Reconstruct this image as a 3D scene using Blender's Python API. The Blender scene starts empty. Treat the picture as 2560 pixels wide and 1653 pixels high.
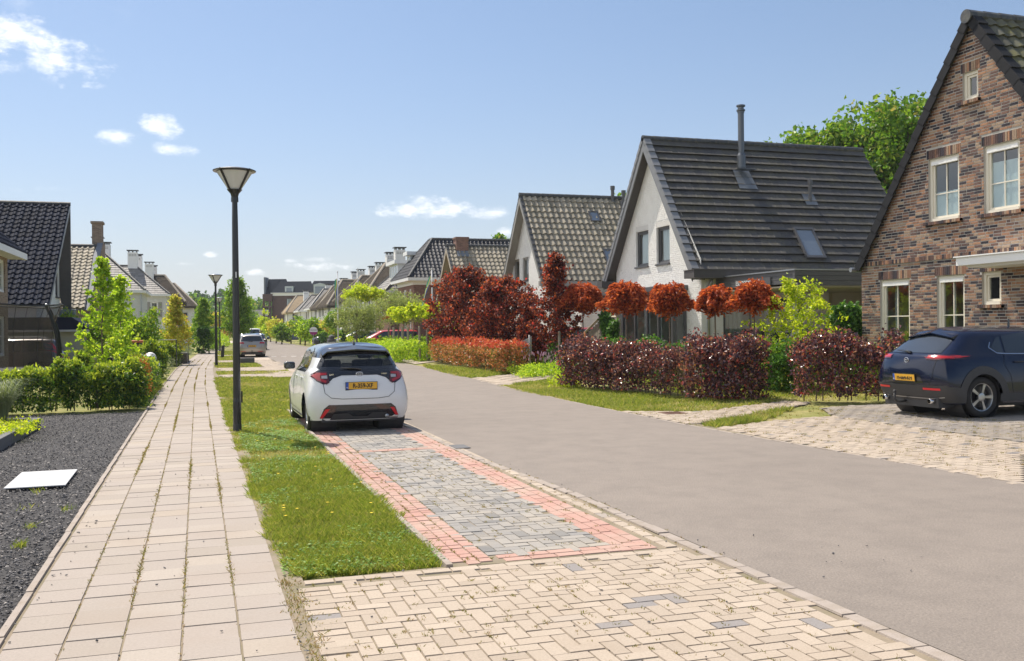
import bpy, bmesh, math, random
import numpy as np
from mathutils import Vector, Matrix
from mathutils.bvhtree import BVHTree
R = math.radians
SC = bpy.context.scene
COL = SC.collection
# ---------------------------------------------------------------- camera, sky, sun, exposure
# world frame: +Y runs along the street away from the camera, +X across it to the right
H = 1.72
cam_d = bpy.data.cameras.new("camera"); cam = bpy.data.objects.new("camera", cam_d); COL.objects.link(cam)
cam_d.sensor_width = 36; cam_d.lens = 33.75; cam_d.clip_start = .1; cam_d.clip_end = 6000
TH = R(17.7)
def _cam_axes():
    fw = Vector((math.sin(TH), math.cos(TH), -7.5/2400)).normalized()
    rt = Vector((math.cos(TH), -math.sin(TH), -.0105)); rt = (rt - fw*rt.dot(fw)).normalized()
    return fw, rt, rt.cross(fw).normalized()
FW, RT, UP = _cam_axes()
m = Matrix((RT, UP, -FW)).transposed().to_4x4(); m.translation = (0, 0, H)
cam.matrix_world = m
SC.camera = cam
SUN_EL, SUN_AZ = R(57.0), R(-21.0)
w = bpy.data.worlds.new("World"); SC.world = w; w.use_nodes = True
def pixdir(px, py):
    return (FW + RT*((px-1280)/2400) - UP*((py-826.5)/2400)).normalized()
def _world():
    nt = w.node_tree; nt.nodes.clear(); N = nt.nodes.new; L = nt.links.new
    out = N('ShaderNodeOutputWorld'); bg = N('ShaderNodeBackground'); bg.inputs[1].default_value = .1
    sky = N('ShaderNodeTexSky'); sky.sky_type = 'NISHITA'; sky.sun_disc = False
    sky.sun_elevation = SUN_EL; sky.sun_rotation = SUN_AZ; sky.air_density = 1.0; sky.dust_density = .55; sky.ozone_density = 1.3; sky.altitude = 0
    geo = N('ShaderNodeTexCoord'); nz = N('ShaderNodeTexNoise'); nz.inputs['Scale'].default_value = 34; nz.inputs['Detail'].default_value = 7; nz.inputs['Roughness'].default_value = .62
    mp = N('ShaderNodeMapping'); mp.inputs['Scale'].default_value = (1, 1, 1.9)
    L(geo.outputs['Generated'], mp.inputs[0]); L(mp.outputs[0], nz.inputs[0])
    nz2 = N('ShaderNodeTexNoise'); nz2.inputs['Scale'].default_value = 9; nz2.inputs['Detail'].default_value = 4
    L(mp.outputs[0], nz2.inputs[0])
    def M(op, a, b=None, c=None):
        n = N('ShaderNodeMath'); n.operation = op
        for i, v in enumerate((a, b, c)):
            if v is None: continue
            if hasattr(v, 'links'): L(v, n.inputs[i])
            else: n.inputs[i].default_value = v
        return n.outputs[0]
    def dot(v):
        n = N('ShaderNodeVectorMath'); n.operation = 'DOT_PRODUCT'; L(geo.outputs['Generated'], n.inputs[0]); n.inputs[1].default_value = v
        return n.outputs['Value']
    # low sky: long path through summer air, paler and less bright than the clear upper sky
    sx = N('ShaderNodeSeparateXYZ'); L(geo.outputs['Generated'], sx.inputs[0]); zz = M('MAXIMUM', sx.outputs[2], 0.0)
    e1 = M('EXPONENT', M('MULTIPLY', zz, -1/.17)); e2 = M('MULTIPLY', M('EXPONENT', M('MULTIPLY', zz, -1/.085)), .92)
    m1 = N('ShaderNodeMix'); m1.data_type = 'RGBA'; m1.blend_type = 'MULTIPLY'; L(e1, m1.inputs[0]); L(sky.outputs[0], m1.inputs[6]); m1.inputs[7].default_value = (.62, .62, .74, 1)
    m2 = N('ShaderNodeMix'); m2.data_type = 'RGBA'; L(e2, m2.inputs[0]); L(m1.outputs[2], m2.inputs[6]); m2.inputs[7].default_value = (5.95, 6.2, 6.5, 1); skyc = m2.outputs[2]
    acc = None
    # each cloud stands in a direction of the sky: centre, half width, half height (pixels of arc), tilt, density
    for cx, cy, hw, hh, tilt, dens in [(70,105,165,62,-.42,1.0),(15,168,60,18,0,.8),(410,322,58,34,-.5,.85),(425,368,55,17,-.15,.7),(300,345,58,20,-.05,.75),
            (1050,520,115,30,0,.95),(1235,533,62,18,0,.75),(125,470,55,9,-.05,.5),(800,667,80,12,0,.9),(790,648,40,9,0,.7),(527,636,20,9,0,.75),(645,682,30,9,0,.75),
            (465,660,32,5,0,.5),(730,652,18,6,0,.5),(1262,580,26,14,.2,.6),(35,475,22,8,0,.35),(50,10,48,26,0,.3),(320,30,40,30,0,.16)]:
        d = pixdir(cx, cy); r = (RT - d*RT.dot(d)).normalized(); u = r.cross(d).normalized()
        r2 = r*math.cos(tilt)+u*math.sin(tilt); u2 = u*math.cos(tilt)-r*math.sin(tilt)
        k = 2400.
        a = dot(r2*(k/hw)); b = dot(u2*(k/hh)); f = dot(d)
        e = M('ADD', M('MULTIPLY', a, a), M('MULTIPLY', b, b))
        mask = M('SUBTRACT', 1.0, e)
        mask = M('ADD', mask, M('MULTIPLY', M('SUBTRACT', nz.outputs[0], .5), 5.0))
        mask = M('ADD', mask, M('MULTIPLY', M('SUBTRACT', nz2.outputs[0], .5), 1.8))
        mask = M('MULTIPLY', M('MULTIPLY', mask, .55), M('GREATER_THAN', f, .9)); mask.node.use_clamp = True
        lim = M('SUBTRACT', 1.9, M('MULTIPLY', e, .62)); lim.node.use_clamp = True
        mask = M('MULTIPLY', M('MULTIPLY', mask, lim), dens)
        acc = mask if acc is None else M('MAXIMUM', acc, mask)
    # added bright cloud overhead and a cloud bank to the left, both unseen, put in to brighten the street fronts
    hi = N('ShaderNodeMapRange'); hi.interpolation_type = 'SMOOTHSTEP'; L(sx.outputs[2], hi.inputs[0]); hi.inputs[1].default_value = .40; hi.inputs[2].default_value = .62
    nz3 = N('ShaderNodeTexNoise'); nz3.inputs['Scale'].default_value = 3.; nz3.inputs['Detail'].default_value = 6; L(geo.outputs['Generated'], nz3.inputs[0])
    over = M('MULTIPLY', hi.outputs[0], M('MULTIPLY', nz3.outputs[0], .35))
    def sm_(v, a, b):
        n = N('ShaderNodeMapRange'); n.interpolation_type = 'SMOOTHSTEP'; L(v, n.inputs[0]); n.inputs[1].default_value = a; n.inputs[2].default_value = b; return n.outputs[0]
    fill_bank = M('MULTIPLY', M('MULTIPLY', sm_(M('MULTIPLY', sx.outputs[0], -1.), .42, .62), sm_(sx.outputs[2], .08, .2)), M('ADD', .35, M('MULTIPLY', nz3.outputs[0], 1.1)))
    over = M('MAXIMUM', over, fill_bank); over.node.use_clamp = True
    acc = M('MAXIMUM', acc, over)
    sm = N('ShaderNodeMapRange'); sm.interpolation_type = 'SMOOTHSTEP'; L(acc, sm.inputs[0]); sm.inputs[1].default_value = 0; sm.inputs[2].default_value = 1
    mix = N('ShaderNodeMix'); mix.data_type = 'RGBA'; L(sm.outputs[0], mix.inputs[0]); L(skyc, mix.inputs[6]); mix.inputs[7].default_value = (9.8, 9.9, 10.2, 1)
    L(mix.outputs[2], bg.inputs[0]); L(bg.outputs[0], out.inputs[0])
_world()
sun_d = bpy.data.lights.new("sun", 'SUN'); sun = bpy.data.objects.new("sun", sun_d); COL.objects.link(sun)
sun_d.energy = 4.7; sun_d.angle = R(.53); sun_d.color = (1, .91, .79)
SV = Vector((math.sin(SUN_AZ)*math.cos(SUN_EL), math.cos(SUN_AZ)*math.cos(SUN_EL), math.sin(SUN_EL)))
sun.rotation_euler = SV.to_track_quat('Z', 'Y').to_euler(); sun.location = (0, 0, 50)
SC.view_settings.view_transform = 'Standard'; SC.view_settings.look = 'None'; SC.view_settings.gamma = 1
SC.view_settings.exposure = .42
SC.cycles.max_bounces = 8; SC.cycles.transparent_max_bounces = 24
# ---------------------------------------------------------------- author's tools: place things on real ground / planes
def G(px, py, z=0.):
    d = pixdir(px, py); k = (z-H)/d.z
    return Vector((d.x*k, d.y*k, z))
def curve(a):                       # the street bends gently to the right beyond 45 m
    return 0 if a < 45 else .00034*(a-45)**2
# ---------------------------------------------------------------- materials
def newmat(name):
    mt = bpy.data.materials.new(name); mt.use_nodes = True; nt = mt.node_tree
    b = nt.nodes['Principled BSDF']; return mt, nt, b
def inp(nt, sock, v):
    if hasattr(v, 'links'): nt.links.new(v, sock)
    else: sock.default_value = v
def nn(nt, t, **kw):
    n = nt.nodes.new(t)
    for k, v in kw.items():
        if k.startswith('_'): setattr(n, k[1:], v)
        else:
            kk = int(k[1:]) if k[0] == 'i' and k[1:].isdigit() else k.replace('__', ' ')
            inp(nt, n.inputs[kk], v)
    return n
def c4(c): return (c[0], c[1], c[2], 1)
def ramp(nt, fac, stops, interp='LINEAR'):
    n = nt.nodes.new('ShaderNodeValToRGB'); n.color_ramp.interpolation = interp
    el = n.color_ramp.elements
    while len(el) > 1: el.remove(el[0])
    el[0].position = stops[0][0]; el[0].color = c4(stops[0][1])
    for p, c in stops[1:]:
        e = el.new(p); e.color = c4(c)
    nt.links.new(fac, n.inputs[0]); return n.outputs[0]
def noise(nt, scale, detail=4, rough=.55, co=None, dist=0):
    n = nn(nt, 'ShaderNodeTexNoise', Scale=scale, Detail=detail, Roughness=rough, Distortion=dist)
    if co is None: co = nn(nt, 'ShaderNodeTexCoord').outputs['Object']
    nt.links.new(co, n.inputs[0]); return n.outputs[0]
def mixc(nt, f, a, b, mode='MIX'):
    n = nt.nodes.new('ShaderNodeMix'); n.data_type = 'RGBA'; n.blend_type = mode
    inp(nt, n.inputs[0], f)
    inp(nt, n.inputs[6], c4(a) if isinstance(a, tuple) else a); inp(nt, n.inputs[7], c4(b) if isinstance(b, tuple) else b)
    return n.outputs[2]
def mathn(nt, op, a, b=None, clamp=False):
    n = nt.nodes.new('ShaderNodeMath'); n.operation = op; n.use_clamp = clamp
    inp(nt, n.inputs[0], a)
    if b is not None: inp(nt, n.inputs[1], b)
    return n.outputs[0]
def bump(nt, b, h, dist=.01, strength=.5):
    n = nn(nt, 'ShaderNodeBump', Strength=strength, Distance=dist, Height=h)
    nt.links.new(n.outputs[0], b.inputs['Normal']); return n
def simple(name, col, rough=.6, metal=0, var=.12, vs=3., spec=.5, bmp=0, bs=40, coat=0, grime=None):
    mt, nt, b = newmat(name)
    if var:
        f = noise(nt, vs, 5)
        c = mixc(nt, f, tuple(x*(1-var) for x in col), tuple(min(1, x*(1+var)) for x in col))
        if grime:
            g = noise(nt, grime[1], 6, .65); g = ramp(nt, g, [(.45, (0,)*3), (.7, (1,)*3)])
            c = mixc(nt, mathn(nt, 'MULTIPLY', g, grime[2]), c, grime[0])
        nt.links.new(c, b.inputs['Base Color'])
    else: b.inputs['Base Color'].default_value = c4(col)
    b.inputs['Roughness'].default_value = rough; b.inputs['Metallic'].default_value = metal
    b.inputs['Specular IOR Level'].default_value = spec; b.inputs['Coat Weight'].default_value = coat; b.inputs['Coat Roughness'].default_value = .03
    if bmp: bump(nt, b, noise(nt, bs, 4), .01, bmp)
    return mt
def island(name, stops, rough=.85, sp=(60., .12), stain=None, spec=.3, bmp=.25):
    """each separate piece (brick, tile, chip) gets its own shade; fine speckle on top"""
    mt, nt, b = newmat(name)
    g = nn(nt, 'ShaderNodeNewGeometry').outputs['Random Per Island']
    c = ramp(nt, g, stops)
    n1 = noise(nt, sp[0], 6, .7)
    c = mixc(nt, sp[1]*2, c, mixc(nt, n1, (.3,)*3, (1.,)*3), 'OVERLAY')
    if stain:
        s = noise(nt, stain[1], 6, .6); s = ramp(nt, s, [(stain[2], (0,)*3), (stain[2]+.22, (1,)*3)])
        c = mixc(nt, mathn(nt, 'MULTIPLY', s, stain[3]), c, stain[0])
    nt.links.new(c, b.inputs['Base Color']); b.inputs['Roughness'].default_value = rough; b.inputs['Specular IOR Level'].default_value = spec
    if bmp: bump(nt, b, n1, .004, bmp)
    return mt
def brickmat(name, stops, mortar, bw=.22, bh=.0625, ms=.009, rough=.9, depth=.5, swap=False, painted=False):
    mt, nt, b = newmat(name)
    uv = nn(nt, 'ShaderNodeUVMap').outputs[0]
    if swap:
        mp = nn(nt, 'ShaderNodeMapping'); nt.links.new(uv, mp.inputs[0]); mp.inputs['Rotation'].default_value = (0, 0, R(90)); uv = mp.outputs[0]
    # courses are never dead straight: warp the coordinates by a few millimetres
    wn = nn(nt, 'ShaderNodeTexNoise', Scale=9., Detail=2.); nt.links.new(uv, wn.inputs[0])
    vm = nn(nt, 'ShaderNodeVectorMath', _operation='MULTIPLY_ADD'); nt.links.new(wn.outputs['Color'], vm.inputs[0]); vm.inputs[1].default_value = (.012, .008, 0); nt.links.new(uv, vm.inputs[2])
    t = nn(nt, 'ShaderNodeTexBrick', Scale=1., Color1=(0, 0, 0, 1), Color2=(1, 1, 1, 1), Mortar=(.5, .5, .5, 1))
    t.inputs['Mortar Size'].default_value = ms; t.inputs['Mortar Smooth'].default_value = .25; t.inputs['Brick Width'].default_value = bw; t.inputs['Row Height'].default_value = bh
    t.offset = .5; t.squash = 1.0
    nt.links.new(vm.outputs[0], t.inputs[0])
    n1 = noise(nt, 38., 6, .7); n2 = noise(nt, .7, 3)
    c = ramp(nt, t.outputs['Color'], stops)
    c = mixc(nt, .35, c, mixc(nt, n1, (.2,)*3, (1.,)*3), 'OVERLAY')
    c = mixc(nt, mathn(nt, 'MULTIPLY', n2, .22), c, tuple(x*.75 for x in stops[0][1]))
    c = mixc(nt, t.outputs['Fac'], c, mortar)
    nt.links.new(c, b.inputs['Base Color']); b.inputs['Roughness'].default_value = rough; b.inputs['Specular IOR Level'].default_value = .25
    hgt = mathn(nt, 'ADD', mathn(nt, 'MULTIPLY', mathn(nt, 'SUBTRACT', 1., t.outputs['Fac']), 1.), mathn(nt, 'MULTIPLY', n1, .5))
    bump(nt, b, hgt, .012, depth)
    return mt
def leafmat(name, stops, trans=.5, rough=.45, tcol=1.3, spec=.4):
    mt, nt, b = newmat(name)
    g = nn(nt, 'ShaderNodeNewGeometry').outputs['Random Per Island']
    c = ramp(nt, g, stops)
    big = noise(nt, 1.6, 3); c = mixc(nt, .35, c, mixc(nt, big, (.25,)*3, (.95,)*3), 'OVERLAY')
    nt.links.new(c, b.inputs['Base Color']); b.inputs['Roughness'].default_value = rough; b.inputs['Specular IOR Level'].default_value = spec
    tr = nt.nodes.new('ShaderNodeBsdfTranslucent')
    tc = mixc(nt, 1., c, (tcol, tcol*1.05, tcol*.6), 'MULTIPLY'); nt.links.new(tc, tr.inputs[0])
    mx = nt.nodes.new('ShaderNodeMixShader'); mx.inputs[0].default_value = trans
    nt.links.new(b.outputs[0], mx.inputs[1]); nt.links.new(tr.outputs[0], mx.inputs[2])
    nt.links.new(mx.outputs[0], nt.nodes['Material Output'].inputs[0]); return mt
def glassmat(name, tint=(.75, .82, .82), ior=1.5, bright=1.):
    mt = bpy.data.materials.new(name); mt.use_nodes = True; nt = mt.node_tree; nt.nodes.clear()
    o = nt.nodes.new('ShaderNodeOutputMaterial'); tr = nn(nt, 'ShaderNodeBsdfTransparent', Color=c4(tint)); gl = nn(nt, 'ShaderNodeBsdfGlossy', Color=(1, 1, 1, 1), Roughness=.02)
    lw = nn(nt, 'ShaderNodeLayerWeight', Blend=.5); f = mathn(nt, 'ADD', mathn(nt, 'MULTIPLY', mathn(nt, 'POWER', lw.outputs['Facing'], 5.), .9), .06*bright, True)
    mx = nt.nodes.new('ShaderNodeMixShader'); nt.links.new(f, mx.inputs[0]); nt.links.new(tr.outputs[0], mx.inputs[1]); nt.links.new(gl.outputs[0], mx.inputs[2]); nt.links.new(mx.outputs[0], o.inputs[0])
    return mt
# ---------------------------------------------------------------- mesh builder
class MB:
    def __init__(s): s.v = []; s.f = []; s.m = []; s.uvs = {}
    def add(s, vs, fs, mi=0):
        o = len(s.v); s.v += [tuple(p) for p in vs]
        for f in fs: s.f.append(tuple(i+o for i in f)); s.m.append(mi)
        return s
    def box(s, x0, x1, y0, y1, z0, z1, mi=0, M=None, bev=0):
        if bev:
            bm = bmesh.new(); bmesh.ops.create_cube(bm, size=1)
            for v in bm.verts: v.co = Vector(((x0+x1)/2+v.co.x*(x1-x0), (y0+y1)/2+v.co.y*(y1-y0), (z0+z1)/2+v.co.z*(z1-z0)))
            bmesh.ops.bevel(bm, geom=bm.edges[:], offset=bev, segments=2, affect='EDGES', profile=.5)
            vs = [M@v.co if M else v.co.copy() for v in bm.verts]
            for i, v in enumerate(bm.verts): v.index = i
            fs = [[v.index for v in f.verts] for f in bm.faces]; bm.free()
            return s.add(vs, fs, mi)
        vs = [Vector((x, y, z)) for z in (z0, z1) for y in (y0, y1) for x in (x0, x1)]
        if M: vs = [M@v for v in vs]
        return s.add(vs, [(0,2,3,1),(4,5,7,6),(0,1,5,4),(2,6,7,3),(0,4,6,2),(1,3,7,5)], mi)
    def tube(s, pts, rad, n=8, mi=0, caps=True):
        pts = [Vector(p) for p in pts]
        if not hasattr(rad, '__len__'): rad = [rad]*len(pts)
        vs = []; fs = []; prev = None
        for i, p in enumerate(pts):
            d = (pts[min(i+1, len(pts)-1)]-pts[max(i-1, 0)]).normalized()
            if prev is None: a = d.orthogonal().normalized()
            else: a = (prev-d*prev.dot(d)).normalized()
            prev = a; b = d.cross(a)
            for k in range(n):
                t = 2*math.pi*k/n; vs.append(p+(a*math.cos(t)+b*math.sin(t))*rad[i])
        for i in range(len(pts)-1):
            for k in range(n):
                k2 = (k+1) % n; fs.append((i*n+k, i*n+k2, (i+1)*n+k2, (i+1)*n+k))
        if caps: fs.append(tuple(range(n-1, -1, -1))); fs.append(tuple((len(pts)-1)*n+k for k in range(n)))
        return s.add(vs, fs, mi)
    def lathe(s, prof, n=24, c=(0, 0, 0), mi=0, M=None, caps=True):
        vs = []; fs = []
        for r, z in prof:
            for k in range(n):
                t = 2*math.pi*k/n; v = Vector((c[0]+r*math.cos(t), c[1]+r*math.sin(t), c[2]+z)); vs.append(M@v if M else v)
        for i in range(len(prof)-1):
            for k in range(n):
                k2 = (k+1) % n; fs.append((i*n+k, i*n+k2, (i+1)*n+k2, (i+1)*n+k))
        if caps:
            if prof[0][0] > 1e-5: fs.append(tuple(range(n-1, -1, -1)))
            if prof[-1][0] > 1e-5: fs.append(tuple((len(prof)-1)*n+k for k in range(n)))
        return s.add(vs, fs, mi)
    def prism(s, poly, fn, d0, d1, mi=0):
        """poly: 2D outline; fn(p,d) -> 3D; extruded from d0 to d1"""
        n = len(poly); vs = [fn(p, d0) for p in poly]+[fn(p, d1) for p in poly]
        return s.add(vs, [tuple(range(n-1, -1, -1)), tuple(range(n, 2*n))]+[(i, (i+1) % n, n+(i+1) % n, n+i) for i in range(n)], mi)
    def quad(s, a, b, c, d, mi=0): return s.add([a, b, c, d], [(0, 1, 2, 3)], mi)
    def poly(s, pts, mi=0): return s.add(pts, [tuple(range(len(pts)))], mi)
    def build(s, name, mats, parent=None, smooth=False, uv=True, fixn=False):
        me = bpy.data.meshes.new(name); me.from_pydata(s.v, [], s.f)
        mats = mats if isinstance(mats, (list, tuple)) else [mats]
        for mm in mats: me.materials.append(mm)
        if len(mats) > 1: me.polygons.foreach_set('material_index', s.m)
        if fixn:
            bm = bmesh.new(); bm.from_mesh(me); bmesh.ops.recalc_face_normals(bm, faces=bm.faces[:]); bm.to_mesh(me); bm.free()
        if smooth: me.polygons.foreach_set('use_smooth', [True]*len(me.polygons))
        if uv and len(me.polygons):
            L = me.uv_layers.new(name='UVMap'); me.calc_loop_triangles()
            nl = len(me.loops); vi = np.empty(nl, np.int32); me.loops.foreach_get('vertex_index', vi)
            co = np.empty(len(me.vertices)*3, np.float32); me.vertices.foreach_get('co', co); co = co.reshape(-1, 3)[vi]
            pn = np.empty(len(me.polygons)*3, np.float32); me.polygons.foreach_get('normal', pn); pn = np.abs(pn.reshape(-1, 3))
            lt = np.empty(len(me.polygons), np.int32); me.polygons.foreach_get('loop_total', lt)
            pn = np.repeat(pn, lt, axis=0)
            uvv = np.where((pn[:, 2] > .75)[:, None], co[:, [0, 1]], np.where((pn[:, 0] > pn[:, 1])[:, None], co[:, [1, 2]], co[:, [0, 2]]))
            L.data.foreach_set('uv', uvv.astype(np.float32).ravel())
        o = bpy.data.objects.new(name, me); COL.objects.link(o)
        if parent is not None: o.parent = parent
        return o
def tag(o, label=None, cat=None, group=None, kind=None):
    if label: o['label'] = label
    if cat: o['category'] = cat
    if group: o['group'] = group
    if kind: o['kind'] = kind
    return o
def thing(name, label, cat, loc=(0, 0, 0), rz=0, group=None, sc=1):
    o = bpy.data.objects.new(name, None); COL.objects.link(o); o.location = loc; o.rotation_euler = (0, 0, rz); o.scale = (sc,)*3
    o.empty_display_size = .2
    return tag(o, label, cat, group)
def kids(o): return [c for c in bpy.data.objects if c.parent == o]
def dup(root, loc, rz, label, group=None, sc=None):
    def rec(o, par):
        c = o.copy(); COL.objects.link(c); c.parent = par
        for ch in kids(o): rec(ch, c)
        return c
    r = rec(root, None); r.location = loc; r.rotation_euler = (0, 0, rz); r['label'] = label
    if group: r['group'] = group
    if sc: r.scale = (sc,)*3 if not hasattr(sc, '__len__') else sc
    return r
def clip_poly(poly, conv):
    """clip polygon by a convex ccw polygon (Sutherland-Hodgman)"""
    out = list(poly)
    for i in range(len(conv)):
        a, b = conv[i], conv[(i+1) % len(conv)]
        if not out: return []
        nw = []
        for j in range(len(out)):
            p, q = out[j], out[(j+1) % len(out)]
            sp = (b[0]-a[0])*(p[1]-a[1])-(b[1]-a[1])*(p[0]-a[0]); sq = (b[0]-a[0])*(q[1]-a[1])-(b[1]-a[1])*(q[0]-a[0])
            if sp >= -1e-9: nw.append(p)
            if (sp > 1e-9 and sq < -1e-9) or (sp < -1e-9 and sq > 1e-9):
                t = sp/(sp-sq); nw.append((p[0]+(q[0]-p[0])*t, p[1]+(q[1]-p[1])*t))
        out = nw
    return out
def inpoly(x, y, poly):
    c = False; n = len(poly); j = n-1
    for i in range(n):
        xi, yi = poly[i][:2]; xj, yj = poly[j][:2]
        if (yi > y) != (yj > y) and x < (xj-xi)*(y-yi)/(yj-yi)+xi: c = not c
        j = i
    return c
def wall(mb, outline, holes, fn, depth=.12, mi=0, mr=0):
    """flat wall in (u,z) with a convex ccw outline and rectangular holes (u0,u1,z0,z1); fn(u,z,d) -> 3D, d>0 = inwards"""
    us = sorted({p[0] for p in outline} | {h[i] for h in holes for i in (0, 1)}); zs = sorted({p[1] for p in outline} | {h[i] for h in holes for i in (2, 3)})
    for i in range(len(us)-1):
        for j in range(len(zs)-1):
            um = (us[i]+us[i+1])/2; zm = (zs[j]+zs[j+1])/2
            if any(h[0] < um < h[1] and h[2] < zm < h[3] for h in holes): continue
            c = clip_poly([(us[i], zs[j]), (us[i+1], zs[j]), (us[i+1], zs[j+1]), (us[i], zs[j+1])], outline)
            if len(c) > 2: mb.poly([fn(u, z, 0) for u, z in c], mi)
    for u0, u1, z0, z1 in holes:
        for p, q in (((u0, z0), (u1, z0)), ((u1, z0), (u1, z1)), ((u1, z1), (u0, z1)), ((u0, z1), (u0, z0))):
            mb.quad(fn(*p, 0), fn(*q, 0), fn(*q, depth), fn(*p, depth), mr)
def npmesh(name, verts, faces, mats, parent=None, smooth=False):
    """fast mesh of equal-sized faces from numpy arrays"""
    me = bpy.data.meshes.new(name); nv = len(verts); nf, k = faces.shape
    me.vertices.add(nv); me.vertices.foreach_set('co', verts.astype(np.float32).ravel())
    me.loops.add(nf*k); me.loops.foreach_set('vertex_index', faces.astype(np.int32).ravel())
    me.polygons.add(nf); me.polygons.foreach_set('loop_start', np.arange(0, nf*k, k, dtype=np.int32)); me.polygons.foreach_set('loop_total', np.full(nf, k, np.int32))
    me.polygons.foreach_set('use_smooth', [bool(smooth)]*nf); me.update(calc_edges=True)
    for mm in (mats if isinstance(mats, (list, tuple)) else [mats]): me.materials.append(mm)

    o = bpy.data.objects.new(name, me); COL.objects.link(o)
    if parent is not None: o.parent = parent
    return o
# ---------------------------------------------------------------- ground, paving
def gz(x, y=0):                      # the gardens on the right lie a little higher than the road
    return max(0., min(.12, (x-9.2)*.045))
rng = np.random.default_rng(7); random.seed(5)
m_soil = simple('soil', (.16, .12, .085), .95, var=.35, vs=5, bmp=.6, bs=60)
m_sand = simple('sand joint', (.27, .22, .16), .95, var=.3, vs=12, grime=((.10, .11, .035), 3., .7), bmp=.4)
def groundmat():
    mt, nt, b = newmat('turf ground')
    n1 = noise(nt, .9, 6, .6); n2 = noise(nt, 14, 5, .7)
    c = ramp(nt, n1, [(.3, (.12, .15, .03)), (.5, (.20, .20, .05)), (.68, (.32, .27, .11)), (.8, (.27, .2, .12))])
    c = mixc(nt, .5, c, mixc(nt, n2, (.1,)*3, (1.,)*3), 'OVERLAY')
    nt.links.new(c, b.inputs['Base Color']); b.inputs['Roughness'].default_value = .95; bump(nt, b, n2, .03, .7); return mt
m_turf = groundmat()
def roadmat():
    mt, nt, b = newmat('asphalt')
    fine = noise(nt, 60, 7, .85); mid = noise(nt, 2.2, 8, .7); big = noise(nt, .35, 5, .6)
    v = nn(nt, 'ShaderNodeTexVoronoi', Scale=52.); nt.links.new(nn(nt, 'ShaderNodeTexCoord').outputs['Object'], v.inputs[0])
    c = mixc(nt, big, (.215, .185, .16), (.275, .237, .205))
    c = mixc(nt, mathn(nt, 'MULTIPLY', ramp(nt, mid, [(.42, (0,)*3), (.72, (1,)*3)]), .45), c, (.155, .135, .12))
    c = mixc(nt, .85, c, mixc(nt, fine, (.05,)*3, (.95,)*3), 'OVERLAY')
    sp = ramp(nt, v.outputs['Distance'], [(.06, (1,)*3), (.14, (0,)*3)])
    vc = nn(nt, 'ShaderNodeSeparateColor'); nt.links.new(v.outputs['Color'], vc.inputs[0])
    pick = mathn(nt, 'GREATER_THAN', vc.outputs[0], .93)
    c = mixc(nt, mathn(nt, 'MULTIPLY', mathn(nt, 'MULTIPLY', sp, pick), .75), c, (.55, .5, .45))
    pick2 = mathn(nt, 'LESS_THAN', vc.outputs[0], .12)
    c = mixc(nt, mathn(nt, 'MULTIPLY', mathn(nt, 'MULTIPLY', sp, pick2), .7), c, (.06, .055, .05))
    nt.links.new(c, b.inputs['Base Color']); b.inputs['Roughness'].default_value = .85; b.inputs['Specular IOR Level'].default_value = .35
    bump(nt, b, mathn(nt, 'ADD', fine, mathn(nt, 'MULTIPLY', v.outputs['Distance'], .8)), .006, .55); return mt
m_road = roadmat()
# big ground sheet: fine strip for the rise on the right, then far out to the horizon
mb = MB(); xs = [-2500, -60, -8, 9.2, 11.87, 60, 2500]; ys = [-300, 0, 60, 300, 900, 3500]
for i in range(len(xs)-1):
    for j in range(len(ys)-1):
        mb.quad(*[(x, y, gz(x)-.035) for x, y in ((xs[i], ys[j]), (xs[i+1], ys[j]), (xs[i+1], ys[j+1]), (xs[i], ys[j+1]))])
tag(mb.build('ground', m_turf), kind='structure')
def interp(pl, a):
    if a <= pl[0][0]: return pl[0][1]
    for (a0, b0), (a1, b1) in zip(pl, pl[1:]):
        if a <= a1: return b0+(b1-b0)*(a-a0)/(a1-a0)
    return pl[-1][1]
RL = [(-6, 3.68), (9, 3.66), (12, 3.45), (18, 3.42), (22, 3.6), (30, 3.8), (41, 3.85), (50, 3.62), (61, 3.7), (90, 4.5), (134, 6.6), (204, 11.6), (300, 24)]
RR = [(-6, 8.3), (8, 8.25), (12.2, 8.03), (15, 7.92), (20, 8.0), (25.5, 8.2), (31, 8.6), (43, 9.35), (60, 9.75), (83, 10.3), (134, 12.2), (204, 16.8), (300, 31)]
def strip(name, fl, fr, a0, a1, z, mat, step=1., kind='structure', wig=0):
    mb = MB(); n = max(1, int((a1-a0)/step)); rr = random.Random(3)
    P = []
    for i in range(n+1):
        a = a0+(a1-a0)*i/n; w1 = rr.uniform(-wig, wig); w2 = rr.uniform(-wig, wig)
        P.append(((fl(a)+w1, a, z), (fr(a)+w2, a, z)))
    for p, q in zip(P, P[1:]): mb.quad(p[0], p[1], q[1], q[0])
    return tag(mb.build(name, mat), kind=kind)
strip('road', lambda a: interp(RL, a), lambda a: interp(RR, a), -6, 300, -.002, m_road, .5, wig=.006)
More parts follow.
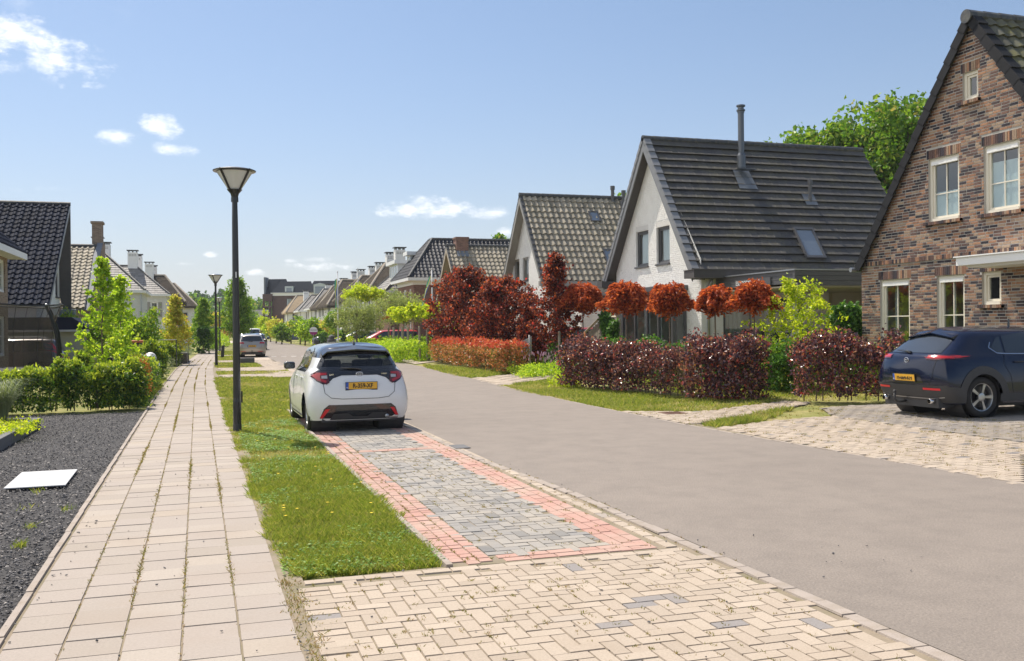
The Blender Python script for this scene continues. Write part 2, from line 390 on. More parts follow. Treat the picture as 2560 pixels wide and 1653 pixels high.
# pavers: each stone a chamfered block of its own in one sheet
def pavers(name, items, mat, z=0., jz=.0014, ch=.003, deep=.014, zf=None):
    A = np.array([i[:4] for i in items], float)   # cx, cy, w, h
    n = len(A); cx, cy, w_, h_ = A.T
    rot = rng.normal(0, .004, n); zz = z+rng.normal(0, jz, n)
    if zf is not None: zz = zz+np.array([zf(x) for x in cx])
    tx = rng.normal(0, .004, n); ty = rng.normal(0, .004, n)
    V = np.zeros((n, 8, 3))
    for k, (sx, sy) in enumerate(((-1,-1),(1,-1),(1,1),(-1,1))):
        for q, (inset, dz) in enumerate(((ch, 0), (0, -deep))):
            x = sx*(w_/2-inset); y = sy*(h_/2-inset)
            V[:, k+4*q, 0] = cx+x-rot*y; V[:, k+4*q, 1] = cy+y+rot*x; V[:, k+4*q, 2] = zz+dz+(tx*x+ty*y if q == 0 else 0)
    F = np.array([[0,1,2,3],[4,5,1,0],[5,6,2,1],[6,7,3,2],[7,4,0,3]])
    faces = (np.arange(n)[:, None, None]*8+F[None]).reshape(-1, 4)
    return tag(npmesh(name, V.reshape(-1, 3), faces, mat), kind='structure')
tile_stops = [(0, (0.297, 0.258, 0.219)), (.3, (0.327, 0.284, 0.249)), (.6, (0.310, 0.271, 0.237)), (.85, (0.353, 0.310, 0.267)), (1, (0.335, 0.284, 0.232))]
m_tile = island('path slab', tile_stops, .88, (55., .2), ((.33, .27, .22), 1.1, .5, .5))
m_beige = island('beige paver', [(0, (0.323, 0.269, 0.214)), (.35, (0.378, 0.319, 0.256)), (.7, (0.349, 0.290, 0.231)), (.968, (0.403, 0.340, 0.273)), (.972, (0.227, 0.210, 0.202)), (1, (0.227, 0.210, 0.202))], .9, (70., .28), ((.34, .27, .2), 1.3, .5, .4), bmp=.5)
m_redp = island('red paver', [(0, (0.361, 0.211, 0.172)), (.5, (0.413, 0.245, 0.202)), (1, (0.387, 0.241, 0.202))], .9, (70., .25), ((.47, .38, .31), 1.5, .42, .6), bmp=.5)
m_greyp = island('grey paver', [(0, (0.172, 0.168, 0.163)), (.3, (0.258, 0.245, 0.228)), (.7, (0.310, 0.288, 0.258)), (1, (0.232, 0.224, 0.215))], .9, (70., .25), ((.42, .36, .28), .9, .48, .55), bmp=.5)
m_greydrive = island('grey driveway paver', [(0, (0.215, 0.194, 0.176)), (.5, (0.267, 0.241, 0.215)), (1, (0.241, 0.215, 0.194))], .9, (70., .2), ((.36, .3, .22), 1.4, .45, .5))
m_kerb = simple('concrete kerb', (.36, .31, .27), .9, var=.18, vs=4, bmp=.4, bs=90, grime=((.25, .2, .14), 5., .6))
PLeft = [(-2, -1.06), (12, -1.17), (32, -1.32), (45, -1.3), (53, -1.15), (92, -.19), (123, 1.1), (160, 3.6), (210, 8.5)]
it = []
tw = .302
for c in range(5):
    off = random.uniform(0, .3); a = 3.2+off; ph = c
    while a < 120:
        big = 1 if a < 46 else 2
        x0 = interp(PLeft, a)+.045; wd = .31
        it.append((x0+wd*(c+.5), a+.15*big, wd-.008, .302*big-.006)); a += .302*big
pavers('footpath', it, m_tile, 0.0)
strip('footpath_bed', lambda a: interp(PLeft, a)-.02, lambda a: interp(PLeft, a)+1.75, -2, 125, -.008, m_sand)
strip('footpath', lambda a: interp(PLeft, a), lambda a: interp(PLeft, a)+1.6, 119.5, 210, -.004, simple('far path', (.45, .39, .33), .9), 5)
it = []; a = 3.
while a < 60: it.append((interp(PLeft, a)+.0, a+.5, .05, .994)); a += 1.
pavers('path_kerb', it, m_kerb, .012, deep=.06)
def herring(poly, s=.105, m=1.0):
    """herringbone of 2:1 stones filling a polygon, as (cx, cy, w, h)"""
    x0 = min(p[0] for p in poly); x1 = max(p[0] for p in poly); y0 = min(p[1] for p in poly); y1 = max(p[1] for p in poly); out = []; g = .006
    for i in range(-2, int((x1-x0)/s)+2):
        for j in range(-2, int((y1-y0)/s)+2):
            t = (i-j) % 4; cx = x0+i*s; cy = y0+j*s
            if t == 0: c = (cx+s, cy+s/2, 2*s-g, s-g)
            elif t == 3: c = (cx+s/2, cy+s, s-g, 2*s-g)
            else: continue
            if inpoly(c[0], c[1], poly): out.append(c)
    return out
def bed(name, poly, mat, z=-.009, zf=None):
    mb = MB()
    if zf is None: mb.poly([(x, y, z) for x, y in poly])
    else:
        x0 = min(p[0] for p in poly); x1 = max(p[0] for p in poly); cuts = [x0]+[c for c in (9.2, 11.87) if x0 < c < x1]+[x1]
        if sum((poly[i-1][0]*poly[i][1]-poly[i][0]*poly[i-1][1]) for i in range(len(poly))) < 0: poly = poly[::-1]
        for a, b in zip(cuts, cuts[1:]):
            c = clip_poly(poly, [(a, -99), (b, -99), (b, 999), (a, 999)])
            if len(c) > 2: mb.poly([(x, y, z+zf(x)) for x, y in c])
    return tag(mb.build(name, mat), kind='structure')
# driveway in the foreground, its edge course
P = [(.76, 2.), (3.52, 2.), (3.50, 6.6), (.76, 6.55)]
it = herring(P)
a = 2.
while a < 6.5: it.append((.66, a, .2, .1)); a += .106
x = .62
while x < 3.4: it.append((x+.1, 6.655, .2, .1)); x += .206
pavers('driveway', it, m_beige, 0.)
bed('driveway_bed', [(.45, 1.8), (3.66, 1.8), (3.66, 6.9), (.45, 6.72)], m_sand, -.0100)
it = []; a = 1.5
while a < 22: it.append((interp(RL, a)-.06, a+.15, .1, .294)); a += .3
pavers('road_kerb', it, m_kerb, .004, jz=.002)
# parking bays
def bay(a0, a1, name):
    red = []; grey = []; s = .105
    for c in range(3):
        a = a0+random.uniform(0, .1)
        while a < a1: red.append((1.745+s*c, a+.05, .099, .1)); a += s
    for r_ in range(2):
        x = 2.0+random.uniform(0, .1)
        while x < 3.3: red.append((x+.1, a0+.055+s*r_, .2, .099)); x += .206
    a = a0
    while a < a1:
        for c in range(3): red.append((3.07+s*c, a+.1+.05*c, .099, .204))
        a += .21
    grey = herring([(2.01, a0+.22), (3.01, a0+.22), (3.01, a1), (2.01, a1)])
    pavers(name, red, m_redp, .001); pavers(name, grey, m_greyp, .001)
    bed(name+'_bed', [(1.66, a0-.02), (3.4, a0-.02), (3.4, a1+.05), (1.66, a1+.05)], m_sand, -.0062 if a0 < 10 else -.0076)
bay(6.75, 13.35, 'parking_bay'); bay(13.4, 20.2, 'parking_bay')
it = []; a = 6.75
while a < 20.5:
    it.append((3.44, a+.1, .1, .2)); a += .206
pavers('bay_edge', it, m_beige, .001)
bed('gutter_bed', [(3.36, 6.7), (3.66, 6.7), (3.5, 12), (3.45, 20.5), (3.36, 20.5)], m_sand, -.0115)
it = []; a = 6.72
while a < 21: it.append((1.655, a+.4, .055, .794)); a += .8
pavers('grass_kerb', it, m_kerb, .02, deep=.08, jz=.003)
# cross paths further on (measured on the ground)
def cross(a0, a1, x0, x1, name='cross_path', fine=True):
    it = []; a = a0
    while a < a1-.05:
        x = x0+random.uniform(0, .2)
        while x < x1-.05: it.append((x+.1, a+.1, .2, .2)); x += .206
        a += .206
    pavers(name, it, m_beige, .0); bed(name+'_bed', z=-.0105, mat=m_sand, poly=[(x0-.1, a0-.05), (x1+.1, a0-.05), (x1+.1, a1+.05), (x0-.1, a1+.05)])
cross(36.2, 39.0, .45, 3.7); cross(42.3, 46.2, .45, 3.6); cross(53.5, 57.5, .55, 3.5); cross(68, 70, .8, 3.2)
bed('parking_bay', [(1.9, 57.3), (3.75, 57.3), (4.1, 76), (2.4, 76)], simple('far paver', (.44, .37, .3), .9), -.006)
it = herring([(2.6, 39.), (3.75, 39.), (3.75, 54), (2.6, 54)], .2); pavers('cross_path', it, m_beige)
bed('cross_path_bed', [(2.5, 39.), (3.8, 39.), (3.8, 54), (2.5, 54)], m_sand, -.016)
# right-hand side
P = [(8.22, 8.1), (10.7, 10.3), (10.75, 14.75), (9.5, 14.85), (8.15, 14.35)]
pavers('driveway', herring(P, .105), m_beige, .002, zf=gz)
bed('driveway_bed', [(8.0, 7.6), (10.8, 10.2), (10.8, 14.8), (9.5, 14.95), (8., 14.5)], m_sand, -.012, gz)
P = [(10.75, 6.), (16.2, 6.), (16.2, 15.9), (11.4, 15.9), (10.75, 14.6)]
pavers('driveway', herring(P, .105), m_greydrive, .002, zf=gz)
bed('driveway_bed', [(10.75, 5.5), (16.4, 5.5), (16.4, 16.), (11.4, 16.), (10.75, 14.7)], m_sand, -.010, gz)
P = [(8.0, 15.0), (9.5, 15.9), (10.8, 16.3), (11.9, 17.0), (11.6, 17.6), (9.6, 17.1), (8.05, 17.9)]
pavers('garden_path', herring(P, .105), m_beige, .002, zf=gz)
bed('garden_path_bed', P, m_sand, -.012, gz)
bed('garden_path_bed', [(8.0, 14.3), (8.25, 14.3), (8.25, 18), (8.0, 18)], m_sand, -.013)
P = [(8.35, 27.0), (9.3, 28.4), (11.6, 30.0), (16, 30.5), (16, 33.), (11.3, 33.3), (9.6, 32.3), (8.7, 31.9)]
pavers('driveway', herring(P, .2), m_beige, .002, zf=gz); bed('driveway_bed', P, m_sand, -.012, gz)
P = [(9.6, 45.5), (11.5, 47.), (17, 48), (17, 58), (11.8, 56), (9.8, 54)]
bed('driveway', P, simple('far driveway', (.45, .38, .31), .9), .0, gz)
it = []; a = 8.
while a < 31: it.append((interp(RR, a)+.03, a+.25, .06, .494)); a += .5
pavers('road_kerb', it, m_kerb, -.002, jz=.002, deep=.03)
# block table across the road far off, and the side street joint
it = []; x = 4.2
while x < 9.7: it.append((x, 64.2-(x-4)*.35, .32, .4)); x += .62
pavers('road_marking', it, simple('white block', (.75, .73, .7), .8), .004)
mb = MB(); mb.poly([(3.7, 43.6, .002), (9.3, 39.9, .002), (9.3, 39.96, .002), (3.7, 43.66, .002)]); tag(mb.build('road_joint', simple('tar joint', (.1, .09, .085), .8)), kind='structure')
for a0, a1, x0, x1 in ((73, 77, 10.1, 12.5), (84, 87, 10.5, 13.5), (100, 106, 11.2, 14)):
    bed('driveway', [(x0, a0), (x1, a0+.5), (x1, a1+.5), (x0, a1)], simple('far driveway paving', (.45, .38, .31), .9), .0, gz)
# gravel bed on the left
m_grav = island('basalt chip', [(0, (.03, .03, .034)), (.5, (.075, .073, .078)), (.75, (.17, .16, .155)), (1, (.42, .38, .34))], .75, (80., .2), spec=.5, bmp=0)
m_gbase = simple('gravel bed', (.055, .053, .054), .95, var=.5, vs=40, bmp=1, bs=70)
bed('gravel', [(-9, 1), (-1.09, 1), (-1.2, 22.2), (-9, 22.2)], m_gbase, -.024)
def chips(name, n, fx, size, kind='stuff', z=-.012, mat=m_grav, flat=.6):
    pos = fx(n); n = len(pos)
    base = np.array([[1,0,0],[0,1,0],[-1,0,0],[0,-1,0],[0,0,1],[0,0,-1]], float)
    F = np.array([[0,1,4],[1,2,4],[2,3,4],[3,0,4],[1,0,5],[2,1,5],[3,2,5],[0,3,5]])
    s = size*rng.uniform(.55, 1.35, (n, 1, 1))*rng.uniform(.6, 1.2, (n, 6, 1))
    q = rng.normal(size=(n, 4)); q /= np.linalg.norm(q, axis=1)[:, None]; a, b, c, d = q.T
    Rm = np.stack([1-2*(c*c+d*d), 2*(b*c-a*d), 2*(b*d+a*c), 2*(b*c+a*d), 1-2*(b*b+d*d), 2*(c*d-a*b), 2*(b*d-a*c), 2*(c*d+a*b), 1-2*(b*b+c*c)], 1).reshape(n, 3, 3)
    V = np.einsum('nij,nkj->nki', Rm, base[None]*s*np.array([1, .75, .5]))*np.array([1, 1, flat]) + pos[:, None, :]
    o = npmesh(name, V.reshape(-1, 3), (np.arange(n)[:, None, None]*6+F[None]).reshape(-1, 3), mat)
    return tag(o, kind=kind)
def gpos(n):
    y = 3.2+(rng.random(n)**1.7)*19; x = -1.13-(rng.random(n))*(y*.30+.9)
    return np.stack([x, y, rng.uniform(-.016, .004, n)], 1)
g = chips('gravel_chips', 62000, gpos, .016); tag(g, 'dark basalt gravel covering the front garden beside the footpath', 'gravel')
def lpos(n):      # loose chips strayed on the paving
    out = []
    for x0, x1, y0, y1, k in ((-1.1, .5, 4, 14, 60), (.6, 3.6, 4, 7, 26), (1.7, 3.4, 7, 13, 16), (3.6, 5., 5.3, 7, 14), (3.5, 3.75, 6, 12, 14), (8.1, 9.5, 9, 14, 22), (-1.2, -.95, 4, 12, 60), (.45, .6, 4, 6.7, 20)):
        for _ in range(k): out.append((random.uniform(x0, x1), random.uniform(y0, y1), .008))
    return np.array(out)
tag(chips('stray_chips', 0, lpos, .013), 'few dark gravel chips strayed onto slabs and road', 'gravel chips')
# ---------------------------------------------------------------- grass and weeds
m_grass = leafmat('grass blade', [(0, (.13, .18, .03)), (.3, (.20, .26, .04)), (.6, (.27, .31, .055)), (.8, (.36, .35, .08)), (1, (.46, .39, .15))], .45, .6)
m_dry = leafmat('dry grass blade', [(0, (.46, .38, .17)), (.5, (.34, .33, .09)), (1, (.60, .50, .26))], .35, .7)
def vnoise(x, y, s, seed=0):
    r = np.random.default_rng(seed); T = r.random((64, 64)); x = np.asarray(x)*s; y = np.asarray(y)*s
    xi = np.floor(x).astype(int); yi = np.floor(y).astype(int); fx = x-xi; fy = y-yi; fx = fx*fx*(3-2*fx); fy = fy*fy*(3-2*fy)
    g = lambda i, j: T[i % 64, j % 64]
    return (g(xi, yi)*(1-fx)+g(xi+1, yi)*fx)*(1-fy)+(g(xi, yi+1)*(1-fx)+g(xi+1, yi+1)*fx)*fy
def inpoly_np(x, y, poly):
    c = np.zeros(len(x), bool); n = len(poly); j = n-1
    for i in range(n):
        xi, yi = poly[i]; xj, yj = poly[j]
        c ^= ((yi > y) != (yj > y)) & (x < (xj-xi)*(y-yi)/(yj-yi+1e-12)+xi); j = i
    return c
def blades(x, y, z, h, wd, name, mat, lean=.5):
    n = len(x); t = rng.uniform(0, 2*np.pi, n); u = rng.uniform(0, 2*np.pi, n); L = lean*rng.random(n)*h
    dx = np.cos(t)*wd/2; dy = np.sin(t)*wd/2
    V = np.stack([np.stack([x-dx, y-dy, z], 1), np.stack([x+dx, y+dy, z], 1), np.stack([x+dx*.5+np.cos(u)*L*.5, y+dy*.5+np.sin(u)*L*.5, z+h*.6], 1), np.stack([x+np.cos(u)*L, y+np.sin(u)*L, z+h], 1)], 1)
    return npmesh(name, V.reshape(-1, 3), np.arange(n*4).reshape(-1, 4), mat)
def grass(name, poly, dens, h, wd, seed, edge=.05, label=None, hz=None, dry=.3):
    x0 = min(p[0] for p in poly)-edge*2; x1 = max(p[0] for p in poly)+edge*2; y0 = min(p[1] for p in poly)-edge*2; y1 = max(p[1] for p in poly)+edge*2
    n = int((x1-x0)*(y1-y0)*dens); x = rng.uniform(x0, x1, n); y = rng.uniform(y0, y1, n)
    ex = (vnoise(x, y, 4., seed)-.5)*edge*2.6; ey = (vnoise(x, y, 5., seed+1)-.5)*edge*2.6
    k = inpoly_np(x+ex, y+ey, poly)
    pn = vnoise(x, y, .75, seed+2)*.5+vnoise(x, y, 2.6, seed+3)*.3+vnoise(x, y, 8., seed+4)*.2; pn = .5+(pn-.5)*1.5
    k &= rng.random(n) < np.clip(.35+(pn-.25)*2.6, .3, 1.); x, y, pn = x[k], y[k], pn[k]; n = len(x)
    isdry = rng.random(n) < np.clip((.52-pn)*3.4+dry*.5, .04, .92)
    z = np.full(n, -.03)+np.array([gz(v) for v in x]) if x.size and x.max() > 9 else np.full(n, -.03)
    hh = h*rng.uniform(.5, 1.25, n)*(0.55+pn); ww = wd*rng.uniform(.6, 1.3, n)
    o = blades(x[~isdry], y[~isdry], z[~isdry], hh[~isdry], ww[~isdry], name, m_grass, 1.3); tag(o, label, 'grass', kind='stuff')
    o2 = blades(x[isdry], y[isdry], z[isdry], hh[isdry]*.8, ww[isdry], 'dry_'+name, m_dry, 1.6); tag(o2, 'dry straw coloured blades in '+label.split(' on ')[0].split(' between ')[0]+' patch', 'dry grass', kind='stuff')
grass('verge_grass', [(.53, 6.85), (1.62, 6.85), (1.63, 11.), (.44, 11.)], 15000, .055, .0085, 1, label='green clover and grass verge between footpath and near parking bay')
grass('verge_grass', [(.44, 10.9), (1.63, 10.9), (1.63, 20.4), (.36, 20.4)], 6500, .06, .012, 1, label='mown verge between footpath and the white hatchback')
grass('verge_grass', [(.36, 20.4), (1.7, 20.4), (3.3, 22.), (3.6, 36.2), (.3, 36.2)], 1500, .07, .024, 3, label='mown grass between footpath and road ahead of the white hatchback')
for q, (a0, a1, x0, x1) in enumerate(((39.1, 42.3, .4, 3.3), (46.3, 53.4, .4, 2.5), (57.6, 67.8, .6, 1.85), (70.2, 84, .8, 2.3))):
    grass('verge_grass', [(x0, a0), (x1, a0), (x1, a1), (x0, a1)], 550, .07, .035, 10+q, label=['narrow grass strip between two cross paths on the left verge', 'grass plot around the second street lamp', 'grass beside the parked silver estate on the left verge', 'grass round the third street lamp'][q])
grass('verge_grass', [(8.05, 18.0), (8.1, 26.9), (9.4, 28.2), (10.3, 28.6), (10.0, 24), (10.6, 19.6), (11.6, 17.7), (9.6, 17.2)], 1500, .07, .022, 21, label='grass verge in front of the copper beech hedge')
grass('verge_grass', [(8.12, 14.4), (9.4, 14.95), (10.9, 16.2), (10.7, 16.35), (9.5, 15.9), (8.3, 15.1)], 2600, .09, .016, 22, label='wedge of grass on driveway corner beside the garden path')
grass('lawn', [(10.8, 19.6), (12.0, 17.4), (14.2, 17.0), (15.3, 20), (15.2, 27), (12, 27)], 900, .06, .024, 23, label='small lawn behind the copper beech hedge')
grass('verge_grass', [(8.7, 32.2), (9.6, 32.6), (11.2, 33.7), (10.6, 36), (9.8, 44.9), (9.15, 41), (8.6, 34)], 750, .08, .03, 24, label='grass verge below the red tipped hedge')
grass('verge_grass', [(8.3, 7.2), (9.6, 7.4), (9.9, 8.9), (8.6, 8.1)], 3000, .09, .014, 25, label='grass corner at the right edge beside the driveway')
grass('verge_grass', [(9.9, 57), (11.6, 57), (12.5, 72), (10.2, 72)], 350, .09, .05, 26, label='far grass verge on the right below clipped hedges')
grass('verge_grass', [(10.4, 78), (13., 78), (13.6, 99), (11., 99)], 200, .1, .07, 27, label='far grass plot with young standard trees')
grass('verge_grass', [(-2.6, 27.5), (-1.33, 27.), (-1.35, 36), (-2.2, 36)], 900, .12, .025, 28, label='rough grass beside the footpath behind laurel shrubs')
m_weed = leafmat('joint weed', [(0, (.14, .15, .03)), (.4, (.24, .22, .06)), (.75, (.34, .24, .1)), (1, (.3, .17, .08))], .35, .7)
def weeds():
    X = []; Y = []; Hh = []
    def tuft(x, y, k, r, h):
        for _ in range(k): X.append(x+random.gauss(0, r)); Y.append(y+random.gauss(0, r*1.8)); Hh.append(h*random.uniform(.4, 1.2))
    for c in range(1, 5):                       # long joints of the footpath
        a = 4.
        while a < 60:
            x = interp(PLeft, a)+.045+.31*c
            d = vnoise(a, c*7.3, .55, 9+c)
            if random.random() < d*.95: tuft(x, a, int(1+9*d*d*(2.4 if a > 15 else .8)), .004+.006*d, .009+.022*d*d)
            a += .05
    for _ in range(260):                        # herringbone driveway
        k = random.choice([5, 8, 14]); tuft(random.uniform(.6, 3.5), random.uniform(4., 6.6), k, .010, .016)
    for _ in range(330): tuft(random.uniform(1.7, 3.4), random.uniform(6.8, 13.3), random.choice([4, 8, 12]), .009, .018)
    for _ in range(350):
        y = 6.8+random.random()*13; tuft(1.69+.105*random.randint(0, 3), y, random.choice([4, 8]), .006, .016)
    for _ in range(500): tuft(random.uniform(8.2, 12.4), random.uniform(8.5, 14.8), random.choice([5, 9, 14]), .02, .025)
    for _ in range(260): tuft(random.uniform(8.0, 11.5), random.uniform(14.8, 18.), random.choice([5, 9]), .025, .03)
    for _ in range(150): y = random.uniform(6, 20); tuft(interp(RL, y)-random.choice([.0, .12, .2]), y, 6, .008, .018)
    for _ in range(170): tuft(random.uniform(.46, .6), random.uniform(4, 6.8), 6, .02, .02)
    X, Y, Hh = map(np.array, (X, Y, Hh)); Z = np.array([gz(v) for v in X])-.004
    o = blades(X, Y, Z, Hh, np.full(len(X), .006)+Y*.0004, 'joint_weeds', m_weed, 1.8); tag(o, 'small weeds and moss growing in the paving joints', 'weeds', kind='stuff')
    # few greener tufts in the gravel
    X = []; Y = []; Hh = []
    for x, y, k in ((-1.45, 8.6, 60), (-1.5, 9.4, 25), (-2.1, 9.0, 20), (-1.6, 6.2, 24), (-1.4, 7.2, 30), (-2.3, 7.5, 24), (-1.24, 5.6, 18), (-1.9, 8.2, 18), (-1.75, 11.4, 16), (-1.3, 10.2, 20), (-2.0, 6.9, 14), (-1.7, 10.4, 10)): tuft(x, y, k, .03, .06)
    X, Y, Hh = map(np.array, (X, Y, Hh)); o = blades(X, Y, np.full(len(X), -.01), Hh, np.full(len(X), .009), 'gravel_weeds', m_grass, 1.6); tag(o, 'green weed tufts coming through the dark gravel', 'weeds', kind='stuff')
weeds()
# clover patches: small round leaves close to the ground
def clover():
    n = 26000; x = rng.uniform(.5, 1.66, n); y = rng.uniform(6.85, 19, n); pn = vnoise(x, y, 1.6, 77)*.55+vnoise(x, y, 5, 78)*.45
    k = (rng.random(n) < np.clip((pn-.46)*6, 0, 1)); x, y = x[k], y[k]; n = len(x); z = rng.uniform(-.005, .032, n); s = rng.uniform(.007, .013, n)*(1+y*.03); t = rng.uniform(0, 6.28, n)
    V = np.stack([np.stack([x+s*np.cos(t+q), y+s*np.sin(t+q), z+rng.uniform(-.35, .35, n)*s], 1) for q in (0, 1.57, 3.14, 4.71)], 1)
    o = npmesh('clover', V.reshape(-1, 3), np.arange(n*4).reshape(-1, 4), leafmat('clover leaf', [(0, (.10, .22, .03)), (.6, (.17, .32, .04)), (1, (.30, .42, .07))], .4, .5)); tag(o, 'low clover leaves in the near green verge', 'clover', kind='stuff')
    m = 90; P = np.stack([rng.uniform(.45, 3.2, m), 8+rng.random(m)*27, rng.uniform(.03, .07, m)], 1); P[:, 0] = np.where(P[:, 1] < 21, P[:, 0]*.36+.45, P[:, 0])
    V = np.stack([P+np.array([a, b, 0])*(.012+P[:, 1:2]*.0008) for a, b in ((1, 0), (0, 1), (-1, 0), (0, -1))], 1); o = npmesh('dandelions', V.reshape(-1, 3), np.arange(m*4).reshape(-1, 4), simple('dandelion', (.80, .58, .02), .8, var=0)); tag(o, 'scattered yellow dandelion flowers in the verge', 'flowers', kind='stuff')
clover()
# ---------------------------------------------------------------- houses
m_brick = brickmat('multicolour brick', [(0, (.05, .047, .055)), (.16, (.075, .065, .068)), (.22, (.19, .115, .085)), (.4, (.25, .15, .105)), (.5, (.36, .20, .125)), (.72, (.40, .235, .145)), (.8, (.36, .27, .19)), (1, (.30, .24, .185))], (.33, .29, .26), depth=.8)
m_brickv = brickmat('soldier brick', [(0, (.07, .06, .065)), (.2, (.17, .115, .09)), (.5, (.34, .20, .13)), (.8, (.36, .27, .2)), (1, (.24, .16, .12))], (.33, .29, .26), bw=.22, bh=.0625, depth=.8, swap=True)
m_redbrick = brickmat('red brick', [(0, (.13, .06, .05)), (.5, (.20, .095, .07)), (1, (.27, .14, .105))], (.3, .24, .21), depth=.6)
m_tanbrick = brickmat('tan brick', [(0, (.18, .13, .1)), (.5, (.27, .195, .15)), (1, (.35, .26, .2))], (.36, .3, .25), depth=.6)
m_aptbrick = brickmat('dark apartment brick', [(0, (.075, .045, .045)), (.5, (.11, .062, .058)), (1, (.15, .085, .075))], (.13, .1, .09), depth=.4)
m_wbrick = brickmat('white painted brick', [(0, (.81, .80, .77)), (.5, (.85, .84, .81)), (1, (.88, .87, .84))], (.76, .75, .72), ms=.012, depth=1.2, rough=.7)
m_render = simple('white render', (.84, .83, .81), .85, var=.05, vs=2, bmp=.15)
m_cream = simple('cream frame paint', (.72, .68, .58), .4, var=.05, vs=2)
m_anth = simple('anthracite frame', (.10, .10, .105), .4, var=.12, vs=2)
m_greyfr = simple('grey frame', (.30, .285, .26), .45, var=.08)
m_white = simple('white paint', (.80, .80, .79), .45, var=.04)
m_darkwood = simple('dark fascia boards', (.085, .078, .075), .6, var=.25, vs=4)
m_fascia = simple('grey fascia', (.21, .215, .225), .5, var=.15, vs=3)
m_zinc = simple('zinc', (.42, .44, .46), .35, metal=.7, var=.15)
m_lead = simple('lead flashing', (.16, .18, .21), .7, metal=.0, var=.2)
m_verge = simple('black verge tile', (.020, .021, .025), .75, var=.2, spec=.2)
m_soff = simple('beige soffit boards', (.50, .45, .36), .7, var=.08)
m_room = simple('room wall', (.5, .46, .42), .9, var=.1)
m_curt = simple('curtain fabric', (.50, .50, .49), .9, var=.1, vs=20)
m_blind = leafmat('pleated blind', [(0, (.74, .80, .84)), (1, (.74, .80, .84))], .15, .9, 1.)
m_net = leafmat('pale reflection curtain', [(0, (.75, .77, .79)), (1, (.75, .77, .79))], .15, .9, 1.)  # pale cloth standing in for sky reflected in the panes
m_glass = glassmat('window glass', (.72, .80, .80), 1.5, 2.2)
def tilemat(name, base, moss, rough=.62, moss_amt=.6, spec=.5):
    mt, nt, b = newmat(name)
    g = nn(nt, 'ShaderNodeNewGeometry').outputs['Random Per Island']
    c = mixc(nt, g, tuple(x*.72 for x in base), tuple(x*1.28 for x in base))
    n1 = noise(nt, 1.3, 6, .65); n2 = noise(nt, 11, 6, .7); n3 = noise(nt, 50, 4, .7)
    f = mathn(nt, 'MULTIPLY', ramp(nt, n1, [(.42, (0,)*3), (.66, (1,)*3)]), ramp(nt, n2, [(.4, (.1,)*3), (.62, (1,)*3)]))
    c = mixc(nt, mathn(nt, 'MULTIPLY', f, moss_amt), c, moss)
    c = mixc(nt, .3, c, mixc(nt, n3, (.2,)*3, (1.,)*3), 'OVERLAY')
    nt.links.new(c, b.inputs['Base Color']); b.inputs['Roughness'].default_value = rough; b.inputs['Specular IOR Level'].default_value = spec
    bump(nt, b, n3, .003, .3); return mt
m_tdark = tilemat('anthracite roof tile', (.046, .042, .038), (.11, .095, .025), .66, .6, 1.)
m_tgrey = tilemat('weathered grey roof tile', (.30, .265, .205), (.22, .19, .09), .75, .5)
m_tblue = tilemat('blue black glazed tile', (.020, .024, .034), (.03, .03, .03), .5, .15, .35)
m_tnight = tilemat('night blue matt tile', (.014, .019, .034), (.02, .02, .03), .7, .15, .04)
m_tapt = simple('matt blue black roof', (.022, .027, .038), .9, var=.2, spec=.1)
m_tmoss = tilemat('mossy dark roof tile', (.085, .085, .065), (.18, .17, .045), .7, .8)
m_slate = tilemat('grey slate', (.20, .19, .18), (.24, .22, .18), .6, .3)
m_tridge = simple('ridge tile', (.055, .058, .066), .5, var=.3, vs=6, grime=((.22, .2, .12), 6, .4))
def thatch(name, c0, c1):
    mt, nt, b = newmat(name); n1 = noise(nt, 2.2, 8, .75); n2 = noise(nt, 16, 6, .75)
    c = ramp(nt, n1, [(.3, c0), (.7, c1)]); c = mixc(nt, .6, c, mixc(nt, n2, (.05,)*3, (1.,)*3), 'OVERLAY')
    nt.links.new(c, b.inputs['Base Color']); b.inputs['Roughness'].default_value = 1; b.inputs['Specular IOR Level'].default_value = .1; bump(nt, b, mathn(nt, 'ADD', n1, n2), .15, 1.); return mt
m_thatch = thatch('weathered thatch', (.055, .048, .040), (.13, .108, .085)); m_thatch2 = thatch('fresh reed thatch', (.33, .25, .16), (.48, .37, .25))
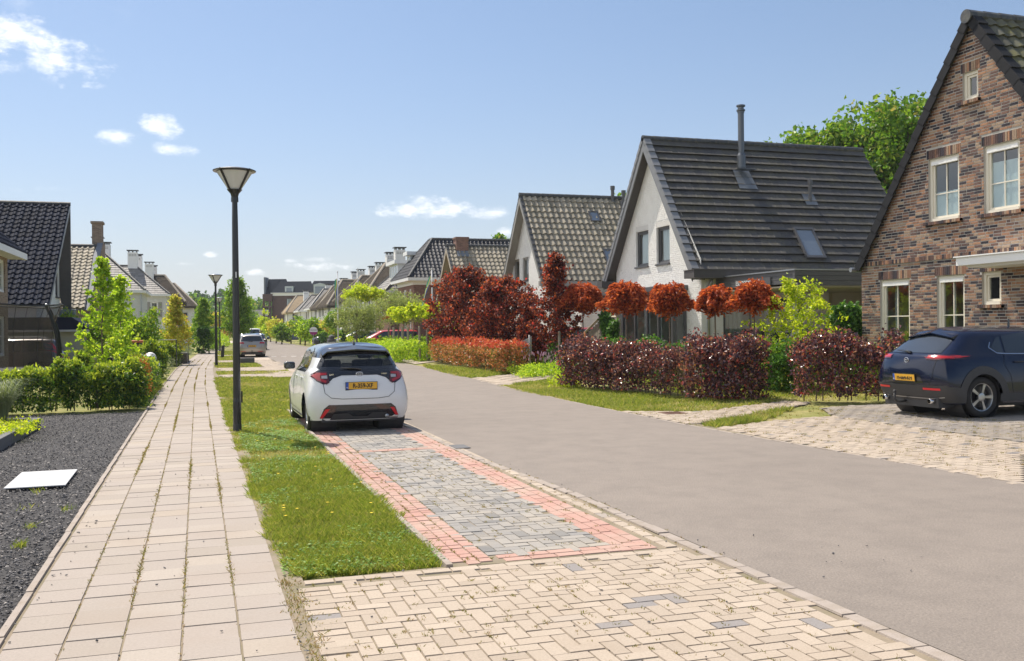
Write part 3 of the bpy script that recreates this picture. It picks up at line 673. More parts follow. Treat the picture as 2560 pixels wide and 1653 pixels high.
def tiles(mb, O, U, D, LU, LD, course, tw, prof='flat', lip=.04, keep=None, amp=.035, jit=.003):
    """tiled slope: O top corner, U unit along the ridge, D unit down the slope; every tile is a piece of its own"""
    O, U, D = Vector(O), Vector(U).normalized(), Vector(D).normalized(); N = U.cross(D)
    if N.z < 0: N = -N
    nr = max(1, round(LD/course)); course = LD/nr; nc = max(1, round(LU/tw)); tw = LU/nc
    if prof == 'flat': S = [(0, .004), (.03, 0), (.97, 0), (1., .006)]
    elif prof == 'wave': S = [(k/8, amp*(.5-.5*math.cos(2*math.pi*min(1, (k/8)*1.0)))**1.3) for k in range(9)]
    elif prof == 'pan': S = [(0, 0), (.18, -.25*amp), (.4, -.1*amp), (.55, .45*amp), (.68, .95*amp), (.8, amp), (.9, .75*amp), (1., .1*amp)]
    K = len(S); rr = random.Random(int(abs(LU*100+LD*10)))
    for j in range(nr):
        for i in range(nc):
            if keep and not keep((i+.5)*tw, (j+.5)*course): continue
            l = lip+rr.uniform(-jit, jit); u0 = i*tw+rr.uniform(-jit, jit); d1 = (j+1)*course+rr.uniform(-jit, jit)+.02; d0 = j*course
            vs = []
            for s, h in S: vs.append(O+U*(u0+s*tw)+D*d0+N*(.006+h*.8))
            for s, h in S: vs.append(O+U*(u0+s*tw)+D*d1+N*(l+h))
            for s, h in S: vs.append(O+U*(u0+s*tw)+D*(d1-.004)+N*(l+h-.036))
            mb.add(vs, [(a, a+1, a+1+K, a+K) for a in range(K-1)]+[(a+K, a+1+K, a+1+2*K, a+2*K) for a in range(K-1)])
    return N
def ridge_line(mb, p, q, r=.12, seg=.42):
    p, q = Vector(p), Vector(q); L = (q-p).length; n = max(1, round(L/seg)); d = (q-p)/n
    for i in range(n): mb.tube([p+d*i, p+d*(i+1.06)], [r*1.08, r], 10)
def verge_tiles(mb, p_top, p_bot, n_out, wd=.17, L=.34, th=.05, up=None):
    """stepped verge tiles along the gable edge; n_out: horizontal unit facing out of the gable"""
    p, q = Vector(p_top), Vector(p_bot); T = (q-p); n = max(1, round(T.length/L)); t = T.normalized(); d = T/n
    nrm = Vector(n_out).cross(t).normalized()
    if nrm.z < 0: nrm = -nrm
    o = Vector(n_out)
    for i in range(n):
        a = p+d*i-t*.01; b = a+d*1.04
        lift0, lift1 = .0, .035
        sec = [(0, -wd), (0, .02), (-.26, .02), (-.26, 0), (-.03, 0), (-.03, -wd)]
        vs = [a+o*x+nrm*(y+lift0) for x, y in sec]+[b+o*x+nrm*(y+lift1) for x, y in sec]
        m = len(sec); mb.add(vs, [tuple(range(m)), tuple(range(2*m-1, m-1, -1))]+[(k, m+k, m+(k+1) % m, (k+1) % m) for k in range(m)])
def fbar(mb, fn, u0, u1, z0, z1, d0, d1, mi=0):
    vs = [Vector(fn(u, z, d)) for d in (d0, d1) for z in (z0, z1) for u in (u0, u1)]
    mb.add(vs, [(0,2,3,1),(4,5,7,6),(0,1,5,4),(2,6,7,3),(0,4,6,2),(1,3,7,5)], mi)
def window(par, fn, u0, u1, z0, z1, mat, fw=.07, dep=.05, bars=None, sash=.05, curtain=None, curtmat=None, sill=None, sillmat=None, box=None, label=None, name='window', room=True):
    mb = MB(); dd = dep+.07
    fbar(mb, fn, u0, u0+fw, z0, z1, dep, dd); fbar(mb, fn, u1-fw, u1, z0, z1, dep, dd); fbar(mb, fn, u0+fw, u1-fw, z1-fw, z1, dep, dd); fbar(mb, fn, u0+fw, u1-fw, z0, z0+fw, dep-.02, dd)
    if sash:
        a, b, c, e = u0+fw+.002, u1-fw-.002, z0+fw+.002, z1-fw-.002; s = sash
        fbar(mb, fn, a, a+s, c, e, dep+.03, dd+.015); fbar(mb, fn, b-s, b, c, e, dep+.03, dd+.015); fbar(mb, fn, a+s, b-s, e-s, e, dep+.03, dd+.015); fbar(mb, fn, a+s, b-s, c, c+s, dep+.03, dd+.015)
    wo = mb.build(name, mat, par, fixn=True)
    if label: wo['label'] = label
    i0, i1, j0, j1 = u0+fw+sash, u1-fw-sash, z0+fw+sash, z1-fw-sash
    mb = MB(); mb.quad(fn(i0-.01, j0-.01, dd-.01), fn(i1+.01, j0-.01, dd-.01), fn(i1+.01, j1+.01, dd-.01), fn(i0-.01, j1+.01, dd-.01)); mb.build('pane', m_glass, wo)
    if bars:
        mb = MB(); nx, nz = bars
        for k in range(1, nx): u = i0+(i1-i0)*k/nx; fbar(mb, fn, u-.013, u+.013, j0, j1, dd-.03, dd-.014)
        zz = [j0+(j1-j0)*k/nz for k in range(1, nz)] if isinstance(nz, int) else [j0+(j1-j0)*t for t in nz]
        for z in zz: fbar(mb, fn, i0, i1, z-.013, z+.013, dd-.032, dd-.0135)
        mb.build('glazing_bar', mat, wo)
    if curtain:
        mb = MB()
        for f0, f1, g0, g1, dc in curtain:
            n = max(2, int((f1-f0)*(i1-i0)/.05)); P = []
            for k in range(n+1):
                u = i0+(i1-i0)*(f0+(f1-f0)*k/n); P.append((u, dd+dc+(.02*math.sin(k*1.9) if f1-f0 < .9 else 0)))
            for p, q in zip(P, P[1:]): mb.quad(fn(p[0], j0+(j1-j0)*g0, p[1]), fn(q[0], j0+(j1-j0)*g0, q[1]), fn(q[0], j0+(j1-j0)*g1, q[1]), fn(p[0], j0+(j1-j0)*g1, p[1]))
        mb.build('curtain', curtmat or m_curt, wo)
    if sill:
        if sillmat is m_brickv: soldiers(wo, fn, u0-sill[0], u1+sill[0], z0-sill[1], z0-.003, -sill[2], m_pbrick, 'sill', seed=int(u0*10), under=dep)
        else: mb = MB(); fbar(mb, fn, u0-sill[0], u1+sill[0], z0-sill[1], z0-.003, -sill[2], dep); mb.build('sill', sillmat or mat, wo, fixn=True)
    if box:
        mb = MB(); fbar(mb, fn, u0+fw, u1-fw, z1-fw-box, z1-fw-.005, dep-.03, dep+.06); mb.build('roller_blind_box', m_white, wo, fixn=True)
    if room:      # room behind the glass
        mb = MB(); R_ = 1.6; e = .35
        f = lambda u, z, d: fn(u, z, d)
        q = [(u0-e, z0-.3), (u1+e, z0-.3), (u1+e, z1+.1), (u0-e, z1+.1)]
        mb.quad(*[f(u, z, dd+R_) for u, z in q])
        for k in range(4):
            (ua, za), (ub, zb) = q[k], q[(k+1) % 4]; mb.quad(f(ua, za, dd+.06), f(ub, zb, dd+.06), f(ub, zb, dd+R_), f(ua, za, dd+R_))
        mb.build('room', m_room, wo)
    return wo
gable = lambda X: (lambda u, z, d: (X+d, u, z))          # wall facing the street on the right side (normal -X)
sidew = lambda Y: (lambda u, z, d: (u, Y+d, z))          # wall facing the camera (normal -Y)
gabler = lambda X: (lambda u, z, d: (X-d, u, z))         # wall facing the street on the left side
m_pbrick = island('hand made brick', [(0, (.032, .030, .038)), (.17, (.055, .048, .055)), (.23, (.085, .058, .055)), (.48, (.14, .088, .075)), (.54, (.21, .118, .08)), (.78, (.31, .175, .11)), (.84, (.24, .17, .125)), (1, (.30, .225, .165))], .92, (30., .4), ((.16, .12, .10), 1.2, .5, .3), spec=.15, bmp=1.)
m_mortar = simple('grey mortar', (.42, .40, .37), .95, var=.12, vs=6)
m_whitebrick = simple('white painted brick face', (.86, .85, .82), .75, var=.05, vs=3, bmp=.6, bs=45, grime=((.70, .69, .66), 2., .35))
def brickwork(par, fn, outline, holes, mat, proud=.007, pitch=.066, wild=True, name='brickwork', z0=.0, seed=4, jag=.004):
    """every brick of a facade as a small proud block; headers and stretchers mixed"""
    r = random.Random(seed); mb = MB(); zt = max(p[1] for p in outline); z = z0
    while z < zt-pitch:
        a0, a1 = z+.006, z+pitch-.007; zm = (a0+a1)/2; xs_ = []
        for i in range(len(outline)):
            (u0, v0), (u1, v1) = outline[i], outline[(i+1) % len(outline)]
            if (v0-zm)*(v1-zm) < 0: xs_.append(u0+(u1-u0)*(zm-v0)/(v1-v0))
        z += pitch
        if len(xs_) < 2: continue
        segs = [(min(xs_), max(xs_))]
        for h in holes:
            if h[2]-.002 < a1 and h[3]+.002 > a0:
                ns = []
                for p, q in segs:
                    if h[1] <= p or h[0] >= q: ns.append((p, q)); continue
                    if h[0] > p: ns.append((p, h[0]))
                    if h[1] < q: ns.append((h[1], q))
                segs = ns
        for p, q in segs:
            u = p+.003; first = True
            while u < q-.02:
                L_ = .21 if (not wild or r.random() < .72) else .10
                if first: L_ = r.choice([.05, .10, .155, .21]); first = False
                e = min(u+L_, q-.003)
                if q-e < .05: e = q-.003
                d = -proud+r.uniform(-.0025, .0025); c = .004; j = lambda: r.uniform(-jag*.3, jag*.3)
                o = [(u+j(), a0+j()), (e+j(), a0+j()), (e+j(), a1+j()), (u+j(), a1+j())]; i_ = [(o[0][0]+c, o[0][1]+c), (o[1][0]-c, o[1][1]+c), (o[2][0]-c, o[2][1]-c), (o[3][0]+c, o[3][1]-c)]
                mb.add([fn(*k_, .001) for k_ in o]+[fn(*k_, d+r.uniform(-.001, .001)) for k_ in i_], [(4, 5, 6, 7), (0, 1, 5, 4), (1, 2, 6, 5), (2, 3, 7, 6), (3, 0, 4, 7)])
                u = e+.013
    return mb.build(name, mat, par, fixn=False, uv=False)
def soldiers(par, fn, u0, u1, z0, z1, d0, mat, name, w_=.0625, seed=1, under=.05):
    r = random.Random(seed); mb = MB(); u = u0
    while u < u1-.02:
        e = min(u+w_-.009, u1); fbar(mb, fn, u, e, z0+r.uniform(-.002, .002), z1+r.uniform(-.002, .002), d0+r.uniform(-.003, .003), under); u += w_
    fbar(mb, fn, u0, u1, z0+.005, z1-.005, d0+.008, under, 1); return mb.build(name, [mat, m_mortar], par, fixn=True, uv=False)
def shell(mb, x0, x1, ya, yb, ze, zr, yc, front_holes, X, mi=0):
    """gabled walls: front at x0, back at x1; returns nothing"""
    out = [(ya, 0), (yb, 0), (yb, ze), (yc, zr), (ya, ze)]
    wall(mb, out, front_holes, gable(x0) if X > 0 else gabler(x0), .11)
    mb.poly([(x1, u, z) for u, z in out])
# ------------ R1: multicolour brick house, right edge
R1 = thing('brick_house', 'steep gabled house of brown and orange brick at right edge, cream window frames', 'house', (0, 0, 0))
mb = MB(); fn = gable(16.2)
wins = [(17.53, 18.49, 4.08, 5.55), (15.84, 16.81, 4.08, 5.55), (16.95, 17.40, 6.65, 7.29), (19.16, 20.22, 1.02, 2.81), (17.40, 18.25, 1.02, 2.81), (16.36, 16.89, 2.11, 2.82), (14.1, 15.75, .14, 2.85)]
wall(mb, [(13.26, 0), (20.93, 0), (20.93, 3.17), (17.08, 8.42), (13.26, 3.2)], wins, fn, .11)
mb.quad((16.2, 20.93, 0), (26, 20.93, 0), (26, 20.93, 3.2), (16.2, 20.93, 3.2)); mb.quad((16.2, 13.26, 0), (26, 13.26, 0), (26, 13.26, 3.2), (16.2, 13.26, 3.2))
mb.poly([(26, 13.26, 0), (26, 20.93, 0), (26, 20.93, 3.17), (26, 17.08, 8.42), (26, 13.26, 3.2)])
W = mb.build('wall', m_mortar, R1)
bh = [(q[0], q[1], q[2], q[3]) for q in wins]+[(q[0]-.06, q[1]+.06, q[3], q[3]+.215) for q in wins[:6]]+[(13.3, 20.86, 3.185, 3.30)]
brickwork(W, fn, [(13.26, 0), (20.93, 0), (20.93, 3.17), (17.08, 8.42), (13.26, 3.2)], bh, m_pbrick)
for k_, (u0, u1, z0, z1) in enumerate(wins[:6]): soldiers(R1, fn, u0-.055, u1+.055, z1+.006, z1+.21, -.008, m_pbrick, 'brick_lintel', seed=k_)
soldiers(R1, fn, 13.3, 20.84, 3.19, 3.295, -.034, m_pbrick, 'brick_band', seed=9, under=.02)
C2 = dict(bars=(2, (.42,)), sill=(.1, .075, .09), sillmat=m_brickv, box=.085)
for i, wdw in enumerate(wins[:2]): window(R1, fn, *wdw, m_cream, curtain=[(0, 1, 0, .46 if i == 0 else .8, .02)], curtmat=m_blind, **C2)
window(R1, fn, *wins[2], m_cream, bars=None, curtain=[(0, .35, 0, 1, .1)], sill=(.08, .075, .09), sillmat=m_brickv)
for i, wdw in enumerate(wins[3:5]): window(R1, fn, *wdw, m_cream, curtain=[(0, .26, 0, 1, .25), (.86, 1, 0, 1, .25)], bars=(2, (.49,)), sill=(.1, .075, .09), sillmat=m_brickv, box=.085)
window(R1, fn, *wins[5], m_cream, bars=None, curtain=[(0, 1, 0, 1, .3)], sill=(.08, .075, .09), sillmat=m_brickv)
# front door under a white canopy
mb = MB(); fbar(mb, fn, 14.1, 14.2, .14, 2.85, .03, .1); fbar(mb, fn, 15.66, 15.75, .14, 2.85, .03, .1); fbar(mb, fn, 14.2, 15.66, 2.76, 2.85, .03, .1); D_ = mb.build('door', m_cream, R1, fixn=True)
mb = MB(); fbar(mb, fn, 14.2, 15.66, .14, 2.76, .07, .1); mb.build('door_leaf', m_darkwood, D_, fixn=True)
mb = MB(); mb.box(15.2, 16.19, 13.8, 16.56, 2.93, 3.10); mb.box(15.16, 16.19, 13.76, 16.60, 3.10, 3.125); mb.box(15.35, 16.19, 13.9, 16.4, 2.88, 2.93); mb.build('canopy', m_white, R1, fixn=True)
mb = MB(); s = Vector((0, -(17.08-13.1), -(8.5-3.1))); 
tiles(mb, (16.1, 17.08, 8.5), (1, 0, 0), s, 10, s.length, .36, .30, 'wave', .045, amp=.05)
s2 = Vector((0, 20.98-17.08, 3.1-8.5)); mb.quad((16.1, 17.08, 8.49), (26.1, 17.08, 8.49), (26.1, 21.0, 3.08), (16.1, 21.0, 3.08)); mb.quad((16.12, 17.08, 8.47), (26.1, 17.08, 8.47), (26.1, 13.1, 3.06), (16.12, 13.1, 3.06))
RF = mb.build('roof', m_tmoss, R1)
mb = MB(); verge_tiles(mb, (16.05, 17.14, 8.50), (16.05, 20.99, 3.17), (-1, 0, 0), .20, .36); verge_tiles(mb, (16.05, 17.02, 8.50), (16.05, 13.1, 3.17), (-1, 0, 0), .20, .36); mb.build('verge_tile', m_verge, RF)
mb = MB(); ridge_line(mb, (16.02, 17.08, 8.47), (26.1, 17.08, 8.47), .13); mb.lathe([(0, 0), (.15, 0), (.15, .04), (0, .04)], 16, mi=0, M=Matrix.Translation((15.99, 17.08, 8.46)) @ Matrix.Rotation(R(90), 4, 'Y')); mb.build('ridge', m_tridge, RF, smooth=False)
mb = MB(); mb.tube([(15.95, 21.05, 3.12), (26, 21.05, 3.12)], .06, 10); mb.build('gutter', m_zinc, R1)
# plant on the window sill inside
mb = MB()
for k in range(26):
    u = 19.45+random.uniform(-.16, .16); L = random.uniform(.25, .6); q = random.uniform(-.12, .12)
    p0 = Vector((16.42, u, 1.15)); p1 = p0+Vector((random.uniform(-.03, .03), q*.5, L*.6)); p2 = p0+Vector((random.uniform(-.05, .05), q, L)); t_ = Vector((0, .014, 0)); mb.quad(p0-t_, p0+t_, p1+t_, p1-t_); mb.quad(p1-t_, p1+t_, p2+t_*.2, p2-t_*.2)
tag(mb.build('house_plant', m_grass), 'spiky green plant on the sill inside the brick house ground floor window', 'plant')
# ------------ R2: white painted house with long dark tiled roof
R2 = thing('white_house', 'white painted brick house with long dark tiled roof and carport', 'house', (0, 0, 0))
fn = gable(15.5); wins = [(32.0, 33.07, 3.94, 5.25), (30.31, 31.34, 3.94, 5.25), (29.4, 34.6, .5, 3.0)]
mb = MB(); wall(mb, [(28.1, 0), (34.9, 0), (34.9, 3.9), (31.6, 8.25), (28.1, 3.9)], wins, fn, .12)
wall(mb, [(15.5, 0), (24.6, 0), (24.6, 3.6), (15.5, 3.6)], [(16.3, 19.4, .12, 2.6)], sidew(28.1), .12); mb.quad((15.5, 34.9, 0), (24.6, 34.9, 0), (24.6, 34.9, 3.9), (15.5, 34.9, 3.9)); mb.poly([(24.6, 28.1, 0), (24.6, 34.9, 0), (24.6, 34.9, 3.9), (24.6, 31.6, 8.25), (24.6, 28.1, 3.9)])
W = mb.build('wall', m_whitebrick, R2)
brickwork(W, fn, [(28.1, 0), (34.9, 0), (34.9, 3.9), (31.6, 8.1), (28.1, 3.9)], wins+[(29.2, 35, 0, 3.0)]+[(q[0], q[1], q[3], q[3]+.2) for q in wins[:2]], m_whitebrick, proud=.009, jag=.008)
brickwork(W, sidew(28.1), [(15.5, 0), (16.3, 0), (16.3, 3.3), (15.5, 3.3)], [], m_whitebrick, proud=.009)
m_wl = (brickmat('white soldier course', [(0, (.76, .745, .71)), (1, (.81, .795, .76))], (.68, .665, .63), swap=True, ms=.012, depth=1.))
for q in wins[:2]: mb = MB(); fbar(mb, fn, q[0], q[1], q[3]+.004, q[3]+.2, -.002, .05); mb.build('brick_lintel', m_wl, R2, fixn=True)
for q in wins[:2]: window(R2, fn, *q, m_anth, fw=.06, dep=.07, curtain=[(0, .48, 0, 1, .05), (.48, 1, 0, 1, .07)], curtmat=m_net, sill=(.03, .06, .07), box=None)  # pale full-width curtains added to lighten the panes like reflected sky
# glazed bay on the ground floor
B = None; mb = MB(); X0 = 14.95
for u in (29.15, 30.2, 31.1, 32.1, 33.2, 34.2, 35.2): mb.box(X0, X0+.09, u-.05, u+.05, .12, 2.9)
mb.box(X0+.002, X0+.088, 29.15, 35.2, .12, .3); mb.box(X0, X0+.1, 29.1, 35.25, 2.82, 2.93)
for x in (X0+.1, 15.4): mb.box(x, x+.08, 29.1, 29.19, .12, 2.9)
bay_ = mb.build('bay_window', m_anth, R2, fixn=True)
mb = MB(); mb.quad((X0+.05, 29.15, .3), (X0+.05, 35.2, .3), (X0+.05, 35.2, 2.83), (X0+.05, 29.15, 2.83)); mb.quad((X0+.05, 29.14, .3), (15.5, 29.14, .3), (15.5, 29.14, 2.83), (X0+.05, 29.14, 2.83)); mb.build('pane', m_glass, bay_)
mb = MB()
for u0, u1 in ((29.25, 29.6), (30.3, 30.5), (31.2, 31.7), (32.2, 32.4), (33.3, 34.1)):
    n = int((u1-u0)/.05)
    for k in range(n): mb.quad((15.15+.02*math.sin(k*2), u0+k*.05, .15), (15.15+.02*math.sin(k*2+2), u0+k*.05+.05, .15), (15.15+.02*math.sin(k*2+2), u0+k*.05+.05, 2.8), (15.15+.02*math.sin(k*2), u0+k*.05, 2.8))
mb.build('curtain', m_curt, bay_)
mb = MB(); mb.box(X0-.12, 15.5, 29.0, 35.35, 2.93, 3.09); mb.build('bay_roof', m_anth, bay_, fixn=True)
mb = MB(); mb.box(15.62, 19.5, 28.3, 34.7, .1, .12); mb.quad((19.6, 28.3, 0), (19.6, 34.7, 0), (19.6, 34.7, 3), (19.6, 28.3, 3)); mb.box(15.62, 19.5, 28.3, 34.7, 3.2, 3.25); mb.build('room', m_room, R2, fixn=True)
# roof with deep overhang to the street
zr, ze, yc, y0, y1, xa, xb = 8.50, 3.54, 31.60, 28.02, 35.35, 15.12, 24.5
mb = MB(); s = Vector((0, y0-yc, ze-zr)); tiles(mb, (xa, yc, zr), (1, 0, 0), s, xb-xa, s.length, .36, .30, 'flat', .070)
mb.quad((xa, yc, zr-.03), (xb, yc, zr-.03), (xb, y0, ze-.03), (xa, y0, ze-.03)); mb.quad((xa, yc, zr), (xb, yc, zr), (xb, y1, ze), (xa, y1, ze))
RF = mb.build('roof', m_tdark, R2)
mb = MB(); verge_tiles(mb, (xa-.02, yc-.05, zr+.02), (xa-.02, y0, ze+.02), (-1, 0, 0), .10, .36, ); verge_tiles(mb, (xa-.02, yc+.05, zr+.02), (xa-.02, y1, ze+.02), (-1, 0, 0), .12, .36); mb.build('verge_tile', m_fascia, RF)
mb = MB(); ridge_line(mb, (xa-.02, yc, zr), (xb, yc, zr), .11); mb.build('ridge', m_tridge, RF)
mb = MB()      # verge boards and the dark boarded underside
for ya, za, yb, zb in ((yc, zr-.12, y0, ze-.12), (yc, zr-.12, y1, ze-.12)):
    for x in (xa, ): mb.add([(x, ya, za), (x, yb, zb), (x, yb, zb-.26), (x, ya, za-.34), (x+.04, ya, za), (x+.04, yb, zb), (x+.04, yb, zb-.26), (x+.04, ya, za-.34)], [(0,1,2,3), (7,6,5,4), (3,2,6,7)], 0)
    mb.quad((xa+.04, ya, za-.2), (15.6, ya, za-.2), (15.6, yb, zb-.2), (xa+.04, yb, zb-.2), 1)
mb.build('verge_board', [m_fascia, m_darkwood], RF)
mb = MB(); mb.box(xa-.25, 24.6, 27.42, 28.1, 3.25, 3.50); mb.box(xa-.27, 24.6, 27.40, 28.1, 3.50, 3.52); mb.build('eaves_box', m_darkwood, R2, fixn=True); mb = MB(); mb.box(xa-.25, 15.5, 34.9, 35.35, 3.25, 3.50); mb.build('eaves_box', m_darkwood, R2, fixn=True)
mb = MB(); mb.tube([(15.78, 27.9, 3.25), (15.78, 27.95, 3.1), (15.72, 28.03, 2.95), (15.72, 28.03, .1)], .045, 8); mb.build('downpipe', m_zinc, R2, smooth=True)
mb = MB(); mb.lathe([(.16, -.55), (.155, -.1), (.11, .0), (.11, 1.45), (.125, 1.45), (.125, 1.5), (.155, 1.52), (.155, 1.57), (.11, 1.575), (.11, 1.66), (.16, 1.68), (.16, 1.73), (.05, 1.76), (0, 1.76)], 20, (18.55, 30.6, 7.95)); mb.box(18.2, 18.9, 30.15, 30.55, 7.3, 7.32, M=None)
fl = mb.build('flue', simple('grey flue metal', (.13, .14, .155), .35, metal=.6, var=.1), R2, smooth=False)
N_ = Vector((0, ze-zr, 0)).normalized(); sl = s.normalized(); nr = Vector((1, 0, 0)).cross(sl); nr = -nr if nr.z < 0 else nr
def onroof(x, y, h=0): return Vector((x, y, zr+(y-yc)/(y0-yc)*(ze-zr)))+nr*h
mb = MB(); mb.lathe([(.06, -.4), (.06, .5), (.085, .5), (.085, .66), (0, .66)], 14, tuple(onroof(20.95, 29.97, .1))); mb.build('vent_pipe', m_anth, R2)
mb = MB()
for a, b in (((20.7, 30.12), (21.2, 29.8)),): mb.quad(onroof(a[0], a[1], .06), onroof(b[0], a[1], .06), onroof(b[0], b[1], .06), onroof(a[0], b[1], .06))
mb.build('flashing', m_lead, R2); mb = MB(); mb.quad(onroof(18.25, 30.75, .065), onroof(18.9, 30.75, .065), onroof(18.95, 30.2, .065), onroof(18.2, 30.2, .065))
mb.build('flashing', m_lead, R2)
def skylight(par, P, x0, x1, ya, yb, fm=m_anth):
    mb = MB(); t = .06
    for xs_, ys_ in (((x0, x0+t), (ya, yb)), ((x1-t, x1), (ya, yb)), ((x0+t, x1-t), (ya, ya-(ya-yb)*.07)), ((x0+t, x1-t), (yb+(ya-yb)*.07, yb))):
        v = [P(x, y, h) for h in (.03, .13) for y in ys_ for x in xs_]; mb.add(v, [(0,2,3,1),(4,5,7,6),(0,1,5,4),(2,6,7,3),(0,4,6,2),(1,3,7,5)])
    o = mb.build('skylight', fm, par, fixn=True)
    mb = MB(); mb.quad(P(x0+t, ya, .09), P(x1-t, ya, .09), P(x1-t, yb, .09), P(x0+t, yb, .09)); mb.build('pane', m_skyglass, o); return o
m_skyglass = simple('skylight glass', (.16, .20, .25), .05, var=0, spec=.9, coat=1)
skylight(R2, onroof, 19.64, 20.42, 29.12, 28.31)
# carport
mb = MB()
for k in range(3): mb.box(16.02+.004*k, 16.1, 23.6, 28.08, 2.90+.125*k, 2.90+.125*k+.118); mb.box(16.0, 24.3, 23.6-.004*k, 23.7, 2.84+.14*k, 2.84+.14*k+.133)
cp = mb.build('carport', m_anth, R2, fixn=True); 
mb = MB(); mb.box(15.98, 24.4, 23.58, 28.08, 3.27, 3.31); mb.build('roof_edge', m_zinc, cp, fixn=True)
mb = MB(); mb.box(16.1, 24.3, 23.72, 28.08, 2.80, 2.85); mb.build('ceiling', m_soff, cp, fixn=True)
mb = MB(); mb.box(16.1, 16.2, 23.75, 23.85, .1, 2.8); mb.build('post', m_zinc, cp, fixn=True)
mb = MB(); mb.box(21.9, 22., 25.0, 28.1, .1, 2.8); mb.box(20.4, 21.9, 27.9, 28.08, .1, 2.8); mb.build('side_wall', m_soff, cp, fixn=True)
window(R2, sidew(28.1), 16.3, 19.4, .12, 2.6, m_anth, bars=(3, ()), curtain=[(.05, .3, 0, 1, .3), (.6, .8, 0, 1, .3)], name='glass_door')
def text(name, s, loc, rot, size, mat, par=None, ext=.004, align='LEFT', bold=0, sx=1):
    cu = bpy.data.curves.new(name, 'FONT'); cu.body = s; cu.size = size; cu.extrude = ext; cu.align_x = align; cu.offset = bold; cu.resolution_u = 3
    o = bpy.data.objects.new(name, cu); COL.objects.link(o); dg = bpy.context.evaluated_depsgraph_get(); me = bpy.data.meshes.new_from_object(o.evaluated_get(dg))
    bpy.data.objects.remove(o); me.materials.clear(); me.materials.append(mat)
    o = bpy.data.objects.new(name, me); COL.objects.link(o); o.location = loc; o.rotation_euler = rot; o.scale = (sx, 1, 1)
    if par: o.parent = par
    return o
nb = thing('house_sign', 'dark board with white capital letters on the carport fascia of the white house', 'sign', (15.97, 25.8, 2.94))
mb = MB(); mb.box(0, .03, -1.0, 1.0, -.03, .2); mb.build('board', m_anth, nb, fixn=True)
text('lettering', 'ESDOORNHORST', (-.006, .93, .02), (R(90), 0, R(-90)), .19, m_white, nb, .003, 'LEFT', .002, .92)
# ------------ R3: white gabled house with pan tiles
def gable_house(name, label, X, xb, y0, y1, yc, ze, zr, ov, wallm, tilem, prof, wins, wmat, tw=.30, course=.36, amp=.05, lip=.04, vm=None, soff=None, wkw={}, side=1, eave_drop=.1):
    T_ = thing(name, label, 'house', (0, 0, 0)); f = gable(X) if side > 0 else gabler(X); yi0, yi1 = y0+ov*.55, y1-ov*.55
    zw = ze+.25
    mb = MB(); wall(mb, [(yi0, 0), (yi1, 0), (yi1, zw), (yc, zr-.25), (yi0, zw)], wins, f, .1)
    for y in (yi0, yi1): mb.quad((X, y, 0), (xb, y, 0), (xb, y, zw), (X, y, zw))
    mb.poly([(xb, yi0, 0), (xb, yi1, 0), (xb, yi1, zw), (xb, yc, zr-.25), (xb, yi0, zw)]); mb.build('wall', wallm, T_)
    for q in wins: window(T_, f, *q, wmat, **wkw)
    xo = X-ov*side; mb = MB(); ss = []
    for yy in (y0, y1):
        s = Vector((0, yy-yc, ze-zr)); ss.append(s)
        if yy == y0: tiles(mb, (min(xo, xb), yc, zr), (1, 0, 0), s, abs(xb-xo), s.length, course, tw, prof, lip, amp=amp)
        mb.quad((xo, yc, zr-.03), (xb, yc, zr-.03), (xb, yy, ze-.03), (xo, yy, ze-.03))
    RF = mb.build('roof', tilem, T_)
    mb = MB()
    for yy in (y0, y1): verge_tiles(mb, (xo, yc, zr+.02), (xo, yy, ze+.02), (-side, 0, 0), .1, .36)
    mb.build('verge_tile', vm or m_tridge, RF)
    mb = MB(); ridge_line(mb, (xo, yc, zr+.02), (xb, yc, zr+.02), .12); mb.build('ridge', m_tridge, RF)
    mb = MB()
    for yy in (y0, y1):
        x1_ = xo+.04*side
        mb.add([(xo, yc, zr-.1), (xo, yy, ze-.1), (xo, yy, ze-.38), (xo, yc, zr-.42), (x1_, yc, zr-.1), (x1_, yy, ze-.1), (x1_, yy, ze-.38), (x1_, yc, zr-.42)], [(0,1,2,3), (7,6,5,4), (3,2,6,7)], 0)
        mb.quad((x1_, yc, zr-.3), (X+.05*side, yc, zr-.3), (X+.05*side, yy, ze-.28), (x1_, yy, ze-.28), 1)
    mb.build('verge_board', [soff or m_greyfr, soff or m_greyfr], RF)
    mb = MB(); xx = sorted((xo-.12*side, xb)); mb.box(xx[0], xx[1], y0-.12, y0+.12, ze-.26, ze-.02); mb.build('gutter', soff or m_greyfr, T_, fixn=True)
    return T_, (lambda x, y, h=0, s=ss[0]: Vector((x, y, zr+(y-yc)/(y0-yc)*(ze-zr)))+(lambda n: (n if n.z > 0 else -n)*h)(Vector((1, 0, 0)).cross(s.normalized())))
R3, p3 = gable_house('white_house', 'white painted gabled house with grey wavy pan tiles behind the red leaved trees', 15.65, 24, 43.0, 49.6, 46.3, 3.93, 8.42, .42, m_wbrick, m_tgrey, 'pan',
    [(47.65, 48.6, 3.95, 5.3), (46.15, 47.1, 3.95, 5.3), (46.5, 47.6, .3, 2.7)], m_greyfr, .30, .37, .07, .05, wkw=dict(curtain=[(0, .4, 0, 1, .2), (.6, 1, 0, 1, .2)], sill=(.04, .06, .06)))
skylight(R3, p3, 18.7, 19.25, 45.68, 45.27); skylight(R3, p3, 18.83, 19.9, 44.17, 43.5)
for x, y, h in ((20.3, 46.15, .5), (20.9, 46.1, .35), (20.6, 45.6, .4)):
    mb = MB(); mb.lathe([(.09, -.4), (.09, h+.1), (.12, h+.1), (.12, h+.3), (0, h+.3)], 12, tuple(p3(x, y, .05))); mb.build('vent_pipe', m_anth, R3)
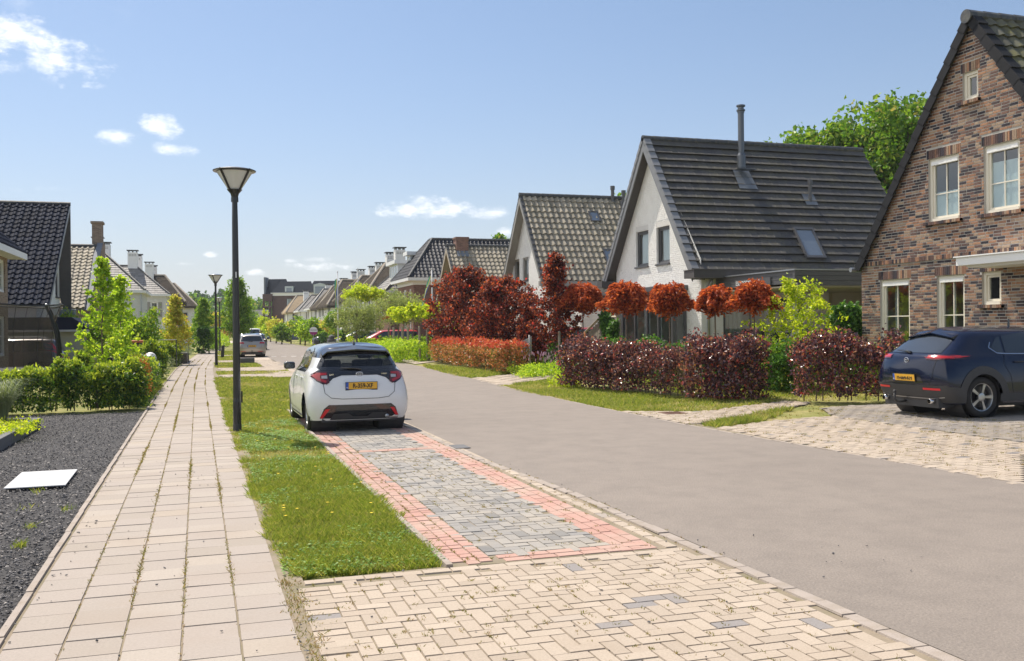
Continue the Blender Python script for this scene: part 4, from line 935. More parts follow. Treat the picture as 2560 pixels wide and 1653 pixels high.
mb = MB(); mb.box(16.5, 24, 41.2, 43.5, 0, 3.3); an = mb.build('side_annex', m_wbrick, R3, fixn=True); mb = MB(); mb.box(16.3, 24, 41., 43.5, 3.3, 3.55); mb.build('annex_roof_edge', m_greyfr, an, fixn=True)
# ------------ R4: brick gabled house with stub chimney
R4, p4 = gable_house('brick_house', 'red brick gabled house with grey pan tiles and a square brick chimney stub', 15.5, 23, 57.9, 64.1, 61.0, 3.6, 7.1, .5, m_redbrick, m_tgrey, 'pan',
    [(61.2, 61.9, 4.1, 5.2), (59.6, 60.6, .9, 2.4)], m_white, .30, .36, .07, .05, soff=simple('tan verge', (.45, .38, .3), .6), wkw=dict(curtain=[(0, .5, 0, 1, .2)]))
mb = MB(); mb.box(15.6, 16.42, 60.6, 61.4, 6.2, 7.62); mb.box(15.56, 16.46, 60.56, 61.44, 7.55, 7.66); mb.build('chimney', m_redbrick, R4, fixn=True)
mb = MB(); mb.quad(p4(15.6, 60.65, .08), p4(16.4, 60.65, .08), p4(16.4, 60.3, .08), p4(15.6, 60.3, .08)); mb.build('flashing', m_lead, R4)
skylight(R4, p4, 17.4, 18.3, 59.0, 58.3)
# ------------ hipped houses
def hip_house(name, label, x0, x1, y0, y1, ze, zr, wallm, roofm, wins=(), kind='tile', ov=.45, inx=None, iny=None, chim=(), eavem=None, swins=(), wm=None, side=1, course=.34, prof='flat', shut=None, cat='house'):
    T_ = thing(name, label, cat); f = gable(x0) if side > 0 else gabler(x1)
    mb = MB()
    wall(mb, [(y0, 0), (y1, 0), (y1, ze), (y0, ze)], list(wins), f, .1)
    wall(mb, [(x0, 0), (x1, 0), (x1, ze), (x0, ze)], list(swins), sidew(y0), .1)
    mb.quad((x0, y1, 0), (x1, y1, 0), (x1, y1, ze), (x0, y1, ze)); xx = x1 if side > 0 else x0; mb.quad((xx, y0, 0), (xx, y1, 0), (xx, y1, ze), (xx, y0, ze)); mb.build('wall', wallm, T_)
    for q in wins: window(T_, f, *q, wm or m_white, bars=(2, 2), curtain=[(0, .3, 0, 1, .2)], fw=.06, room=False)
    for q in swins: window(T_, sidew(y0), *q, wm or m_white, bars=(2, 2), curtain=[(0, .3, 0, 1, .2)], fw=.06, room=False)
    if shut:
        for q, ff in [(q, sidew(y0)) for q in swins]+[(q, f) for q in wins]:
            for u in (q[0]-.42, q[1]+.05): mb = MB(); fbar(mb, ff, u, u+.37, q[2], q[3], -.04, .0); mb.build('shutter', shut, T_, fixn=True)
    a0, a1, b0, b1 = x0-ov, x1+ov, y0-ov, y1+ov; hy = (b1-b0)/2; inx = inx if inx is not None else hy*.75; iny = iny if iny is not None else hy
    r0, r1 = Vector((a0+inx, b0+iny, zr)), Vector((a1-inx, b0+iny, zr)); r2, r3 = Vector((a1-inx, b1-iny, zr)), Vector((a0+inx, b1-iny, zr))
    c = [Vector((a0, b0, ze)), Vector((a1, b0, ze)), Vector((a1, b1, ze)), Vector((a0, b1, ze))]
    mb = MB(); base = [(c[0], c[1], r1, r0), (c[1], c[2], r2, r1), (c[2], c[3], r3, r2), (c[3], c[0], r0, r3)]
    if kind == 'tile':
        for q in base: mb.poly([p-Vector((0, 0, .02)) for p in q])
        mb.quad(r0-Vector((0, 0, .02)), r1-Vector((0, 0, .02)), r2-Vector((0, 0, .02)), r3-Vector((0, 0, .02)))
        D = Vector((0, -iny, ze-zr)); L = D.length
        tiles(mb, (a0, b0+iny, zr), (1, 0, 0), D, a1-a0, L, course, .3, prof, .035, amp=.06, keep=lambda u, d: inx*(1-d/L) < u < (a1-a0)-inx*(1-d/L))
        sgn = -1 if side > 0 else 1; xr = a0+inx if side > 0 else a1-inx; D2 = Vector((sgn*inx, 0, ze-zr)); L2 = D2.length
        tiles(mb, (xr, b0, zr), (0, 1, 0), D2, b1-b0, L2, course, .3, prof, .035, amp=.06, keep=lambda u, d: iny*(1-d/L2) < u < (b1-b0)-iny*(1-d/L2))
    else:        # thatch: thick rounded sheets
        n = 10
        for q in base:
            A, B_, C_, D__ = q
            g = [[(A.lerp(B_, i/n)).lerp(D__.lerp(C_, i/n), j/n)+Vector((0, 0, .10*math.sin(math.pi*j/n)-.18*(1-j/n)**2*0+random.uniform(-.02, .02))) for i in range(n+1)] for j in range(n+1)]
            for j in range(n):
                for i in range(n): mb.quad(g[j][i], g[j][i+1], g[j+1][i+1], g[j+1][i])
            mb.quad(A-Vector((0, 0, .28)), B_-Vector((0, 0, .28)), g[0][n], g[0][0])
            mb.quad(A-Vector((0, 0, .28)), B_-Vector((0, 0, .28)), Vector((B_.x*.9+(x0+x1)*.05, B_.y*.9+(y0+y1)*.05, ze-.1)), Vector((A.x*.9+(x0+x1)*.05, A.y*.9+(y0+y1)*.05, ze-.1)))
        mb.quad(r0, r1, r2, r3)
    RF = mb.build('roof', roofm, T_)
    mb = MB(); rm = m_tridge if kind == 'tile' else thatchridge
    for p, q in ((c[0], r0), (c[1], r1), (r0, r1), (c[3], r3), (r3, r2), (r0, r3)):
        if (q-p).length > .2: ridge_line(mb, p+Vector((0, 0, .03)), q+Vector((0, 0, .03)), .10 if kind == 'tile' else .13, .4)
    mb.build('ridge', rm, RF)
    if kind == 'tile':
        mb = MB(); mb.box(a0-.05, a1+.05, b0-.05, b0+.1, ze-.22, ze); mb.box(a0-.05, a0+.1, b0+.1, b1, ze-.22, ze-.001); mb.box(a1-.1, a1+.05, b0+.1, b1, ze-.22, ze-.001); mb.box(a0+.1, a1-.1, b0+.1, b1, ze-.2, ze-.16); mb.build('eaves', eavem or m_white, T_, fixn=True)
    for cx, cy, cz, w_, h_ in chim:
        mb = MB(); mb.box(cx-w_, cx+w_, cy-.45, cy+.45, cz-1.2, cz+h_); k = mb.build('chimney', m_render, T_, fixn=True)
        mb = MB(); mb.box(cx-w_-.1, cx+w_+.1, cy-.55, cy+.55, cz+h_+.18, cz+h_+.26); 
        for dx in (-w_+.1, 0, w_-.1): mb.box(cx+dx-.05, cx+dx+.05, cy-.4, cy+.4, cz+h_, cz+h_+.18)
        mb.build('chimney_cap', m_anth, k, fixn=True)
        mb = MB()
        for t in range(int(2*w_/.16)-1):
            for rz_ in (.28, .42): mb.box(cx-w_+.12+t*.16, cx-w_+.22+t*.16, cy-.455, cy-.445, cz+h_-rz_, cz+h_-rz_+.08)
        mb.build('air_brick_rows', m_greyfr, k, fixn=True)['kind'] = 'stuff'
    return T_
thatchridge = simple('thatch ridge', (.36, .31, .25), .9, var=.3, vs=8)
R5 = hip_house('brick_house', 'tall red brick house with hipped dark pan tile roof and a small white dormer', 14.2, 25, 67.5, 73.3, 5.35, 8.35, m_redbrick, m_tblue, [(68.4, 69.2, 3.2, 4.6), (70.2, 71.2, 3.2, 4.6), (72.1, 72.8, 3.2, 4.6), (68.4, 69.2, .5, 2.3), (70.2, 71.2, .2, 2.4)], inx=2.4, iny=2.9, prof='pan', course=.36)
mb = MB(); mb.box(14.14, 25.1, 67.44, 73.36, 4.85, 5.16); mb.build('frieze', m_white, R5, fixn=True)
def dormer(par, x0, x1, y0, y1, z0, z1, fm=m_white, n=3, big=False):
    """box dormer facing the street"""
    mb = MB(); mb.box(x0+.05, x1, y0, y1, z0, z1); d = mb.build('dormer', simple('white boarding', (.72, .73, .73), .5, var=.05), par, fixn=True)
    mb = MB(); mb.box(x0-.3, x1, y0-.25, y1+.25, z1, z1+.28); mb.build('dormer_roof', m_white, d, fixn=True)
    f = gable(x0)
    mb = MB(); w_ = (y1-y0)/n
    for k in range(n+1): fbar(mb, f, y0+k*w_-.05, y0+k*w_+.05, z0, z1, -.03, .06)
    fbar(mb, f, y0, y1, z0, z0+.12, -.032, .05); fbar(mb, f, y0, y1, z1-.1, z1, -.032, .05); mb.build('window_frame', m_white, d, fixn=True)
    mb = MB(); mb.quad((x0, y0, z0), (x0, y1, z0), (x0, y1, z1), (x0, y0, z1)); mb.build('pane', m_skyglass, d)
dormer(R5, 14.9, 17, 72.0, 73.0, 6.0, 7.3, n=2)
R6 = hip_house('terraced_house', 'low white trimmed house with pale roof slope and wide white dormer', 14.1, 24, 76.2, 83, 4.75, 7.6, m_redbrick, m_slate, [(77, 78, 2.8, 4.0), (79.5, 80.8, 2.8, 4.0)], inx=3.0, iny=3.4)
dormer(R6, 14.5, 18, 74.9, 78.3, 5.75, 6.85, n=4)
# semi-detached pairs further down the right side
DS = [('thatched_house', 'dark thatched semi with two tall white chimneys, just past the low house with wide dormer', 14.6, 88.5, 97, 5.0, 8.0, 'thatch', m_thatch, [(17.6, 90, 8.1, .48, 1.08), (17.65, 95, 8.1, .44, 1.0)]),
      ('thatched_house', 'thatched house with the second pair of white chimneys along the right row', 14.5, 102.5, 111, 4.9, 7.6, 'thatch', m_thatch, [(18.5, 106, 7.9, .47, .95), (18.5, 111, 7.8, .4, .95)]),
      ('thatched_house', 'thatched house with roof windows behind the green banner flagpole', 14.4, 117, 127, 4.6, 7.9, 'thatch', m_thatch, [(18.7, 121, 8., .45, 1.0), (18.6, 126, 8., .34, 1.0)]),
      ('thatched_house', 'dark thatched roof house over white walls left of the green banner flagpole', 14.9, 131.5, 140, 4.7, 7.7, 'thatch', m_thatch, [(18.6, 136, 7.7, .47, .95)]),
      ('white_house', 'white semi with slate roof and grey shutters, nearer of the far white pair', 15.2, 145, 153, 4.9, 7.9, 'tile', m_slate, [(18.4, 152, 7.7, .47, .9)]),
      ('white_house', 'white semi with slate roof and grey shutters, farther of the far white pair', 15.2, 163, 171, 4.9, 7.6, 'tile', m_slate, [(16.9, 172, 7.6, .45, .8)]),
      ('thatched_house', 'beige reed thatched house with green wall beside the brick apartment block', 15.2, 189, 199, 5.1, 8.5, 'thatch', m_thatch2, [])]
for nm, lb, X, ya, yb, ze_, zr_, kd, rm_, ch in DS:
    hip_house(nm, lb, X, X+9, ya, yb, ze_, zr_, m_render, rm_, [(ya+1, ya+2, 3.4, 4.8), (yb-2.4, yb-1.4, 3.4, 4.8)], kind=kd, inx=2.6, iny=(yb-ya)/2+.4, chim=ch, swins=[(X+1.2, X+2.2, 3.3, 4.8), (X+3.6, X+4.5, 3.3, 4.8)], shut=m_greyfr if kd == 'tile' else m_anth, ov=.5)
# ------------ apartment block closing the street
t_ = pixdir(658, 760); k_ = 214/t_.y
AP = thing('apartment_block', 'dark brick apartment block with blue black mansard roof closing the street', 'building', (t_.x*k_, 214, 0), R(-17.7))
def apt():
    W_ = [(5.06, 6.25, 6.9, 8.5), (5.06, 6.25, 4.2, 5.9), (11.5, 12.8, 6.6, 8.2), (16, 17.4, 6.6, 8.2)]
    mb = MB(); wall(mb, [(2.1, 0), (24, 0), (24, 9.1), (2.1, 9.1)], W_, sidew(0), .15); mb.quad((2.1, 0, 0), (2.1, 10, 0), (2.1, 10, 9.1), (2.1, 0, 9.1)); mb.build('wall', m_aptbrick, AP)
    for q in W_: window(AP, sidew(0), *q, m_anth, bars=(2, 1), room=False, curtain=[(0, 1, 0, 1, .3)])
    mb = MB()
    for x in (0., 1.3): mb.box(x, x+.38, -.5, 0, 0, 8.6)
    mb.box(.4, .8, 6, 7, 0, 8.6); mb.box(0, 2.09, -.52, 7, 8.0, 9.5)
    for z in (2.2, 4.5, 6.6): mb.box(0, 2.09, -.52, 7, z, z+.28)
    mb.build('balcony_tower', m_aptbrick, AP, fixn=True)
    mb = MB(); mb.box(1.8, 24.2, -.25, .1, 9.1, 9.6); mb.box(1.7, 24.3, -.4, .1, 9.6, 9.75); mb.build('cornice', m_white, AP, fixn=True)
    mb = MB(); mb.poly([(1.75, -.15, 9.72), (11.2, -.15, 9.72), (9.9, 2.4, 12.3), (3.3, 2.4, 12.3)]); mb.poly([(1.75, -.15, 9.72), (3.3, 2.4, 12.3), (3.3, 8, 12.3), (1.75, 10, 9.72)])
    mb.poly([(.3, 1, 9.5), (6, 1, 9.5), (4.2, 3.6, 12.9), (.35, 3.6, 12.9)]); mb.poly([(9.4, -.7, 9.72), (26, -.7, 9.72), (26, 2.2, 12.35), (10.6, 2.2, 12.35)]); mb.poly([(9.4, -.7, 9.72), (10.6, 2.2, 12.35), (10.6, 6, 12.35), (9.4, 6, 9.72)]); mb.build('roof', m_tapt, AP)
    mb = MB(); mb.box(-.02, .28, .8, 3.8, 9.4, 13.2); mb.build('parapet', m_lead, AP, fixn=True)
    def dm(x0, x1, z0, z1, y=0.2, ped=False):
        mb = MB(); mb.box(x0, x1, y, y+3, z0, z1+.15)
        if ped: mb.prism([(x0-.15, z1+.15), (x1+.15, z1+.15), ((x0+x1)/2, z1+.55)], lambda p, d: (p[0], d, p[1]), y-.05, y+3)
        d = mb.build('dormer', simple('pale dormer', (.50, .56, .57), .5, var=.05), AP, fixn=True)
        mb = MB(); mb.box(x0+.3, x1-.3, y-.03, y+.02, z0+.1, z1-.2); mb.build('pane', m_skyglass, d, fixn=True)
    dm(4.7, 6.5, 9.8, 11.0, .1); dm(11.1, 13.8, 9.4, 11.2, -.8, True); dm(15.2, 17, 9.9, 11.3, -.5)
    for x in (3.4, 7.3): mb = MB(); mb.add([(x, .55, 10.3), (x+.75, .55, 10.3), (x+.75, 1.15, 10.95), (x, 1.15, 10.95)], [(0, 1, 2, 3)]); mb.build('skylight', m_skyglass, AP)
apt()
fb = thing('gabled_house', 'distant dark roofed house left of the apartment block', 'house', (7.5, 236, 0), R(-17.7))
mb = MB(); mb.box(0, 6, 0, 6, 0, 3.2); mb.build('wall', m_render, fb, fixn=True); mb = MB(); mb.add([(-.4, -.4, 3.1), (6.5, -.4, 3.1), (6.5, 3, 6.6), (2.2, 3, 6.6), (6.5, 6.4, 3.1), (-.4, 6.4, 3.1)], [(0, 1, 2, 3), (3, 2, 4, 5), (0, 3, 5)]); mb.build('roof', m_tblue, fb)
# ------------ left side
L0 = hip_house('brick_house', 'tan brick house with dark hipped roof at the left edge behind the trampoline', -15, -6.78, 31, 38.5, 4.6, 7.4, m_tanbrick, m_tnight, [(36.9, 38.05, 3.15, 4.3), (36.9, 38.0, .9, 2.3)], side=-1, inx=3, iny=3.2, prof='pan', course=.36, ov=.52)
L1 = thing('black_roofed_house', 'house with tall blue black tiled roof and black gable fin on the left', 'house')
mb = MB(); X = -6.5; wins = [(48.0, 48.95, 3.35, 4.45)]
wall(mb, [(42.7, 0), (49.35, 0), (49.35, 7.5), (49.1, 7.5), (42.7, 3.0)], wins, gabler(X), .12); mb.quad((X, 42.8, 0), (-20, 42.8, 0), (-20, 42.8, 3), (X, 42.8, 3)); mb.build('wall', m_render, L1)
for q in wins: window(L1, gabler(X), *q, m_anth, sill=(.05, .06, .06))
mb = MB(); s = Vector((0, 42.6-49.2, 2.85-7.7)); tiles(mb, (-19, 49.2, 7.7), (1, 0, 0), s, 13, s.length, .37, .30, 'pan', .045, amp=.06); mb.quad((-19, 49.2, 7.67), (-6, 49.2, 7.67), (-6, 42.6, 2.82), (-19, 42.6, 2.82)); RF = mb.build('roof', m_tnight, L1)
mb = MB(); ridge_line(mb, (-19, 49.2, 7.72), (-6, 49.2, 7.72), .1); mb.build('ridge', m_tridge, RF)
mb = MB(); mb.add([(-6.0, 49.25, 7.72), (-6.0, 42.55, 2.80), (-6.0, 42.75, 2.72), (-6.0, 49.25, 7.4), (-6.06, 49.25, 7.72), (-6.06, 42.55, 2.80), (-6.06, 42.75, 2.72), (-6.06, 49.25, 7.4)], [(0,1,2,3), (7,6,5,4), (3,2,6,7), (0,4,5,1)]); mb.build('verge_board', m_fascia, RF)
mb = MB(); mb.prism([(-6.0, 7.75), (-6.0, 2.75), (-6.35, 2.75), (-6.75, 4.6), (-6.6, 5.6), (-6.2, 7.3)], lambda p, d: (p[0], d, p[1]), 49.25, 49.4); mb.build('gable_fin', m_darkwood, RF, fixn=True)
mb = MB(); mb.box(-6.6, -5.85, 49.0, 49.7, 2.45, 2.78); mb.box(-7.4, -6.3, 46.6, 48.2, 2.3, 2.42); mb.build('fascia_box', m_lead, L1, fixn=True)
L2 = thing('gabled_house', 'house with glossy pan tiles, slanted lead edge and tan brick chimney on the left', 'house')
mb = MB(); s = Vector((0, -3.9, -3.2)); 
mb = MB(); tiles(mb, (-16, 61.5, 6.75), (1, 0, 0), Vector((0, -5.5, -3.75)), 9.85, 6.65, .37, .30, 'pan', .045, amp=.06); mb.quad((-16, 61.5, 6.7), (-6.15, 61.5, 6.7), (-6.15, 56, 2.95), (-16, 56, 2.95)); RF = mb.build('roof', m_tgrey, L2)
mb = MB(); ridge_line(mb, (-16, 61.5, 6.8), (-6.1, 61.5, 6.8), .1); mb.build('ridge', m_tridge, RF)
mb = MB(); mb.poly([(-6.05, 61.7, 7.0), (-5.75, 61.7, 7.0), (-6.0, 56, 2.9), (-6.6, 56, 2.9)]); mb.build('lead_edge', m_lead, RF)
mb = MB(); mb.poly([(-5.75, 61.7, 7.0), (-5.75, 63., 7.0), (-5.75, 63., 0), (-5.75, 56, 0), (-5.95, 56, 2.9)]); mb.box(-6.35, -5.8, 61.7, 62.6, 6.2, 8.2); mb.box(-6.42, -5.73, 61.63, 62.67, 8.15, 8.28); mb.build('gable_wall', m_tanbrick, L2)
mb = MB(); mb.quad((-16, 56.2, 0), (-5.9, 56.2, 0), (-5.9, 56.2, 2.9), (-16, 56.2, 2.9)); mb.build('wall', m_tanbrick, L2)
L3 = hip_house('white_house', 'white rendered semi with slate hip roof and large white chimneys, nearer of the left pair', -17, -5.45, 92.3, 101, 5.4, 9.1, m_wbrick, m_slate, side=-1, swins=[(-8.9, -7.6, 3.1, 4.6)], inx=3.85, iny=4.4, chim=[(-9.28, 95, 9.1, .44, 1.0), (-8.87, 99, 9.0, .29, 1.0)], shut=m_greyfr, ov=.35, kind='tile')
mb = MB(); mb.tube([(-5.5, 92.2, 5.1), (-5.5, 92.2, 0)], .06, 8); mb.build('downpipe', m_zinc, L3)
L4 = hip_house('white_house', 'white rendered semi with slate hip roof and shuttered bay, farther of the left pair', -16, -3.95, 108.3, 116, 5.65, 8.85, m_wbrick, m_slate, side=-1, swins=[(-5.5, -4.8, 3.2, 4.8), (-12, -11, 3, 4.6)], inx=3.6, iny=4.0, chim=[(-7.45, 112, 9.1, .5, 1.2), (-6.9, 115, 9.0, .22, 1.1)], shut=m_greyfr, ov=.35)
L5 = hip_house('thatched_house', 'thatched house with dark timber wall, nearer of the two on the left', -14, -2.8, 124.5, 132.5, 5.3, 8.7, m_darkwood, m_thatch, side=-1, kind='thatch', inx=2.5, iny=4.2, chim=[(-6.6, 128, 9., .51, 1.13), (-6.05, 131, 8.9, .2, 1.0)], ov=.5)
L6 = hip_house('thatched_house', 'thatched house with white windows, farther of the two on the left', -13, -1.6, 142.5, 154, 5.2, 8.6, m_render, m_thatch, side=-1, kind='thatch', inx=3.2, iny=6, ov=.6, swins=[(-3.6, -2.3, 2.9, 4.4)])
# flat dark carport roof behind the trampoline
cpl = thing('carport', 'dark flat roofed carport behind the brown estate car on the left', 'carport')
mb = MB(); mb.prism([(-14, 1.85), (-13.6, 2.32), (-5.1, 2.32), (-4.5, 1.92), (-4.5, 1.8), (-14, 1.8)], lambda p, d: (p[0], d, p[1]), 41.9, 44.5); mb.build('roof', m_tnight, cpl, fixn=True)
mb = MB(); mb.box(-14, -4.45, 41.8, 41.9, 1.74, 1.82); mb.build('gutter', m_zinc, cpl, fixn=True)
mb = MB(); mb.box(-14, -4.6, 42.2, 42.3, 0, 1.8); mb.build('rear_wall', simple('sage cladding', (.42, .44, .36), .7, var=.08), cpl, fixn=True)
# ---------------------------------------------------------------- cars
def paint(name, col, coat=1., rough=.35, metal=0.):
    return simple(name, col, rough, metal, var=.03, coat=coat, vs=2)
m_glassdark = simple('tinted car glass', (.018, .022, .025), .06, var=0, spec=.8, coat=.6)
m_cabin = glassmat('cabin glass', (.42, .46, .46), 1.5, .8)
m_seat = simple('seat fabric', (.02, .02, .022), .9, var=.1)
m_blackgl = simple('gloss black trim', (.012, .013, .016), .15, var=0, coat=1)
m_blackpl = simple('grey black plastic', (.045, .045, .047), .65, var=.15)
m_rubber = simple('tyre rubber', (.022, .021, .021), .8, var=.2, vs=9, bmp=.2)
m_alloy = simple('alloy wheel', (.42, .43, .44), .3, metal=.9, var=.06)
m_darkalloy = simple('dark alloy', (.05, .05, .055), .3, metal=.7, var=.06)
m_lampred = simple('red lamp lens', (.42, .012, .015), .12, var=.05, coat=1)
m_lampdark = simple('dark red lamp lens', (.09, .008, .01), .12, var=.05, coat=1)
m_lampclear = simple('clear lamp lens', (.45, .45, .46), .15, var=.05, coat=1)
m_plate = simple('yellow number plate', (.78, .43, .04), .45, var=.03)
m_plateblue = simple('blue plate band', (.03, .10, .45), .45, var=0)
m_ink = simple('plate black', (.015, .015, .015), .5, var=0)
m_chrome = simple('chrome', (.65, .65, .66), .12, metal=1, var=0)
m_reflect = simple('red reflector', (.65, .02, .03), .3, var=.03)
def car_shell(p):
    """control net -> smooth closed body. rows go up the body, stations run round it from rear centre to front centre"""
    W = p['W']/2; Hh = p['H']; ro, wb, fo = p['ro'], p['wb'], p['fo']; zb = p.get('zb', .23)
    belt = p['belt']; zr = [zb, zb+.17, .60*p.get('zk', 1), .82*p.get('zk', 1), belt, belt+.035, belt+(Hh-belt)*.56, Hh-.085, Hh-.03, Hh]
    rx = p['rx']          # rear centreline x offsets from -ro, per row
    ins = p.get('ins', (.0, .0, .0, .04, .10, .15, .255, .33, .58, 1))   # side tumblehome, fraction of W
    f = lambda l: [round(a, 4) for a in l]
    ST = []
    cw = p.get('cw', (.88, .95, .94, .87, .83, .79, .66, .60, .33, 0))
    def zs(dz=0): return [z for z in zr]
    # rear centre, rear mid, rear corner
    zrear = list(zr); zrear[7] = Hh-.085; zrear[8] = Hh-.05; zrear[9] = Hh-.035
    ST.append([(-ro+rx[i], 0, zrear[i]) for i in range(10)])
    ST.append([(-ro+rx[i]+.015, W*min(.52, cw[i]*.62), zrear[i]-(.0 if i < 6 else .006)) for i in range(10)])
    ST.append([(-ro+rx[i]+(.10 if i < 6 else .05), W*cw[i], zrear[i]-(.0 if i < 6 else .012)) for i in range(10)])
    sw = lambda x, k=1: [W*(1-ins[i])*k for i in range(10)]
    bx = [.34, .32, .30, .30, .30, .30, .26, .24, .22, .2]
    ST.append([(-ro+rx[i]+bx[i], [W*.985, W*1.0, W*1.0, W*.955, W*(1-ins[4])*.985, W*(1-ins[5])*.97, W*(1-ins[6])*.96, W*(1-ins[7])*.96, W*(1-ins[8]), 0][i], zr[i]) for i in range(10)])
    for x, k in ((.0, 1.0), (.45, .995), (1.0, .985), (1.55, .985), (wb-.75, .99)):
        w_ = sw(x, k); q = [W*.985*k, W*1.0*k, W*1.0*k, W*.965*k, w_[4], w_[5], w_[6], w_[7], w_[8], 0]
        hs = 0 if x < wb-1.0 else -.03
        xx = [x]*10
        if x == .0: xx = [x, x, x, x, x+.02, x+.05, max(x+.05, -ro+rx[6]+.45), max(x+.05, -ro+rx[7]+.5), x+.2, x+.2]
        ST.append([(xx[i], q[i], zr[i]+(hs if i > 6 else 0)-(.02*(x/wb) if i in (4, 5) else 0)) for i in range(10)])
    # windscreen and bonnet
    zh = p.get('bonnet', .98)
    x = wb-.25; ST.append([(x+(0 if i < 5 else [-.02, -.32, -.5, -.5, -.5][i-5]), [W*.95, W*.99, W, W*.96, W*.88, W*.80, W*.66, W*.56, W*.36, 0][i], [zr[0], zr[1], zr[2], zr[3], belt-.05, belt-.0, zr[6], Hh-.12, Hh-.075, Hh-.06][i]) for i in range(10)])
    x = wb+.15; ST.append([(x, [W*.93, W*.985, W*.99, W*.93, W*.84, W*.74, W*.6, W*.45, W*.25, 0][i], [zr[0], zr[1], zr[2], zr[3]*.98, zh-.08, zh-.03, zh, zh+.01, zh+.015, zh+.02][i]) for i in range(10)])
    x = wb+fo*.62; ST.append([(x, [W*.88, W*.93, W*.93, W*.86, W*.76, W*.66, W*.55, W*.4, W*.2, 0][i], [zr[0], zr[1], zr[2], zr[3]*.93, zh-.14, zh-.1, zh-.08, zh-.07, zh-.06, zh-.06][i]) for i in range(10)])
    x = wb+fo; ST.append([(x-[.03, 0, .0, .06, .12, .16, .2, .22, .24, .25][i], [W*.5, W*.55, W*.55, W*.5, W*.46, W*.4, W*.34, W*.26, W*.14, 0][i], [zr[0], zr[1], .58, .70, zh-.2, zh-.17, zh-.15, zh-.14, zh-.135, zh-.13][i]) for i in range(10)])
    ST.append([(x+.02-[.03, 0, .0, .06, .12, .16, .2, .22, .24, .25][i], 0, [zr[0], zr[1], .58, .70, zh-.19, zh-.16, zh-.14, zh-.13, zh-.13, zh-.13][i]) for i in range(10)])
    bm = bmesh.new(); grid = {}
    for s in (1, -1):
        for u, st in enumerate(ST):
            for v, (x, y, z) in enumerate(st): grid[s, u, v] = bm.verts.new((x, y*s, z))
        for u in range(len(ST)-1):
            for v in range(9):
                q = [grid[s, u, v], grid[s, u+1, v], grid[s, u+1, v+1], grid[s, u, v+1]]
                try: bm.faces.new(q if s > 0 else q[::-1])
                except ValueError: pass
    bmesh.ops.remove_doubles(bm, verts=bm.verts[:], dist=1e-4)
    bmesh.ops.dissolve_degenerate(bm, edges=bm.edges[:], dist=1e-4)
    bmesh.ops.recalc_face_normals(bm, faces=bm.faces[:])
    me = bpy.data.meshes.new('tmp'); bm.to_mesh(me); bm.free()
    o = bpy.data.objects.new('tmp', me); COL.objects.link(o); md = o.modifiers.new('s', 'SUBSURF'); md.levels = 3; md.render_levels = 3
    dg = bpy.context.evaluated_depsgraph_get(); m2 = bpy.data.meshes.new_from_object(o.evaluated_get(dg)); bpy.data.objects.remove(o); bpy.data.meshes.remove(me)
    return m2
def patch_mesh(bvh, poly, axis, off=.004, cell=.035):
    """outline in the rear (y,z) / side (x,z) / top (x,y) view draped on the body"""
    mb = MB(); us = [q[0] for q in poly]; vs_ = [q[1] for q in poly]; u0, u1, v0, v1 = min(us), max(us), min(vs_), max(vs_)
    if sum((poly[i-1][0]*poly[i][1]-poly[i][0]*poly[i-1][1]) for i in range(len(poly))) < 0: poly = poly[::-1]
    nu = max(1, math.ceil((u1-u0)/cell)); nv = max(1, math.ceil((v1-v0)/cell))
    def hit(u, v):
        if axis == 'rear': o, d = Vector((-6, u, v)), Vector((1, 0, 0))
        elif axis == 'front': o, d = Vector((9, u, v)), Vector((-1, 0, 0))
        elif axis == 'left': o, d = Vector((u, 6, v)), Vector((0, -1, 0))
        elif axis == 'right': o, d = Vector((u, -6, v)), Vector((0, 1, 0))
        else: o, d = Vector((u, v, 6)), Vector((0, 0, -1))
        h = bvh.ray_cast(o, d)
        if h[0] is None: return None
        n = h[1] if h[1].dot(d) < 0 else -h[1]
        return h[0]+n*off
    concave = poly
    for i in range(nu):
        for j in range(nv):
            a0, a1, b0, b1 = u0+(u1-u0)*i/nu, u0+(u1-u0)*(i+1)/nu, v0+(v1-v0)*j/nv, v0+(v1-v0)*(j+1)/nv
            c = clip_poly(poly, [(a0, b0), (a1, b0), (a1, b1), (a0, b1)])      # cell is the convex clipper, outline may be concave
            if len(c) > 2:
                P = [hit(*q) for q in c]
                if all(q is not None for q in P) and max((P[k]-P[k-1]).length for k in range(len(P))) < .5: mb.poly(P)
    return mb
def stroke(pts, w):
    L = []; R_ = []
    for i, p in enumerate(pts):
        a = Vector(pts[max(i-1, 0)]); b = Vector(pts[min(i+1, len(pts)-1)]); d = (b-a).normalized(); n = Vector((-d.y, d.x))*w/2
        L.append((p[0]+n.x, p[1]+n.y)); R_.append((p[0]-n.x, p[1]-n.y))
    return [[L[i], L[i+1], R_[i+1], R_[i]] for i in range(len(pts)-1)]
def multi(bvh, polys, axis, off=.004, cell=.035):
    mb = MB()
    for q in polys:
        m2 = patch_mesh(bvh, q, axis, off, cell); mb.add(m2.v, m2.f)
    return mb
